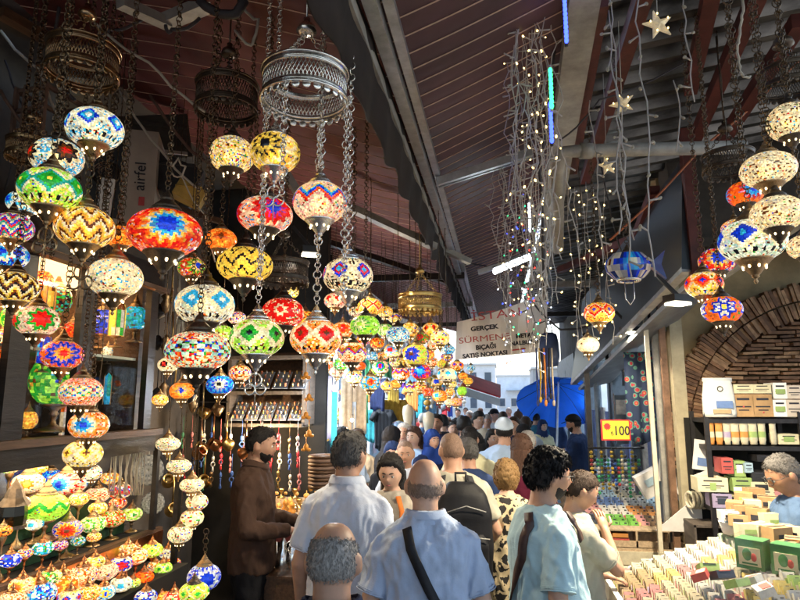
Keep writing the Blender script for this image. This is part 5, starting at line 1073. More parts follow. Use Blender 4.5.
for i in range(12):
    for j in range(16):
        x=FX0+.06+i*.080; y=FY0+.20+j*.107
        zone=(i//3+j//3*2)%9; a,c=fp[zone]
        if j<3 and 3<=i<6: a,c=13,13
        if j<3 and 7<=i<10: a,c=14,14
        if j<3 and i<3: a,c=9,6
        o=inst(soapmesh(a,c,.066,.02,.11),'gift_box',(x,y,.90+j*.008+.02),(R(-46),0,R(sr.uniform(-8,8)))); tag(o,'%s and %s gift card box %s of the card counter'%(CN[a],CN[c],'at the front' if j<3 else 'in the middle' if j<9 else 'at the back'),'gift box','gift boxes on the card counter')
b=MB(); b.box((FX0+.5,FY0+1.05,.895),(.98,1.75,.06),M=Matrix.Rotation(.06,3,'X')); tag(b.build('display_board',palewood),'pale sloped board under the gift card boxes','board')
for i,(x,h,lb) in enumerate(((.27,.05,'orange soap bars in the counter compartment'),(.75,.05,'brown packets in the counter compartment'),(.86,.04,'dark red packet in the counter compartment'))):
    b=MB()
    b.box((0,0,0),(.13,.08,h)); b.box((0,0,h),(.12,.07,h*.6),m=1); tag(b.build('soap_packet',[ccol[[7,14,7][i]],ccol[[11,5,14][i]]],loc=(FX0+x+.03,FY0+.05,.89)),lb,'packet')
# white tent card and fruit patterned box
p=P(693,515,4.55); b=MB(); b.prism([(-.28,-.12),(.06,-.12),(.06,.16)],.02,(0,0,0),(1,0,0),(0,0,1)); tag(b.build('tent_card',whitep,loc=p),'white triangular card box standing between the two counters','card')
# paper bags with dried things
for i,(px,py,D,w,h,lb) in enumerate([(672,465,5.0,.18,.3,'rolled pale paper leaning behind the counters'),(697,492,4.8,.3,.18,'box with a fruit pattern between the counters'),(655,480,5.2,.3,.2,'clear box of clouded glassware on the card counter')]):
    p=P(px,py,D); b=MB(); b.box((0,0,0),(w,.12,h),M=Matrix.Rotation(R([15,-25,-28][i]),3,'Y')); b.box((0,-.07,h*.1),(w*.7,.01,h*.3),m=1,M=Matrix.Rotation(R([15,-25,-28][i]),3,'Y')); tag(b.build(['paper_roll','fruit_box','glassware_box'][i],[whitep,[cream,ccol[7],ccol[12]][i]],loc=p),lb,'box')
# black shelf unit in the soap shop
YS=4.72
def os(px,py,y=YS): return onY(px,py,y)
a=os(706,419); r=root('black_shelf_unit',a,'black metal shelf unit stacked with soap shop goods under the brick arch','shelf'); b=MB(); x1=2.6
for py in (419,446,497,508): 
    z=os(706,py).z-a.z; b.box(((x1-a.x)/2,.17,z-.012),(x1-a.x,.36,.03))
b.box(((x1-a.x)/2,.17,os(706,458).z-a.z-.012),(0.01,.3,.01))
for x in (0,.62,1.2): b.box((x,-.0,-.6),(.03,.03,1.3)); b.box((x,.34,-.6),(.03,.03,1.3))
b.build('shelf_boards',iron,r)
b=MB(); b.box((.6,.36,-.6),(1.3,.02,1.2)); b.build('back_panel',dark,r)
kraft=mat('kraft_cardboard',(.34,.21,.10),.8,0,.2,12); creamb=mat('cream_cardboard',(.55,.50,.34),.8,0,.12,12); grn=ccol[2]
def sbox(px0,py0,px1,py1,m,lb,extra=None,y=YS,dpt=.16,nm='cardboard_box'):
    p=os(px0,py1,y); q=os(px1,py0,y); w=q.x-p.x; h=q.z-p.z; b=MB(); b.box((w/2,dpt/2,h/2),(w-.004,dpt,h-.003),m=0); b.box((w/2,-.001,h*.78),(w*.6,.002,h*.10),m=1); b.box((w/2,-.001,h*.45),(w*.72,.002,h*.06),m=1); b.box((w*.5,-.001,h*.3),(w*.5,.002,h*.05),m=1)
    ms=[m,blkp]
    if extra: b.box((w*.5,-.002,h*extra[1]),(w*extra[2],.002,h*extra[3]),m=2); ms.append(extra[0])
    o=b.build(nm,ms,loc=p); md=o.modifiers.new('b','BEVEL'); md.width=.002; return tag(o,lb,'box')
sbox(734,394,753,417,kraft,'left brown cardboard box of the pair on the top shelf',(redp,.45,.08,.07)); sbox(754,394,772,417,kraft,'right brown cardboard box of the pair on the top shelf',(redp,.2,.08,.07))
sbox(734,384,753,393.6,creamb,'left cream box lying on the brown pair'); sbox(753.4,384,771,393.6,creamb,'right cream box lying on the brown pair')
sbox(774,399.5,786.5,417,white,'lower white and green box on the top shelf',(grn,.45,.7,.3)); sbox(774,382.5,786.5,399,white,'upper white and green box on the top shelf',(grn,.45,.7,.3))
sbox(787,399.5,802,417,mat('pale_pink_box',(.52,.45,.38),.8,0,.12,12),'lower pale box at the right edge of the top shelf'); sbox(787,385,802,399,MATS['pale_pink_box'],'upper pale box at the right edge of the top shelf')
# white pouch
p=os(720,417); r=root('product_pouch',p,'white standing pouch with a leaf print on the top shelf','pouch'); b=MB(); b.lathe([(.0,0),(.11,0),(.115,.03),(.11,.15),(.10,.22),(.095,.26)],18,sx=1,sy=.42); b.box((0,0,.265),(.2,.012,.03)); b.build('pouch',mat('white_pouch',(.62,.6,.54),.35,0,.1,9,bump=.3),r,True)
b=MB(); b.box((0.02,-.055,.09),(.11,.004,.05)); b.build('label',ccol[8],r); b=MB(); b.box((.0,-.055,.04),(.12,.004,.03)); b.build('stripe',ccol[5],r); b=MB(); b.torus((0,-.05,.2),.018,.003,(0,1,0),12,4); b.build('emblem',blkp,r)
# tubes on second shelf
for i,(px,c,w) in enumerate(((712,11,6),(720,11,7),(728,4,7),(736,11,8),(745,11,8),(754,2,8),(763,2,7),(774,0,6))):
    p=os(px,444.5); w_=w*.0072; b=MB(); b.lathe([(0,0),(w_*.42,0),(w_*.42,.02),(w_*.5,.03),(w_*.5,.14)],10,sx=1,sy=.55,m=0); b.lathe([(w_*.51,.05),(w_*.51,.09)],10,sx=1,sy=.56,m=1); b.box((0,0,.15),(w_,.006,.03),m=0); tag(b.build('cream_tube',[ccol[0] if i>1 else ccol[11],ccol[c] if i>1 else ccol[0]],None,True,p),'%s banded cosmetic tube, %s on the second shelf'%(CN[c],['first','second','third','fourth','fifth','sixth','seventh','eighth'][i]),'tube','cosmetic tubes on the second shelf')
sbox(779,434,799,444.6,creamb,'cream box with olives print on the second shelf',(grn,.5,.5,.5))
for i,(x0,y0,x1,y1,m,lb,e) in enumerate([(698,478,728,492,creamb,'long cream box with a green leaf on the low shelf',(grn,.4,.2,.5)),(733,478,752,492,grn,'green and white box beside the long cream box',(white,.2,.9,.3)),(752,482,772,500,creamb,'cream box with two dark windows',(black,.7,.6,.3)),(734,461,745,477,grn,'green carton on top of the green and white box',(white,.5,.5,.5)),(745,463,753,473,ccol[12],'small turquoise pot shaped box',None),(752,472,773,482,black,'black lidded box behind the cream window box',None),
   (713,494,732,508,ccol[4],'lavender printed box on the low shelf',(ccol[9],.5,.5,.4)),(735,496,750,502,creamb,'small white pair of boxes on the low shelf',None),(722,458,733,474,ccol[7],'dark red bottle box behind the pouch',None),(773,484,782,500,creamb,'small flowered box right of the window box',(ccol[3],.4,.6,.4)),(757,455,775,462,iron,'dark plastic tray under the second shelf',None)]):
    sbox(x0,y0,x1,y1,m,lb,e,y=YS-.03 if i!=3 else YS)
p=P(702,455,4.5); b=MB(); b.box((0,0,0),(.12,.015,.22),M=Matrix.Rotation(.15,3,'Y')); b.box((0.,-.01,-.05),(.08,.004,.06),m=1,M=Matrix.Rotation(.15,3,'Y')); b.box((.03,.0,-.16),(.16,.012,.1),m=0,M=Matrix.Rotation(-.4,3,'Y')); tag(b.build('paper_leaflet',[whitep,ccol[8]],loc=p),'white leaflet bag hanging on the left end of the black shelf','leaflet')
for i in range(6):
    p=P(690+i*4.2,500,4.5); b=MB(); b.torus((0,0,0),.055,.012,(1,.3,0),16,6); tag(b.build('loofah_ring',MATS['cream_cloth'],None,True,p),'beige loofah ring in the row left of the lavender box','loofah','loofah rings between the counters')
# open compartments below
p=P(705,532,4.35); r=root('compartment_rack',p,'dark open compartment rack between the soap counter and the shelf','rack'); b=MB()
for x in(-.1,.13,.36): b.box((x,0,-.1),(.015,.25,.34))
for z in(.06,-.26): b.box((.13,0,z),(.48,.25,.015))
b.box((.13,.12,-.1),(.46,.01,.34)); b.build('panels',shelfm,r)
b=MB(); b.box((.0,-.05,-.2),(.1,.1,.08)); b.build('carton',kraft,r)
# crates and boxes piled beside the soap seller
pk=random.Random(21); cnt=0
pile=[(744,498,.10,.07,kraft),(754,496,.10,.1,kraft),(768,503,.11,.08,kraft),(781,507,.12,.06,creamb),(745,513,.13,.09,kraft),(758,517,.11,.1,kraft),(772,522,.12,.10,creamb),(788,520,.12,.07,kraft),(738,520,.1,.06,kraft),(760,530,.14,.07,creamb),(777,536,.13,.1,kraft),(792,534,.12,.09,creamb),(748,531,.12,.08,creamb),(786,550,.12,.08,kraft),(797,548,.1,.1,kraft),(735,508,.09,.08,kraft),(728,515,.1,.05,MATS['white_print']),(752,507,.09,.09,creamb)]
for i,(px,py,w,h,m) in enumerate(pile):
    D=3.75-(py-498)*.014; p=P(px,py,D); b=MB(); M=Matrix.Rotation(pk.uniform(-.6,.6),3,'Z')@Matrix.Rotation(pk.uniform(-.1,.1),3,'X'); b.box((0,0,0),(w,.08,h),M=M); b.box(M@V((0,-.041,0)),(w*.5,.002,h*.3),m=1,M=M); b.box(M@V((0,0,h/2+.001)),(w*.95,.012,.002),m=1,M=M); [b.box(M@V((-w*.1,-.041,-h*.12*q)),(w*(.7-.15*q),.0022,h*.035),m=1,M=M) for q in (2,3)]
    tag(b.build('soap_carton',[m,MATS['black_print'] if i%3 else ccol[2]],loc=p),'%s carton in the heap by the soap seller, %s'%('brown' if m is kraft else 'cream','near the shelf' if py<510 else 'in the middle of the heap' if py<528 else 'at the near end'),'carton','cartons heaped by the soap seller')
b=MB(); b.box((0,0,-.35),(.55,1.5,.7)); b.box((0,0,.01),(.56,1.52,.02)); tag(b.build('back_table',cream,loc=(1.9,3.55,1.2),rz=.0),'cream table behind the soap counter carrying the heap of cartons','table')
# clear bin with green boxes
p=P(771,556,2.95); r=root('clear_bin',p,'clear plastic bin with dark green soap packs beside the soap counter','bin',rz=-.7); b=MB()
for c,d in (((0,-.09,0),(.32,.004,.16)),((0,.09,0),(.32,.004,.16)),((-.16,0,0),(.004,.18,.16)),((.16,0,0),(.004,.18,.16)),((0,0,-.08),(.32,.18,.004))): b.box(c,d)
b.build('bin_walls',glass,r)
for i,x in enumerate((-.08,.08)):
    b=MB(); b.box((0,0,0),(.13,.1,.14)); b.box((0,-.052,-.01),(.10,.003,.085),m=1); b.ball((-.01,-.054,0),(.022,.003,.03),10,7,0); b.ball((.02,-.054,-.01),(.014,.003,.02),8,6,2); b.box((0,-.054,-.042),(.07,.002,.008),m=0); o=b.build('soap_pack',[mat('deep_green_pack',(.05,.16,.06),.4,0,.2,12),creamb,ccol[7]],loc=V(p)+Matrix.Rotation(-.7,3,'Z')@V((x,0,0)),rz=-.7); tag(o,['left','right'][i]+' dark green soap pack in the clear bin','soap pack')
b=MB(); b.lathe([(.03,0),(.07,.0),(.09,.07),(.085,.07),(.065,.01),(.0,.01)],16); 
for i in range(9): b.ball((pk.uniform(-.05,.05),pk.uniform(-.05,.05),.05+pk.uniform(0,.03)),.022,7,5,1+i%3)
tag(b.build('sample_bowl',[MATS['white_print'],ccol[1],ccol[8],ccol[12]],None,True,P(736,534,3.55)),'white bowl of small wrapped soaps at the head of the soap counter','bowl')
for i,(px,py,c,c2) in enumerate([(708,568,2,9),(722,575,9,7),(737,583,2,0),(752,580,1,7),(700,575,7,0),(764,590,1,7)]):
    p=onZ(px,py,cz(1.2)+.07); b=MB(); b.box((0,0,0),(.09,.07,.035),M=Matrix.Rotation(.3*i,3,'Z')@Matrix.Rotation(-.4,3,'X')); b.box((0,-.01,.02),(.06,.04,.004),m=1,M=Matrix.Rotation(.3*i,3,'Z')@Matrix.Rotation(-.4,3,'X'))
    tag(b.build('soap_bar_pack',[ccol[c],ccol[c2]],loc=p),['olive','black','olive and cream','white and red','dark red','white with red spots'][i]+' loose soap pack lying on top of the slanted rows','soap pack')
# ---------------- far street ----------------
ub=mat('umbrella_blue',(.08,.30,.80),.6,0,.15,4,bump=.1)
def _tl():
    nt=ub.node_tree; N=nt.nodes; t=N.new('ShaderNodeBsdfTranslucent'); t.inputs['Color'].default_value=(.12,.42,1,1); x=N.new('ShaderNodeMixShader'); x.inputs[0].default_value=.6; o=N['Material Output']; nt.links.new(N['Principled BSDF'].outputs[0],x.inputs[1]); nt.links.new(t.outputs[0],x.inputs[2]); nt.links.new(x.outputs[0],o.inputs[0])
_tl()
p=P(552,424,11.5); r=root('market_umbrella',(p.x,p.y,0),'big bright blue market umbrella over the far stall','umbrella'); 
top=P(556,381,11.5).z; rad=.80; rim=top-.50
b=MB(); n=8; vs=[(0,0,top)]; K=6
for j in range(1,K+1):
    t=j/K
    for i in range(n*4):
        a=2*PI*i/(n*4); s=.045*abs(math.sin(a*n/2))*t; vs.append((rad*t*math.cos(a),rad*t*math.sin(a),top-(top-rim)*t**1.5+ s*0.9))
fs=[(0,1+i,1+(i+1)%(n*4)) for i in range(n*4)]+[(1+(j-1)*n*4+i,1+j*n*4+i,1+j*n*4+(i+1)%(n*4),1+(j-1)*n*4+(i+1)%(n*4)) for j in range(1,K) for i in range(n*4)]
b.add(vs,fs); UM=Matrix.Translation((0,0,top-.15))@Matrix.Rotation(R(-33),4,'X')@Matrix.Translation((0,0,-top+.15)); b.xf(UM); ob=b.build('canopy',ub,r); ob.modifiers.new('s','SOLIDIFY').thickness=.01
b=MB(); b.cyl((0,0,0),(0,0,top+.06),.02,n=8); b.build('pole',white,r)
for k in range(8):
    a=PI*k/4; b=MB(); b.tube([(0,0,top-.02),(rad*.5*math.cos(a),rad*.5*math.sin(a),top-(top-rim)*.36-.02),(rad*math.cos(a),rad*math.sin(a),rim-.01)],.006,4); b.xf(UM); b.build('rib',iron,r)
r.rotation_euler=(R(-3),R(4),0)
for m_ in ob.data.vertices: pass
p=P(470,388,11); A=[P(463,374,11.5),P(462,386,10),P(500,398,10.6),P(500,386,12.2)]
r=root('street_awning',A[0],'red canvas awning with a white stripe far down the street','awning'); b=MB(); b.slab([q-A[0] for q in A],.03); b.build('canvas',mat('bright_red_canvas',(.55,.02,.03),.7,0,.2,4),r); b=MB(); b.slab([A[1]-A[0]+V((0,0,-.01)),A[2]-A[0]+V((0,0,-.01)),A[2]-A[0]+V((0,0,-.14)),A[1]-A[0]+V((0,0,-.14))],.02); b.build('valance',mat('white_canvas',(.6,.6,.6),.8,0,.1,6),r)
# far stall under the umbrella
p=P(552,452,9.6); r=root('textile_stall',(p.x,p.y,0),'stall piled with pale blue folded textiles under the blue umbrella','stall'); b=MB(); b.box((.25,.3,.45),(1.5,1.3,.9)); b.build('table',mat('pale_blue_cloth',(.25,.33,.45),.8,0,.3,6,bump=.2),r)
fr2=random.Random(5)
for i in range(26):
    x=p.x-.45+fr2.uniform(0,1.35); y=p.y-.3+fr2.uniform(0,1.1); c=fr2.choice(['sky blue','white','grey','pale lilac','navy','red','white','sky blue']); k=fr2.randrange(3)
    b=MB(); b.box((0,0,0),(.26,.2,.045)); b.box((0,-.005,.028),(.24,.2,.012)); o=b.build('folded_cloth',mat('cloth_'+c.replace(' ','_'),CL[c],.85,0,.25,14,bump=.15),loc=(x,y,.925+.06*k),rz=fr2.uniform(-.5,.5)); tag(o,'%s folded cloth lying %s on the stall under the umbrella'%(c,['low','halfway up','on top'][k]),'folded cloth','folded textiles on the far stall')
# garments and small goods hung along both sides far down the street
gn=list(CL); gk=0
for i in range(96):
    side=-1 if i%3 else 1; y=8.5+fr2.uniform(0,13); x=(-1.95+fr2.uniform(-.15,.45)) if side<0 else (1.25+fr2.uniform(-.35,.1)); z=fr2.uniform(1.75,2.9); c=fr2.choice(gn)
    if side>0: x+=.35; y=max(y,12)
    u,v,D=proj((x,y,z))
    if u>512: continue
    w=fr2.uniform(.16,.4); h=fr2.uniform(.3,.6)
    b=clothmesh(w,h,i,fr2.uniform(.7,1.3)); kind=i%2
    if kind: b.box((-w*.5,0,-.1),(w*.35,.04,.16),M=Matrix.Rotation(.5,3,'Y')); b.box((w*.5,0,-.1),(w*.35,.04,.16),M=Matrix.Rotation(-.5,3,'Y'))
    o=b.build('hanging_shirt' if kind else 'hanging_scarf',mat('cloth_'+c.replace(' ','_'),CL[c],.85,0,.25,14,bump=.15),None,True,(x,y,z),fr2.uniform(-.6,.6)); o.modifiers.new('s','SOLIDIFY').thickness=.008
    tag(o,'%s %s hanging %s on the %s side of the far street'%(c,'shirt' if kind else 'scarf','high' if z>2.35 else 'at head height',('left' if side<0 else 'right')),'shirt' if kind else 'scarf','clothes hung along the far street')
TB=[]
for c in ((.6,.3,.05),(.5,.05,.05),(.1,.3,.45),(.55,.5,.4),(.1,.35,.15),(.6,.5,.1)):
    b=MB(); b.tube([(0,0,.15),(0,0,0)],.004,4); b.ball((0,0,-.03),(.05,.05,.04),10,6); b.ball((0,0,-.1),(.025,.025,.03),8,5); TB.append(b.mesh('hanging_ornament',mat('ornament_%d'%int(c[0]*1000),c,.4,0,.3,20),True))
for i in range(130):
    side=-1 if i%4 else 1; y=9+fr2.uniform(0,15); x=(-1.6+fr2.uniform(-.3,.75)) if side<0 else (.95+fr2.uniform(-.25,.3)); z=fr2.uniform(1.9,2.9); k=fr2.randrange(6)
    if 512<proj((x,y,z))[0]<585: continue
    tag(inst(TB[k],'hanging_ornament',(x,y,z),sc=fr2.uniform(.7,1.5)),'%s ball ornament hanging %s over the %s of the far street'%(['orange','red','blue','ivory','green','yellow'][k],'high' if z>2.5 else 'low','left' if side<0 else 'right'),'ornament','ornaments hung over the far street')
# odds and ends hanging between the lamp cabinet and the souvenir shelf
for i in range(22):
    px=158+(i%8)*7.2+fr2.uniform(-2,2); py=300+(i//8)*46+fr2.uniform(-12,12); p=P(px,py,4.1+fr2.uniform(0,.5)); k=i%4; b=MB(); m=[iron,bronze,brass,cable][k]
    if k==0: b.tube([(0,0,.2),(0,0,0)],.004,5); b.lathe([(.0,-.09),(.045,-.07),(.06,-.02),(.03,.0),(.01,.02)],14); nm,cc='iron_bowl','bowl'
    elif k==1: b.tube([(0,0,.22),(0,0,0)],.004,5); b.lathe([(.0,-.12),(.02,-.1),(.035,-.05),(.02,-.02),(.035,.0),(.0,.04)],12); nm,cc='bronze_bell','bell'
    elif k==2: b.tube([(0,0,.25),(.01,0,.1),(0,0,0)],.006,6); b.ball((0,0,-.03),(.035,.012,.045),12,8); nm,cc='brass_ladle','ladle'
    else: b.tube([(0,0,.2),(.02,0,.05),(.0,0,-.12),(-.03,0,.02),(0,0,.2)],.006,5); b.tube([(0,0,.2),(.035,.01,-.02),(.0,0,-.18),(-.015,0,.02),(0,0,.2)],.005,5); nm,cc='cord_bundle','cord'
    tag(b.build(nm,m,None,True,p,fr2.uniform(-1,1)),'%s hanging in the %s tier between the cabinet and the souvenir shelf'%(nm.replace('_',' '),['upper','middle','lower'][i//8]),cc,'wares hung between cabinet and shelf')
for i in range(5):
    p=P(112+i*7,452,3.75); b=MB()
    for q in range(4): b.tube([(.01*q,0,0),(.01*q+.02*math.sin(q+i),0,-.13),(.012*q,0,-.26)],.004,4)
    tag(b.build('cord_bundle',cable,None,True,p),'bundle of pale flex hanging under the cabinet, '+['leftmost','second','middle','fourth','rightmost'][i],'cord','bundles of flex under the cabinet')
# buildings at the end
facm=[mat('white_render',(.8,.8,.8),.8,0,.12,1),mat('pale_blue_render',(.68,.74,.8),.8,0,.15,1),mat('grey_render',(.4,.4,.4),.8,0,.15,1)]; win=mat('window_dark_glass',(.08,.11,.15),.1,0,.2,2)
for i,(x0,x1,y,h,m,lb) in enumerate([(-9,-.4,60,5.4,0,'white building closing the left of the far street'),(-.4,5.2,78,5.0,1,'pale blue building at the very end of the street'),(3.2,11,60,5.0,2,'low grey building beyond the umbrella'),(-12,-3.2,22,6.4,2,'grey building behind the left shopfronts'),(3.,12,20,4.6,0,'white building behind the right shopfronts')]):
    r=root('street_building',((x0+x1)/2,y,0),lb,'building'); w=x1-x0; b=MB(); b.box((0,3,h/2),(w,6,h)); b.build('wall',facm[m],r); b=MB(); b.box((0,2.9,h+.08),(w+.3,6.4,.16)); b.build('roof_cornice',white,r)
    nw=max(2,int(w/1.3))
    for a in range(nw):
        for fl in range(int(h/2.6)):
            x=-w/2+w*(a+.5)/nw; z=1.7+fl*2.5; b=MB(); b.box((x,-.02,z),(.75,.06,1.1)); f=b.build('window',white,r); b=MB(); b.box((x,-.06,z),(.62,.03,.96)); b.build('pane',win,f); b=MB(); b.box((x,-.1,z-.6),(.9,.2,.06)); b.build('sill',white,f)
    if i in(1,): b=MB(); b.box((0,-.6,3.2),(3.2,1.2,.08)); b.build('canopy',mat('corrugated_canopy',(.35,.42,.48),.5,.3,.3,3),r)
# ---------------- canopy end pieces: dark clutter above the far lamps ----------------
for i,(x,y,z,l) in enumerate([(-1.3,6.5,3.35,1.9),(-1.3,8.5,3.35,1.9),(-1.3,10.4,3.3,1.9),(.9,7.2,3.35,1.5),(.9,9.4,3.3,1.6)]):
    b=MB(); b.box((0,0,0),(l,.06,.07)); b.cyl((-l*.3,0,0),(-l*.3,0,.3),.01); tag(b.build('cross_beam',[wood,greyp][i%2],loc=(x,y,z)),['nearest','middle','farthest','nearest right hand','farthest right hand'][i]+' cross beam under the roofs, beyond the hanging lamps','beam')
# mannequins
skinm=mat('mannequin_ivory',(.55,.48,.36),.35,0,.1,8)
for i,(px,py,D,c) in enumerate(((408,404,7.6,'black'),(428.5,411,7.4,'navy'))):
    p=P(px,py,D); r=root('mannequin',(p.x,p.y,0),['ivory mannequin in a black cape, left one','ivory mannequin in a dark jacket, right one'][i],'mannequin'); zt=p.z
    b=MB(); b.lathe([(0,zt),(.06,zt-.03),(.075,zt-.1),(.06,zt-.19),(.045,zt-.24),(.06,zt-.31),(.14,zt-.34)],14,sy=1.15); b.build('head',skinm,r,True)
    b=MB(); b.lathe([(.05,zt-.27),(.13,zt-.32),(.22,zt-.38),(.22,zt-.6),(.17,zt-.8),(.20,zt-1.05),(.24,zt-1.4)],18,sy=.62); b.build('garment',mat('cloth_'+c,CL[c],.85,0,.25,14,bump=.15),r,True); b=MB(); b.cyl((0,0,0),(0,0,zt-1.3),.02); b.lathe([(0,.02),(.18,.02),(.18,0)],14); b.build('stand',iron,r)
# ---------------- people ----------------
def remesh(b,vox,smooth=4,disp=None):
    me=b.mesh('tmp',mat('tmp',(.5,.5,.5),var=0)); o=bpy.data.objects.new('tmp',me); COL.objects.link(o)
    m=o.modifiers.new('r','REMESH'); m.mode='VOXEL'; m.voxel_size=vox; m.use_smooth_shade=True
    s=o.modifiers.new('s','SMOOTH'); s.iterations=smooth; s.factor=.5
    dg=bpy.context.evaluated_depsgraph_get(); dg.update(); ev=o.evaluated_get(dg); m2=bpy.data.meshes.new_from_object(ev)
    vs=[v.co.copy() for v in m2.vertices]; ns=[v.normal.copy() for v in m2.vertices]; fs=[tuple(p.vertices) for p in m2.polygons]
    bpy.data.objects.remove(o); bpy.data.meshes.remove(me); bpy.data.meshes.remove(m2)
    if disp:
        for i in range(len(vs)): vs[i]=vs[i]+ns[i]*disp(vs[i])
    r=MB(); r.add(vs,fs); return r
SEC=[(.80,.16,.115,0),(.90,.168,.12,0),(.98,.165,.12,0),(1.08,.155,.115,.0),(1.2,.163,.117,0),(1.30,.176,.12,-.005),(1.37,.182,.112,-.01),(1.42,.176,.096,-.012),(1.455,.142,.080,-.012),(1.485,.09,.068,-.01),(1.51,.066,.060,-.006)]
def tors(z,bw=1,belly=0):
    z=max(SEC[0][0],min(SEC[-1][0],z))
    for a,c in zip(SEC,SEC[1:]):
        if a[0]<=z<=c[0]:
            t=(z-a[0])/(c[0]-a[0]); rx,ry,cy=[a[k]+(c[k]-a[k])*t for k in(1,2,3)]
            g=belly*math.exp(-((z-1.05)/.16)**2); return rx*bw+g*.5,ry*(1+(bw-1)*.7)+g*.6,cy+g*.5
def loft(b,secs,n=28,m=0,p=2.4):
    vs=[];fs=[]
    for z,rx,ry,cy in secs:
        for k in range(n):
            a=2*PI*k/n; c,s=math.cos(a),math.sin(a); vs.append((math.copysign(abs(c)**(2/p),c)*rx,cy+math.copysign(abs(s)**(2/p),s)*ry,z))
    for i in range(len(secs)-1):
        for k in range(n): fs.append((i*n+k,i*n+(k+1)%n,(i+1)*n+(k+1)%n,(i+1)*n+k))
    K=len(secs); fs+= [tuple(range(n))[::-1],tuple(range((K-1)*n,K*n))]; b.add(vs,fs,m)
def caps(b,p0,p1,r0,r1): b.tube([p0,p1],[r0,r1],12); b.ball(p0,r0,12,8); b.ball(p1,r1,12,8)
def headpt(d,fem=0):
    x,y,z=d; q_=max(.02,1-z*z)**(-.10) if z>0 else 1.; p=V((x*.077*q_,y*.097*q_,z*.116))
    if z<0:
        p.x*=1-(.30+.06*fem)*(-z)**1.7; p.y*= (1-.38*(-z)) if y<0 else (1-.05*(-z))
    if y>0:
        e=math.exp
        p.y+=.021*e(-((x/.15)**2+((z+.16)/.17)**2))*(1-.2*fem)+.005*e(-((z-.2)/.1)**2-(x/.5)**2)-.009*e(-(((abs(x)-.36)/.17)**2+((z-.04)/.12)**2))+.006*e(-((x/.24)**2+((z+.5)/.07)**2))+.007*e(-((x/.25)**2+((z+.85)/.15)**2))
        p.x+=math.copysign(.004*e(-(((abs(x)-.6)/.2)**2+((z+.15)/.2)**2)),x)
    return p
def sphdirs(n,k):
    out=[]
    for i in range(1,k):
        t=PI*i/k
        for j in range(n): a=2*PI*j/n; out.append(V((math.sin(t)*math.cos(a),math.sin(t)*math.sin(a),math.cos(t))))
    out+= [V((0,0,1)),V((0,0,-1))]; return out
def sphfaces(n,k):
    fs=[]; a0=(k-1)*n
    for i in range(k-2):
        for j in range(n): fs.append((i*n+j,(i+1)*n+j,(i+1)*n+(j+1)%n,i*n+(j+1)%n))
    for j in range(n): fs+= [(a0,j,(j+1)%n),(a0+1,(k-2)*n+(j+1)%n,(k-2)*n+j)]
    return fs
def lerpk(v,ks):
    for a,c in zip(ks,ks[1:]):
        if v<=c[0]: t=max(0,(v-a[0])/(c[0]-a[0])); return a[1]+(c[1]-a[1])*t
    return ks[-1][1]
def hairmask(style):
    def f(d):
        x,y,z=d
        zb=lerpk(y,[(-1,-.5),(-.3,-.42),(-.05,-.05),(.25,.12),(.6,.45),(1,.66)])
        m=z-zb
        if style=='bald': m=min(m,.34-z-.25*max(0,y)-(.1 if y<-.5 else 0), .35-y)
        if style=='shaved': m=m
        if style=='thin': m=min(m,.62-z-.3*y,.55-y)
        if style in('hijab','scarf'): m=max(z-lerpk(y,[(-1,-2),(.15,-1.2),(.6,.1),(1,.55)]),-.95-z)+ (0 if y>.3 else .5)
        if style=='long': m=z-lerpk(y,[(-1,-1),(-.1,-.95),(.25,.0),(.6,.45),(1,.66)])
        if style=='beard':
            m=min(-.30-z+.22*max(0,.55-y),y-.06)*.9
            if abs(x)<.32 and y>.5 and z>-.42: m=-.3
            m=min(m,z+1.1)
        if style=='bob': m=max(z-lerpk(y,[(-1,-1),(-.1,-.8),(.25,.0),(.6,.45),(1,.66)]),-.9-z)
        if style=='cap': m=z-lerpk(y,[(-1,.05),(0,.2),(1,.42)])
        return m
    return f
HC={'stubble':(.17,.105,.075),'faint grey':(.24,.17,.135),'black':(.012,.010,.010),'dark brown':(.03,.017,.011),'brown':(.065,.030,.018),'blond':(.20,.115,.045),'grey':(.27,.25,.235),'dark grey':(.075,.07,.068),'white':(.5,.48,.46)}
SK={'fair':(.52,.31,.22),'tan':(.40,.22,.145),'brown':(.30,.155,.095)}
def skinmat(k):
    if 'skin_'+k in MATS: return MATS['skin_'+k]
    m=mat('skin_'+k,SK[k],.5,0,.1,22,bump=.08); b=m.node_tree.nodes['Principled BSDF']; b.inputs['Subsurface Weight'].default_value=.12; b.inputs['Subsurface Radius'].default_value=(.012,.004,.002); b.inputs['Subsurface Scale'].default_value=.6; return m
def fabric(name,col,**k): return mat('fabric_'+name,col,.9,0,k.pop('var',.06),k.pop('scale',16),bump=k.pop('bump',.45),spec=.15,**k)
SHIRT={'pale blue':(.42,.50,.66),'white':(.52,.56,.66),'navy':(.012,.018,.05),'brown':(.05,.028,.02),'aqua':(.42,.58,.62),'khaki':(.33,.31,.25),'cream yellow':(.55,.52,.33),'light blue':(.35,.47,.68),'black':(.012,.012,.015),'maroon':(.10,.012,.03),'beige':(.38,.34,.28),'royal blue':(.02,.05,.22),'grey':(.2,.21,.23),'bluish white':(.5,.58,.68),'dark blue':(.02,.035,.09),'teal':(.03,.12,.16),'red':(.3,.03,.03),'pink':(.5,.25,.3),'denim':(.06,.10,.18)}
PN=[0]
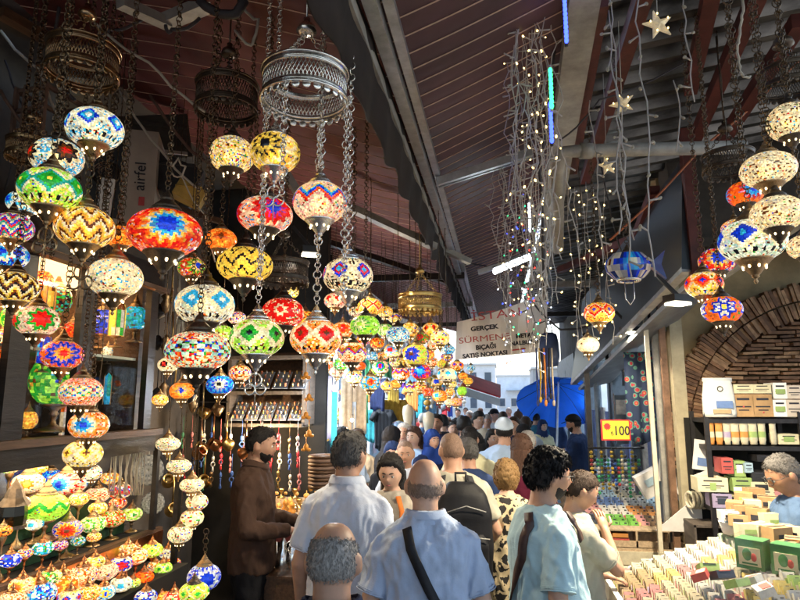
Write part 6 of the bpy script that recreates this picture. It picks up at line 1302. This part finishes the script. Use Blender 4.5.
def person(px,py,D,yaw,label,*_a,H=None,shirt='white',sleeve='short',hair='short',hcol='black',skin='tan',trous=(.015,.016,.02),hyaw=0,hpitch=0,bw=1.,belly=0.,arms=None,fem=0,vox=.013,face=False,beard=None,shirtmat=None,collar=None,nb=0,vpos=None,long_=0,glasses=False,legs=True,cap=None,wr=1.,hscale=1.,group=None,lean=0.):
    if not nb and vpos is None and hair not in('hijab','shaved'): nb=1500
    PN[0]+=1; rr=random.Random(PN[0]*13)
    if vpos is None:
        p=P(px,py,D); H=p.z
    else: p=V(vpos)
    s=H/1.75; r=root('person',(p.x,p.y,0),label,'person',group,rz=R(yaw))
    pr=lambda z: tors(z,bw,belly)
    arms=arms or {}
    def arm(side):
        sh=V((side*.168*bw,-.012,1.385)); el,wr_=arms.get(side,(V((side*(.235*bw+.01),-.04,1.13)),V((side*(.245*bw+.02),.06,.90)))); return sh,V(el),V(wr_)
    HM=Matrix.Translation((0,.012,1.55))@Matrix.Rotation(R(hyaw),4,'Z')@Matrix.Rotation(R(hpitch),4,'X')@Matrix.Diagonal((hscale,hscale,hscale,1))@Matrix.Translation((0,.012,1.75-.118-1.55))
    S=Matrix.Scale(s,4)
    # body
    b=MB(); loft(b,[(z,)+tors(z,bw,belly) for z in [q[0] for q in SEC]],24)
    b.tube([(0,-.006,1.47),(0,.0,1.53),HM@V((0,-.02,-.05))],[.068*(1-.12*fem),.060*(1-.15*fem),.058*(1-.12*fem)],14)
    dirs=sphdirs(32,24); b.add([HM@headpt(d,fem) for d in dirs],sphfaces(32,24))
    for sd in(-1,1):
        b.ball(HM@V((sd*.082,-.010,-.004)),(.011,.021,.034),10,8,0,(HM.to_3x3()@Matrix.Rotation(sd*-.35,3,'Z')))
        sh,el,wv=arm(sd); caps(b,sh,el,.050*(1-.1*fem),.040); caps(b,el,wv,.041,.027); d=(wv-el).normalized(); b.ball(wv+d*.045,(.036,.02,.046),10,8,0,Matrix((basis(d)[0],basis(d)[1],d)).transposed())
        if legs:
            hp=V((sd*.085,0,.86)); kn=V((sd*.095,.02,.48)); an=V((sd*.10,-.02,.09)); caps(b,hp,kn,.082,.056); caps(b,kn,an,.054,.036)
    body=remesh(b,vox,3)
    for sd in (-1,1):   # fingers
        sh,el,wv=arm(sd); d=(wv-el).normalized(); u,v,_=basis(d); 
        for k in range(4):
            o=wv+d*.078+u*(k-1.5)*.018; L0=[.062,.072,.068,.052][k]; q1=o+d*L0*.45-v*.006; q2=q1+(d*.8-v*.6)*L0*.35; q3=q2+(d*.4-v*.9)*L0*.28; body.tube([o-d*.02,q1,q2,q3],[.009,.0085,.0075,.005],6)
        o=wv+d*.03+u*.03*sd; body.tube([o,o+(d*.5+u*sd*.7)*.035,o+(d*.9+u*sd*.4)*.06],[.011,.010,.007],6)
    body.xf(S); body.build('body',skinmat(skin),r,True)
    # shirt
    def fold(v): 
        q=V((v.x*9,v.y*9,v.z*4.2))+V((PN[0]*3.1,0,0)); w=noise.noise(q)*.009+(.35-abs(noise.noise(q*1.6+V((5,0,0)))))*.020+(.3-abs(noise.noise(q*3.4+V((1,7,0)))))*.009
        return (w-.001)*wr
    sm=shirtmat or fabric(shirt,SHIRT[shirt])
    b=MB(); off=.017; hem=.86-.08*long_ if long_<3 else .5
    secs=[]
    zs=[hem]+[z for z in (.90,.98,1.08,1.2,1.30,1.37,1.42,1.455,1.485)]
    for z in zs: rx,ry,cy=pr(z); k=.034 if z<1.2 else .024; secs.append((z,rx+k,ry+k,cy))
    if long_>=3: secs=[(.12,.24,.2,0),(.5,.22,.18,0)]+secs[1:]
    rx,ry,cy=pr(1.51); secs.append((1.505 if not collar else 1.52,rx+.012,ry+.012,cy)); loft(b,secs,28)
    for sd in(-1,1):
        sh,el,wv=arm(sd); b.ball(sh,.066,12,8)
        if sleeve=='short' and nb and vox<=.012:
            e_=sh.lerp(el,.735); hb_=MB(); hb_.torus(e_,.0735,.0025,el-sh,26,5); hb_.torus(sh.lerp(el,.68),.0728,.0016,el-sh,26,4); hb_.xf(S); hb_.build('sleeve_hem',sm,r,True)
        if sleeve=='short': e=sh.lerp(el,.74); b.tube([sh,sh.lerp(el,.4),e],[.066,.067,.070],14)
        elif sleeve=='long': b.tube([sh,el],[.060,.054],14); b.ball(el,.056,12,8); b.tube([el,wv-(wv-el).normalized()*.01],[.056,.040],14)
    sb_=remesh(b,vox,2,fold); sb_.xf(S); sb_.build('shirt' if long_<3 else 'robe',sm,r,True)
    if collar:
        b=MB(); rx,ry,cy=pr(1.51); n=26; vs=[]
        for z,k in ((1.488,.030),(1.515,.020),(1.545,.012),(1.540,.022),(1.51,.032)):
            for i in range(n): a=2*PI*i/n; vs.append((math.cos(a)*(rx+k),cy+math.sin(a)*(ry+k)+(.015 if math.sin(a)>0 else 0),z-(.03*max(0,math.sin(a)))))
        b.add(vs,[(j*n+i,j*n+(i+1)%n,(j+1)*n+(i+1)%n,(j+1)*n+i) for j in range(4) for i in range(n)]); b.xf(S); b.build('collar',sm,r,True)
    if legs and long_<3:
        b=MB(); tm=fabric('trousers_%d'%int(trous[0]*1000+trous[2]*10),trous,var=.25,scale=20); loft(b,[(z,pr(z)[0]+.012,pr(z)[1]+.014,0) for z in(.80,.86,.92,.98)],20)
        for sd in(-1,1): hp=V((sd*.085,0,.86)); kn=V((sd*.097,.02,.48)); an=V((sd*.10,-.02,.07)); caps(b,hp,kn,.098,.075); b.tube([kn,an],[.074,.062],12)
        t=remesh(b,vox*1.2,2,fold); t.xf(S); t.build('trousers',tm,r,True)
    if legs:
        for sd in(-1,1): b=MB(); b.ball((sd*.10,.05,.035),(.045,.13,.045),12,8); b.xf(S); b.build('shoe',black,r,True)
    # hair
    if hair and hair!='none':
        st=hair; mk=hairmask({'bun':'short','mid':'bob','hijab':'hijab','cap':'short','curly':'short'}.get(st,st)); hm=mat('hair_'+hcol,HC[hcol],.6,0,.45,60,bump=.6,stretch=(3,3,.6),spec=.25) if st!='hijab' else fabric('hijab_'+str(cap),SHIRT[cap or 'black'])
        b=MB(); n,k=(48,36) if vox<.018 else (28,20); D2=sphdirs(n,k); th={'short':.008,'bald':.004,'shaved':.0015,'thin':.003,'hijab':.016,'long':.016,'mid':.022,'bun':.009,'cap':.008,'curly':.022}[st]; vs=[]
        for d in D2:
            m_=mk(d)+noise.noise(d*6+V((PN[0],3,0)))*.10+noise.noise(d*19)*.06; t=min(1,max(0,m_*5+.1)); j=noise.noise(d*7+V((PN[0],0,0)))*.006*(th/.010)+noise.noise(d*22)*.003*(th/.010); e=-.010+(th+.010)*t+j*t; q=headpt(d,fem); vs.append(HM@(q+V(d)*e))
        b.add(vs,sphfaces(n,k))
        if nb:
            for _ in range(nb):
                d=V((rr.gauss(0,1),rr.gauss(0,1),rr.gauss(0,1))).normalized(); m_=mk(d)
                if m_<.0 or (st in('bald','thin') and rr.random()>m_*7): continue
                q=headpt(d,fem)+d*(th*min(1,m_*5)*.8); tg=V((rr.uniform(-.5,.5),-.3 if d.z>.3 else 0,-1)); tg=(tg-d*tg.dot(d)); tg=tg.normalized() if tg.length>.01 else V((0,-1,0)); L0=rr.uniform(.008,.02)*(1 if th>.007 else .6)*(1.4 if st=='curly' else 1); sd=d.cross(tg)*.0011
                b.add([HM@(q-sd),HM@(q+sd),HM@(q+tg*L0*.6+d*L0*rr.uniform(.1,.5)),HM@(q+tg*L0+d*L0*rr.uniform(.0,.35))],[(0,1,2),(0,2,3)])
        if st=='long':
            zb={'long':1.27,'mid':1.47}[st]; secs=[]
            for t in (0,.25,.5,.75,1): z=1.64+(zb-1.64)*t; secs.append((z,.085+.02*t-(.05 if t==1 else 0),.06+.0*t-(.03 if t==1 else 0),-.055-.03*t*(1 if st=='long' else .2)))
            b2=MB(); loft(b2,secs[::-1],20); q=remesh(b2,.012,3,lambda v: noise.noise(V((v.x*40,v.y*40,v.z*3)))*.008); b.add(q.v,q.f)
        if st=='bun': b.ball(HM@V((0,-.12,-.03)),(.04,.035,.05),12,9)
        if st=='hijab':
            b2=MB(); loft(b2,[(1.30,.17*bw,.12,0),(1.38,.185*bw,.125,0),(1.46,.13,.10,0),(1.54,.088,.09,0),(1.60,.08,.085,-.01)],22); q=remesh(b2,.016,3,fold); b.add(q.v,q.f)
        b.xf(S); b.build('headscarf' if st=='hijab' else 'hair',hm,r,True)
    if cap and hair!='hijab':
        b=MB(); vs=[]; mk=hairmask('cap'); D2=sphdirs(32,24)
        for d in D2: t=min(1,max(0,mk(d)*9)); vs.append(HM@(headpt(d)+V(d)*(-.012+.034*t)))
        b.add(vs,sphfaces(32,24)); vs=[HM@V((x,y,z)) for x,y,z in ((-.06,.085,.045),(.06,.085,.045),(.05,.155,.03),(-.05,.155,.03),(-.06,.085,.052),(.06,.085,.052),(.05,.155,.036),(-.05,.155,.036))]; b.hexa(vs); b.xf(S); b.build('cap',fabric('cap_'+cap,SHIRT[cap]),r,True)
    if beard:
        mk=hairmask('beard'); b=MB(); D2=sphdirs(40,30); vs=[]
        for d in D2: t=min(1,max(0,(mk(d)+noise.noise(d*7)*.08)*7)); vs.append(HM@(headpt(d)+V(d)*(-.008+(.008+beard)*t+noise.noise(d*20)*.002*t)))
        b.add(vs,sphfaces(40,30)); b.xf(S); b.build('beard',mat('hair_'+hcol,HC[hcol],.55,0,.35,60,bump=.5,stretch=(3,3,.6)),r,True)
    if face:
        for sd in(-1,1):
            b=MB(); c=headpt(V((sd*.36,.9,.03)).normalized(),fem); b.ball(HM@(c+V((0,-.004,0))),.0115,10,8,0); f=HM.to_3x3()@V((0,1,0)); b.ball(HM@(c+V((0,.0045,-.001))),(.0058,.004,.0058),8,6,1,HM.to_3x3()); b.xf(S); b.build('eye',[mat('eye_white',(.6,.58,.55),.2,0,0),black],r,True)
            b=MB(); pts=[HM@(headpt(V((sd*t,.9,.20+.05*math.sin((t-.12)*5))).normalized(),fem)+V((0,.0025,0))) for t in(.14,.28,.42,.56)]; b.tube(pts,[.0025,.0042,.0038,.0015],6); b.xf(S); b.build('eyebrow',mat('hair_'+('dark brown' if hcol in('blond','white') else hcol),HC[hcol],.6,0,.2,30),r,True)
            b=MB(); pts=[HM@(headpt(V((sd*t,.9,.085)).normalized(),fem)+V((0,.004,0))) for t in(.24,.36,.5)]; b.tube(pts,[.001,.0018,.001],5); b.xf(S); b.build('eyelid',mat('lash',(.03,.018,.015),.6,0,0),r,True)
        b=MB(); pts=[HM@(headpt(V((t,.9,-.47)).normalized(),fem)+V((0,.001,0))) for t in(-.22,-.11,0,.11,.22)]; b.tube(pts,[.002,.0045,.005,.0045,.002],6); b.xf(S); b.build('mouth',mat('lips',(.33,.10,.09),.45,0,.1,20),r,True)
    if glasses:
        b=MB()
        for sd in(-1,1):
            c=HM@(V((sd*.034,.104,.008))); ax=HM.to_3x3()@V((sd*.15,1,0)); b.torus(c,.024,.0022,ax,18,5,sc=.8); b.tube([HM@V((sd*.056,.10,.015)),HM@V((sd*.080,.06,.012)),HM@V((sd*.083,-.005,.010))],.002,5)
        b.tube([HM@V((-.011,.108,.012)),HM@V((.011,.108,.012))],.002,5); b.xf(S); b.build('glasses',black,r,True)
    return r,s,pr,HM
def ribbon(r,s,pr,path,w,m,name='strap',off=.040,back=True,t=.006):
    """path = (z,x) points lying on the back or chest"""
    pts=[];nr=[]
    n=len(path)
    for i in range((n-1)*5+1):
        a=path[min(n-2,i//5)]; c=path[min(n-1,i//5+1)]; u=i/5-min(n-2,i//5); z=a[0]+(c[0]-a[0])*u; x=a[1]+(c[1]-a[1])*u; rx,ry,cy=pr(z); k=min(.98,abs(x)/rx); y=ry*(1-k**2.4)**(1/2.4); sg=-1 if back else 1
        top=max(0,z-1.40)*.0; pts.append(V((x,cy+sg*(y+off),z))); nr.append(V((x*1.5,sg*.12,.05 if z<1.4 else .25)).normalized())
    b=MB(); vs=[]
    for i,p in enumerate(pts):
        d=(pts[min(i+1,len(pts)-1)]-pts[max(i-1,0)]).normalized(); sd=d.cross(nr[i]).normalized()*w/2; vs+=[p-sd,p+sd,p+sd+nr[i]*t,p-sd+nr[i]*t]
    fs=[]
    for i in range(len(pts)-1):
        for k in range(4): fs.append((i*4+k,i*4+(k+1)%4,(i+1)*4+(k+1)%4,(i+1)*4+k))
    b.add(vs,fs); b.xf(Matrix.Scale(s,4)); return b.build(name,m,r,True)
strapm=mat('black_webbing',(.012,.012,.015),.7,0,.3,60,bump=.2); leather=mat('brown_leather',(.05,.022,.016),.5,0,.4,20,bump=.2)
def look(px,D,py=420): # yaw that faces away from the camera along the view line
    d=P(px,py,D)-CAM; return math.degrees(math.atan2(-d.x,d.y))
# near people
r,s,pr,HM=person(333,524,1.75,look(333,1.75)+0,'balding grey haired man in a navy shirt, seen from behind at the bottom edge',shirt='navy',hair='thin',hcol='grey',skin='tan',hyaw=-12,hpitch=-4,nb=5200,vox=.010,collar=True,bw=1.05,hscale=1.0,trous=(.03,.035,.05))
r,s,pr,HM=person(348,432,3.15,look(348,3.15)-14,'dark grey haired man in a white polo shirt walking away beside the table',shirt='white',hair='short',hcol='dark grey',skin='tan',hyaw=-24,nb=2500,vox=.010,collar=True,bw=.90,wr=1.2,trous=(.03,.035,.05))
r,s,pr,HM=person(425,461,2.72,look(425,2.72)+3,'bald man in a pale blue polo shirt with a black strap across his back',shirt='pale blue',hair='bald',hcol='faint grey',skin='fair',hpitch=-3,nb=1500,vox=.009,collar=True,bw=1.05,belly=.03,hscale=1.04,wr=1.3,trous=(.06,.06,.07))
ribbon(r,s,pr,[(1.475,-.085),(1.40,-.07),(1.25,.0),(1.08,.09),(.98,.14)],.042,strapm); b=MB(); b.box((0,0,0),(.05,.006,.022)); b.xf(Matrix.Scale(s,4)); b.build('strap_buckle',silver,r,loc=(.06*s,-.190*s,1.13*s))
r,s,pr,HM=person(452,433,4.05,look(452,4.05)+10,'shaven headed man in a khaki shirt carrying the black backpack',shirt='khaki',hair='shaved',hcol='stubble',skin='tan',hyaw=12,nb=0,vox=.011,bw=1.08,trous=(.2,.18,.13),arms={1:(V((.27,-.05,1.14)),V((.24,.12,1.0)))})
for sx in (-.10,.10): ribbon(r,s,pr,[(1.485,sx*.85),(1.44,sx),(1.36,sx*1.1)],.055,strapm,'jacket_edge' if False else 'shoulder_strap',.044)
# backpack as a thing of its own
yb=R(look(452,4.05)+10); cpos=V(r.location)+Matrix.Rotation(yb,3,'Z')@V((.015,-.25,1.18))
bp_=root('backpack',cpos,'big black backpack on the back of the shaven headed man','backpack',rz=yb); bp_.scale=(1.12,1.1,1.25); nyl=mat('black_nylon',(.006,.006,.008),.6,0,.35,14,bump=.3,spec=.2)
b=MB(); loft(b,[(-.25,.13,.06,0),(-.2,.16,.09,0),(-.05,.17,.105,0),(.1,.165,.10,0),(.2,.13,.08,.01),(.25,.07,.05,.02)],24,p=3.2); q=remesh(b,.012,3,lambda v: noise.noise(v*9)*.008); q.build('main_pouch',nyl,bp_,True)
b=MB(); loft(b,[(-.22,.11,.04,-.08),(-.18,.13,.06,-.08),(-.03,.125,.055,-.08),(.02,.10,.03,-.08)],20,p=3.5); remesh(b,.012,3,lambda v: noise.noise(v*11)*.006).build('front_pocket',nyl,bp_,True)
b=MB(); b.tube([(-.12,-.135,.0),(0,-.142,.015),(.12,-.135,.0)],.003,5); b.tube([(-.11,-.10,.12),(0,-.108,.15),(.11,-.10,.12)],.003,5); b.build('zip_line',greyp,bp_,True); b=MB(); b.box((.02,-.142,-.07),(.05,.004,.012)); b.build('badge',silver,bp_); b=MB(); b.tube([(-.03,.03,.24),(-.03,.04,.29),(.03,.04,.29),(.03,.03,.24)],.008,6); b.build('carry_handle',strapm,bp_,True)
person(468,438,4.8,look(468,4.8)-5,'grey haired man in a dark shirt just beyond the backpack',shirt='dark blue',hair='short',hcol='dark grey',skin='tan',hyaw=25,vox=.014)
# leopard woman
def leopard():
    m=bpy.data.materials.new('leopard_print'); m.use_nodes=True; nt=m.node_tree; N=nt.nodes; L_=nt.links; bs=N['Principled BSDF']; bs.inputs['Roughness'].default_value=.85
    tc=N.new('ShaderNodeTexCoord'); no=N.new('ShaderNodeTexNoise'); no.inputs['Scale'].default_value=14; v=N.new('ShaderNodeTexVoronoi'); v.feature='DISTANCE_TO_EDGE'; v.inputs['Scale'].default_value=15
    ad=N.new('ShaderNodeMix'); ad.data_type='RGBA'; ad.blend_type='ADD'; ad.inputs['Factor'].default_value=.06; L_.new(tc.outputs['Object'],ad.inputs['A']); L_.new(no.outputs['Color'],ad.inputs['B']); L_.new(ad.outputs['Result'],v.inputs['Vector'])
    rp=N.new('ShaderNodeValToRGB'); rp.color_ramp.interpolation='CONSTANT'; e=rp.color_ramp.elements; e[0].color=(.50,.40,.25,1); e[1].position=.13; e[1].color=(.012,.01,.01,1)
    L_.new(v.outputs['Distance'],rp.inputs[0]); L_.new(rp.outputs[0],bs.inputs['Base Color']); return m
person(506,461,4.15,look(506,4.15)+8,'short blond haired woman in a black and beige leopard print blouse',shirtmat=leopard(),hair='mid',hcol='blond',skin='fair',hyaw=-10,fem=1,nb=4000,vox=.012,bw=.98,long_=1,arms={1:(V((.23,-.02,1.16)),V((.20,.12,1.0)))})
# man with glasses, facing right
r,s,pr,HM=person(541,450,2.85,look(541,2.85)-68,'bearded young man with glasses in a pale aqua T-shirt with a brown bag strap',shirt='aqua',hair='curly',hcol='black',skin='tan',hyaw=-4,hpitch=-6,nb=6000,vox=.009,face=True,beard=.0015,glasses=True,bw=.96,belly=.03,wr=1.2,arms={-1:(V((-.24,-.03,1.12)),V((-.22,.16,.95))),1:(V((.25,-.05,1.12)),V((.26,.05,.90)))},trous=(.03,.035,.05))
ribbon(r,s,pr,[(1.48,.075),(1.44,.12),(1.30,.10),(1.12,-.02),(.95,-.12)],.04,leather)
ribbon(r,s,pr,[(1.48,.075),(1.44,.11),(1.36,.10)],.04,leather,'strap',.044,False)
q=V(r.location)+Matrix.Rotation(r.rotation_euler.z,3,'Z')@V((-.14,-.23,.90)); rb_=root('shoulder_bag',q,'brown leather shoulder bag hanging at the hip of the man with glasses','bag',rz=r.rotation_euler.z-.3); b=MB(); loft(b,[(-.13,.12,.035,0),(0,.13,.05,0),(.09,.11,.03,0)],20,p=4); b.build('body',leather,rb_,True); b=MB(); b.box((0,-.052,.02),(.22,.008,.13)); b.build('flap',leather,rb_)
person(571,469,3.35,look(571,3.35)-62,'dark haired woman with hand at her mouth looking down at the goods',shirt='khaki',sleeve='short',hair='bun',hcol='dark brown',skin='tan',hyaw=-14,hpitch=-22,fem=1,nb=1500,vox=.010,face=True,bw=.9,arms={1:(V((.17,.17,1.21)),V((.06,.17,1.40))),-1:(V((-.20,.06,1.14)),V((-.12,.26,1.1)))})
# seller in brown
person(257,427,4.15,look(257,4.15)-104,'bearded young shop seller in a brown sweater holding something at the sale table',shirt='brown',sleeve='long',hair='short',hcol='black',skin='tan',hyaw=-2,hpitch=-6,nb=2500,vox=.010,face=True,beard=.003,bw=.86,arms={1:(V((.245,.02,1.14)),V((.13,.27,1.12))),-1:(V((-.22,.06,1.14)),V((-.10,.29,1.13)))},trous=(.008,.008,.01),collar=True)
# facing people
r,s,pr,HM=person(392,453,3.85,look(392,3.85)+168,'dark haired woman in a beige top walking toward the camera with an orange strap',shirt='beige',hair='long',hcol='black',skin='fair',hpitch=-14,fem=1,nb=800,vox=.011,face=True,bw=.95)
ribbon(r,s,pr,[(1.48,-.06),(1.40,-.09),(1.25,-.10),(1.1,-.09)],.035,fabric('orange',(.5,.14,.03)),'strap',.044,False)
o=person(405,440,5.1,look(405,5.1)+180,'short haired man behind the dark haired woman, facing the camera',shirt='white',hair='shaved',hcol='stubble',skin='tan',vox=.014,face=True,hpitch=-4)
person(404,423,7.0,look(404,7)+172,'white haired man facing the camera behind the others',shirt='light blue',hair='short',hcol='white',skin='fair',vox=.016,face=True)
person(415,427,6.7,look(415,6.7)+150,'woman with long light brown hair next to the white haired man',shirt='light blue',hair='long',hcol='brown',skin='fair',fem=1,vox=.016,face=True)
person(390,427,6.4,look(390,6.4)-60,'woman wrapped in a long black veil left of the white haired man',shirt='black',sleeve='long',hair='hijab',cap='black',fem=1,long_=3,vox=.016,face=True)
person(393,442,5.6,look(393,5.6)+170,'girl in a dark headscarf looking at the camera, lower left of the white haired man',shirt='black',sleeve='long',hair='hijab',cap='dark blue',fem=1,vox=.016,face=True)
person(431,430,6.6,look(431,6.6)-150,'woman in a royal blue headscarf looking right',shirt='navy',sleeve='long',hair='hijab',cap='royal blue',skin='fair',fem=1,vox=.016,face=True)
person(436,414,8.0,look(436,8)+175,'tall dark haired man in a dark jacket behind the blue headscarf',shirt='navy',sleeve='long',hair='short',hcol='black',vox=.018,face=True)
person(454,421,8.6,look(454,8.6)+180,'young man with black hair facing the camera in the middle distance',shirt='bluish white',hair='short',hcol='black',vox=.018,face=True)
person(469,427,5.6,look(469,5.6)-8,'black haired man in a cream yellow shirt with a thin dark strap',shirt='cream yellow',hair='short',hcol='black',hyaw=-15,nb=800,vox=.013,bw=1.1)
person(504,419,6.0,look(504,6.)+4,'man in a pale cap and light blue shirt walking away',shirt='light blue',hair='cap',hcol='black',cap='bluish white',vox=.013,bw=1.15)
person(521,435,5.0,look(521,5.)-6,'woman with long brown hair in a maroon top',shirt='maroon',sleeve='long',hair='long',hcol='brown',fem=1,nb=1200,vox=.012)
person(527,431,6.1,look(527,6.1)-10,'grey haired person just past the long brown hair',shirt='grey',hair='short',hcol='white',vox=.016)
person(524,425,7.2,look(524,7.2)+20,'person in a black woollen hat near the umbrella',shirt='dark blue',hair='cap',cap='black',hcol='black',vox=.018)
person(576,415,8.4,look(576,8.4)+80,'textile seller in a dark cap and navy sweater under the blue umbrella',shirt='dark blue',sleeve='long',hair='cap',cap='black',hcol='black',vox=.014,face=True,beard=.006,hpitch=-10,arms={1:(V((.22,.12,1.16)),V((.15,.32,1.0))),-1:(V((-.22,.12,1.16)),V((-.15,.34,1.0)))})
person(342,427,5.9,look(342,5.9)+20,'dark haired man in a white shirt in front of the bright shop, left',shirt='bluish white',hair='short',hcol='black',hyaw=-40,vox=.014)
person(357,429,6.6,look(357,6.6)-10,'brown haired person half hidden behind the man in the white polo',shirt='beige',hair='short',hcol='dark brown',vox=.016)
# soap seller
person(792,452,3.45,look(792,3.45)+118,'grey haired soap seller with glasses bending over his cartons at the right edge',shirt='denim',sleeve='long',hair='short',hcol='dark grey',skin='brown',hpitch=-26,hyaw=0,nb=2500,vox=.010,face=True,glasses=True,arms={1:(V((.22,.12,1.16)),V((.13,.32,1.12))),-1:(V((-.22,.12,1.16)),V((-.13,.34,1.12)))})
# far crowd
cr=random.Random(33); used=[]
desc=['black','dark blue','white','light blue','grey','navy','denim','red','teal','cream yellow','black','bluish white','pink','royal blue']
spots=[(443,427,9.5),(462,424,10),(478,428,9),(487,423,11),(495,427,12),(484,432,7.6),(512,424,9.5),(519,421,11),(536,424,12),(542,429,10.5),(530,420,14),(500,417,15),(509,419,17),(470,416,15),(458,412,17),(448,413,14),(480,414,18),(490,413,20),(520,415,20),(533,417,18),(423,421,11),(415,417,13),(443,419,12),(474,421,12.5),(546,419,15),(526,426,8.6),(492,436,7.0),(464,432,7.8),(477,437,6.7),(553,426,13.5),(430,417,15),(466,418,20),(503,426,10.8),(515,430,8.2)]
rel=['left of','right of','just beyond','close to']
for i,(x,y,D) in enumerate(spots):
    fem=cr.random()<.4; c=desc[i%14]; st=cr.choice(['hijab','long','long']) if fem else cr.choice(['short','short','short','curly','short','cap','short','bald']); hc=cr.choice(['black','dark brown','black','brown','grey']); Hh=cr.uniform(1.58,1.66) if fem else cr.uniform(1.68,1.84)
    p=P(x,y,D); face=cr.random()<.35; cc=cr.choice(['black','navy','dark blue','beige'])
    lb='%s in %s, %s, %s, far crowd'%('woman' if fem else 'man',c,{'hijab':cc+' headscarf','long':'long '+hc+' hair','short':'short '+hc+' hair','curly':'curly '+hc+' hair','cap':cc+' cap','bald':'thinning '+hc+' hair'}[st],'walking this way' if face else 'walking away')
    person(x,y,D,(180 if face else 0)+cr.uniform(-35,35),lb,H=Hh,vpos=(p.x,p.y,0),shirt=c,sleeve='long' if c in('black','navy','dark blue','denim') or fem else 'short',hair=st,hcol=hc,cap=cc if st in('hijab','cap') else None,skin=cr.choice(['tan','fair','tan','brown']),fem=int(fem),vox=.024,face=face,trous=cr.choice([(.015,.016,.02),(.05,.07,.12),(.12,.1,.08)]),bw=cr.uniform(.92,1.12),group='people in the far crowd')
# ---------------- light and world ----------------
w=bpy.data.worlds.new('World'); scene.world=w; w.use_nodes=True; nt=w.node_tree; bg=nt.nodes['Background']
sk=nt.nodes.new('ShaderNodeTexSky'); sk.sky_type='NISHITA'; sk.sun_disc=False; SE,SA=R(56),R(20)
sk.sun_elevation=SE; sk.sun_rotation=SA; sk.air_density=1.2; sk.dust_density=2.0; nt.links.new(sk.outputs[0],bg.inputs['Color']); bg.inputs['Strength'].default_value=.15
sd=bpy.data.lights.new('sun','SUN'); sd.energy=3.; sd.angle=R(.5); sd.color=(1,.95,.87); so=bpy.data.objects.new('sun',sd); COL.objects.link(so)
d=V((math.sin(SA)*math.cos(SE),math.cos(SA)*math.cos(SE),math.sin(SE))); so.rotation_euler=d.to_track_quat('Z','Y').to_euler(); so.location=(0,0,20)
vs=scene.view_settings; vs.view_transform='Standard'; vs.look='None'; vs.gamma=1; vs.use_curve_mapping=False; vs.exposure=EXPO
scene.render.engine='CYCLES'; c=scene.cycles; c.use_denoising=True; c.max_bounces=5; c.diffuse_bounces=3; c.glossy_bounces=3; c.transparent_max_bounces=8; c.transmission_bounces=2; c.sample_clamp_indirect=3; c.use_light_tree=True; c.caustics_reflective=False; c.caustics_refractive=False
try: c.denoiser='OPENIMAGEDENOISE'; c.denoising_use_gpu=False
except Exception: pass
bpy.context.view_layer.update()
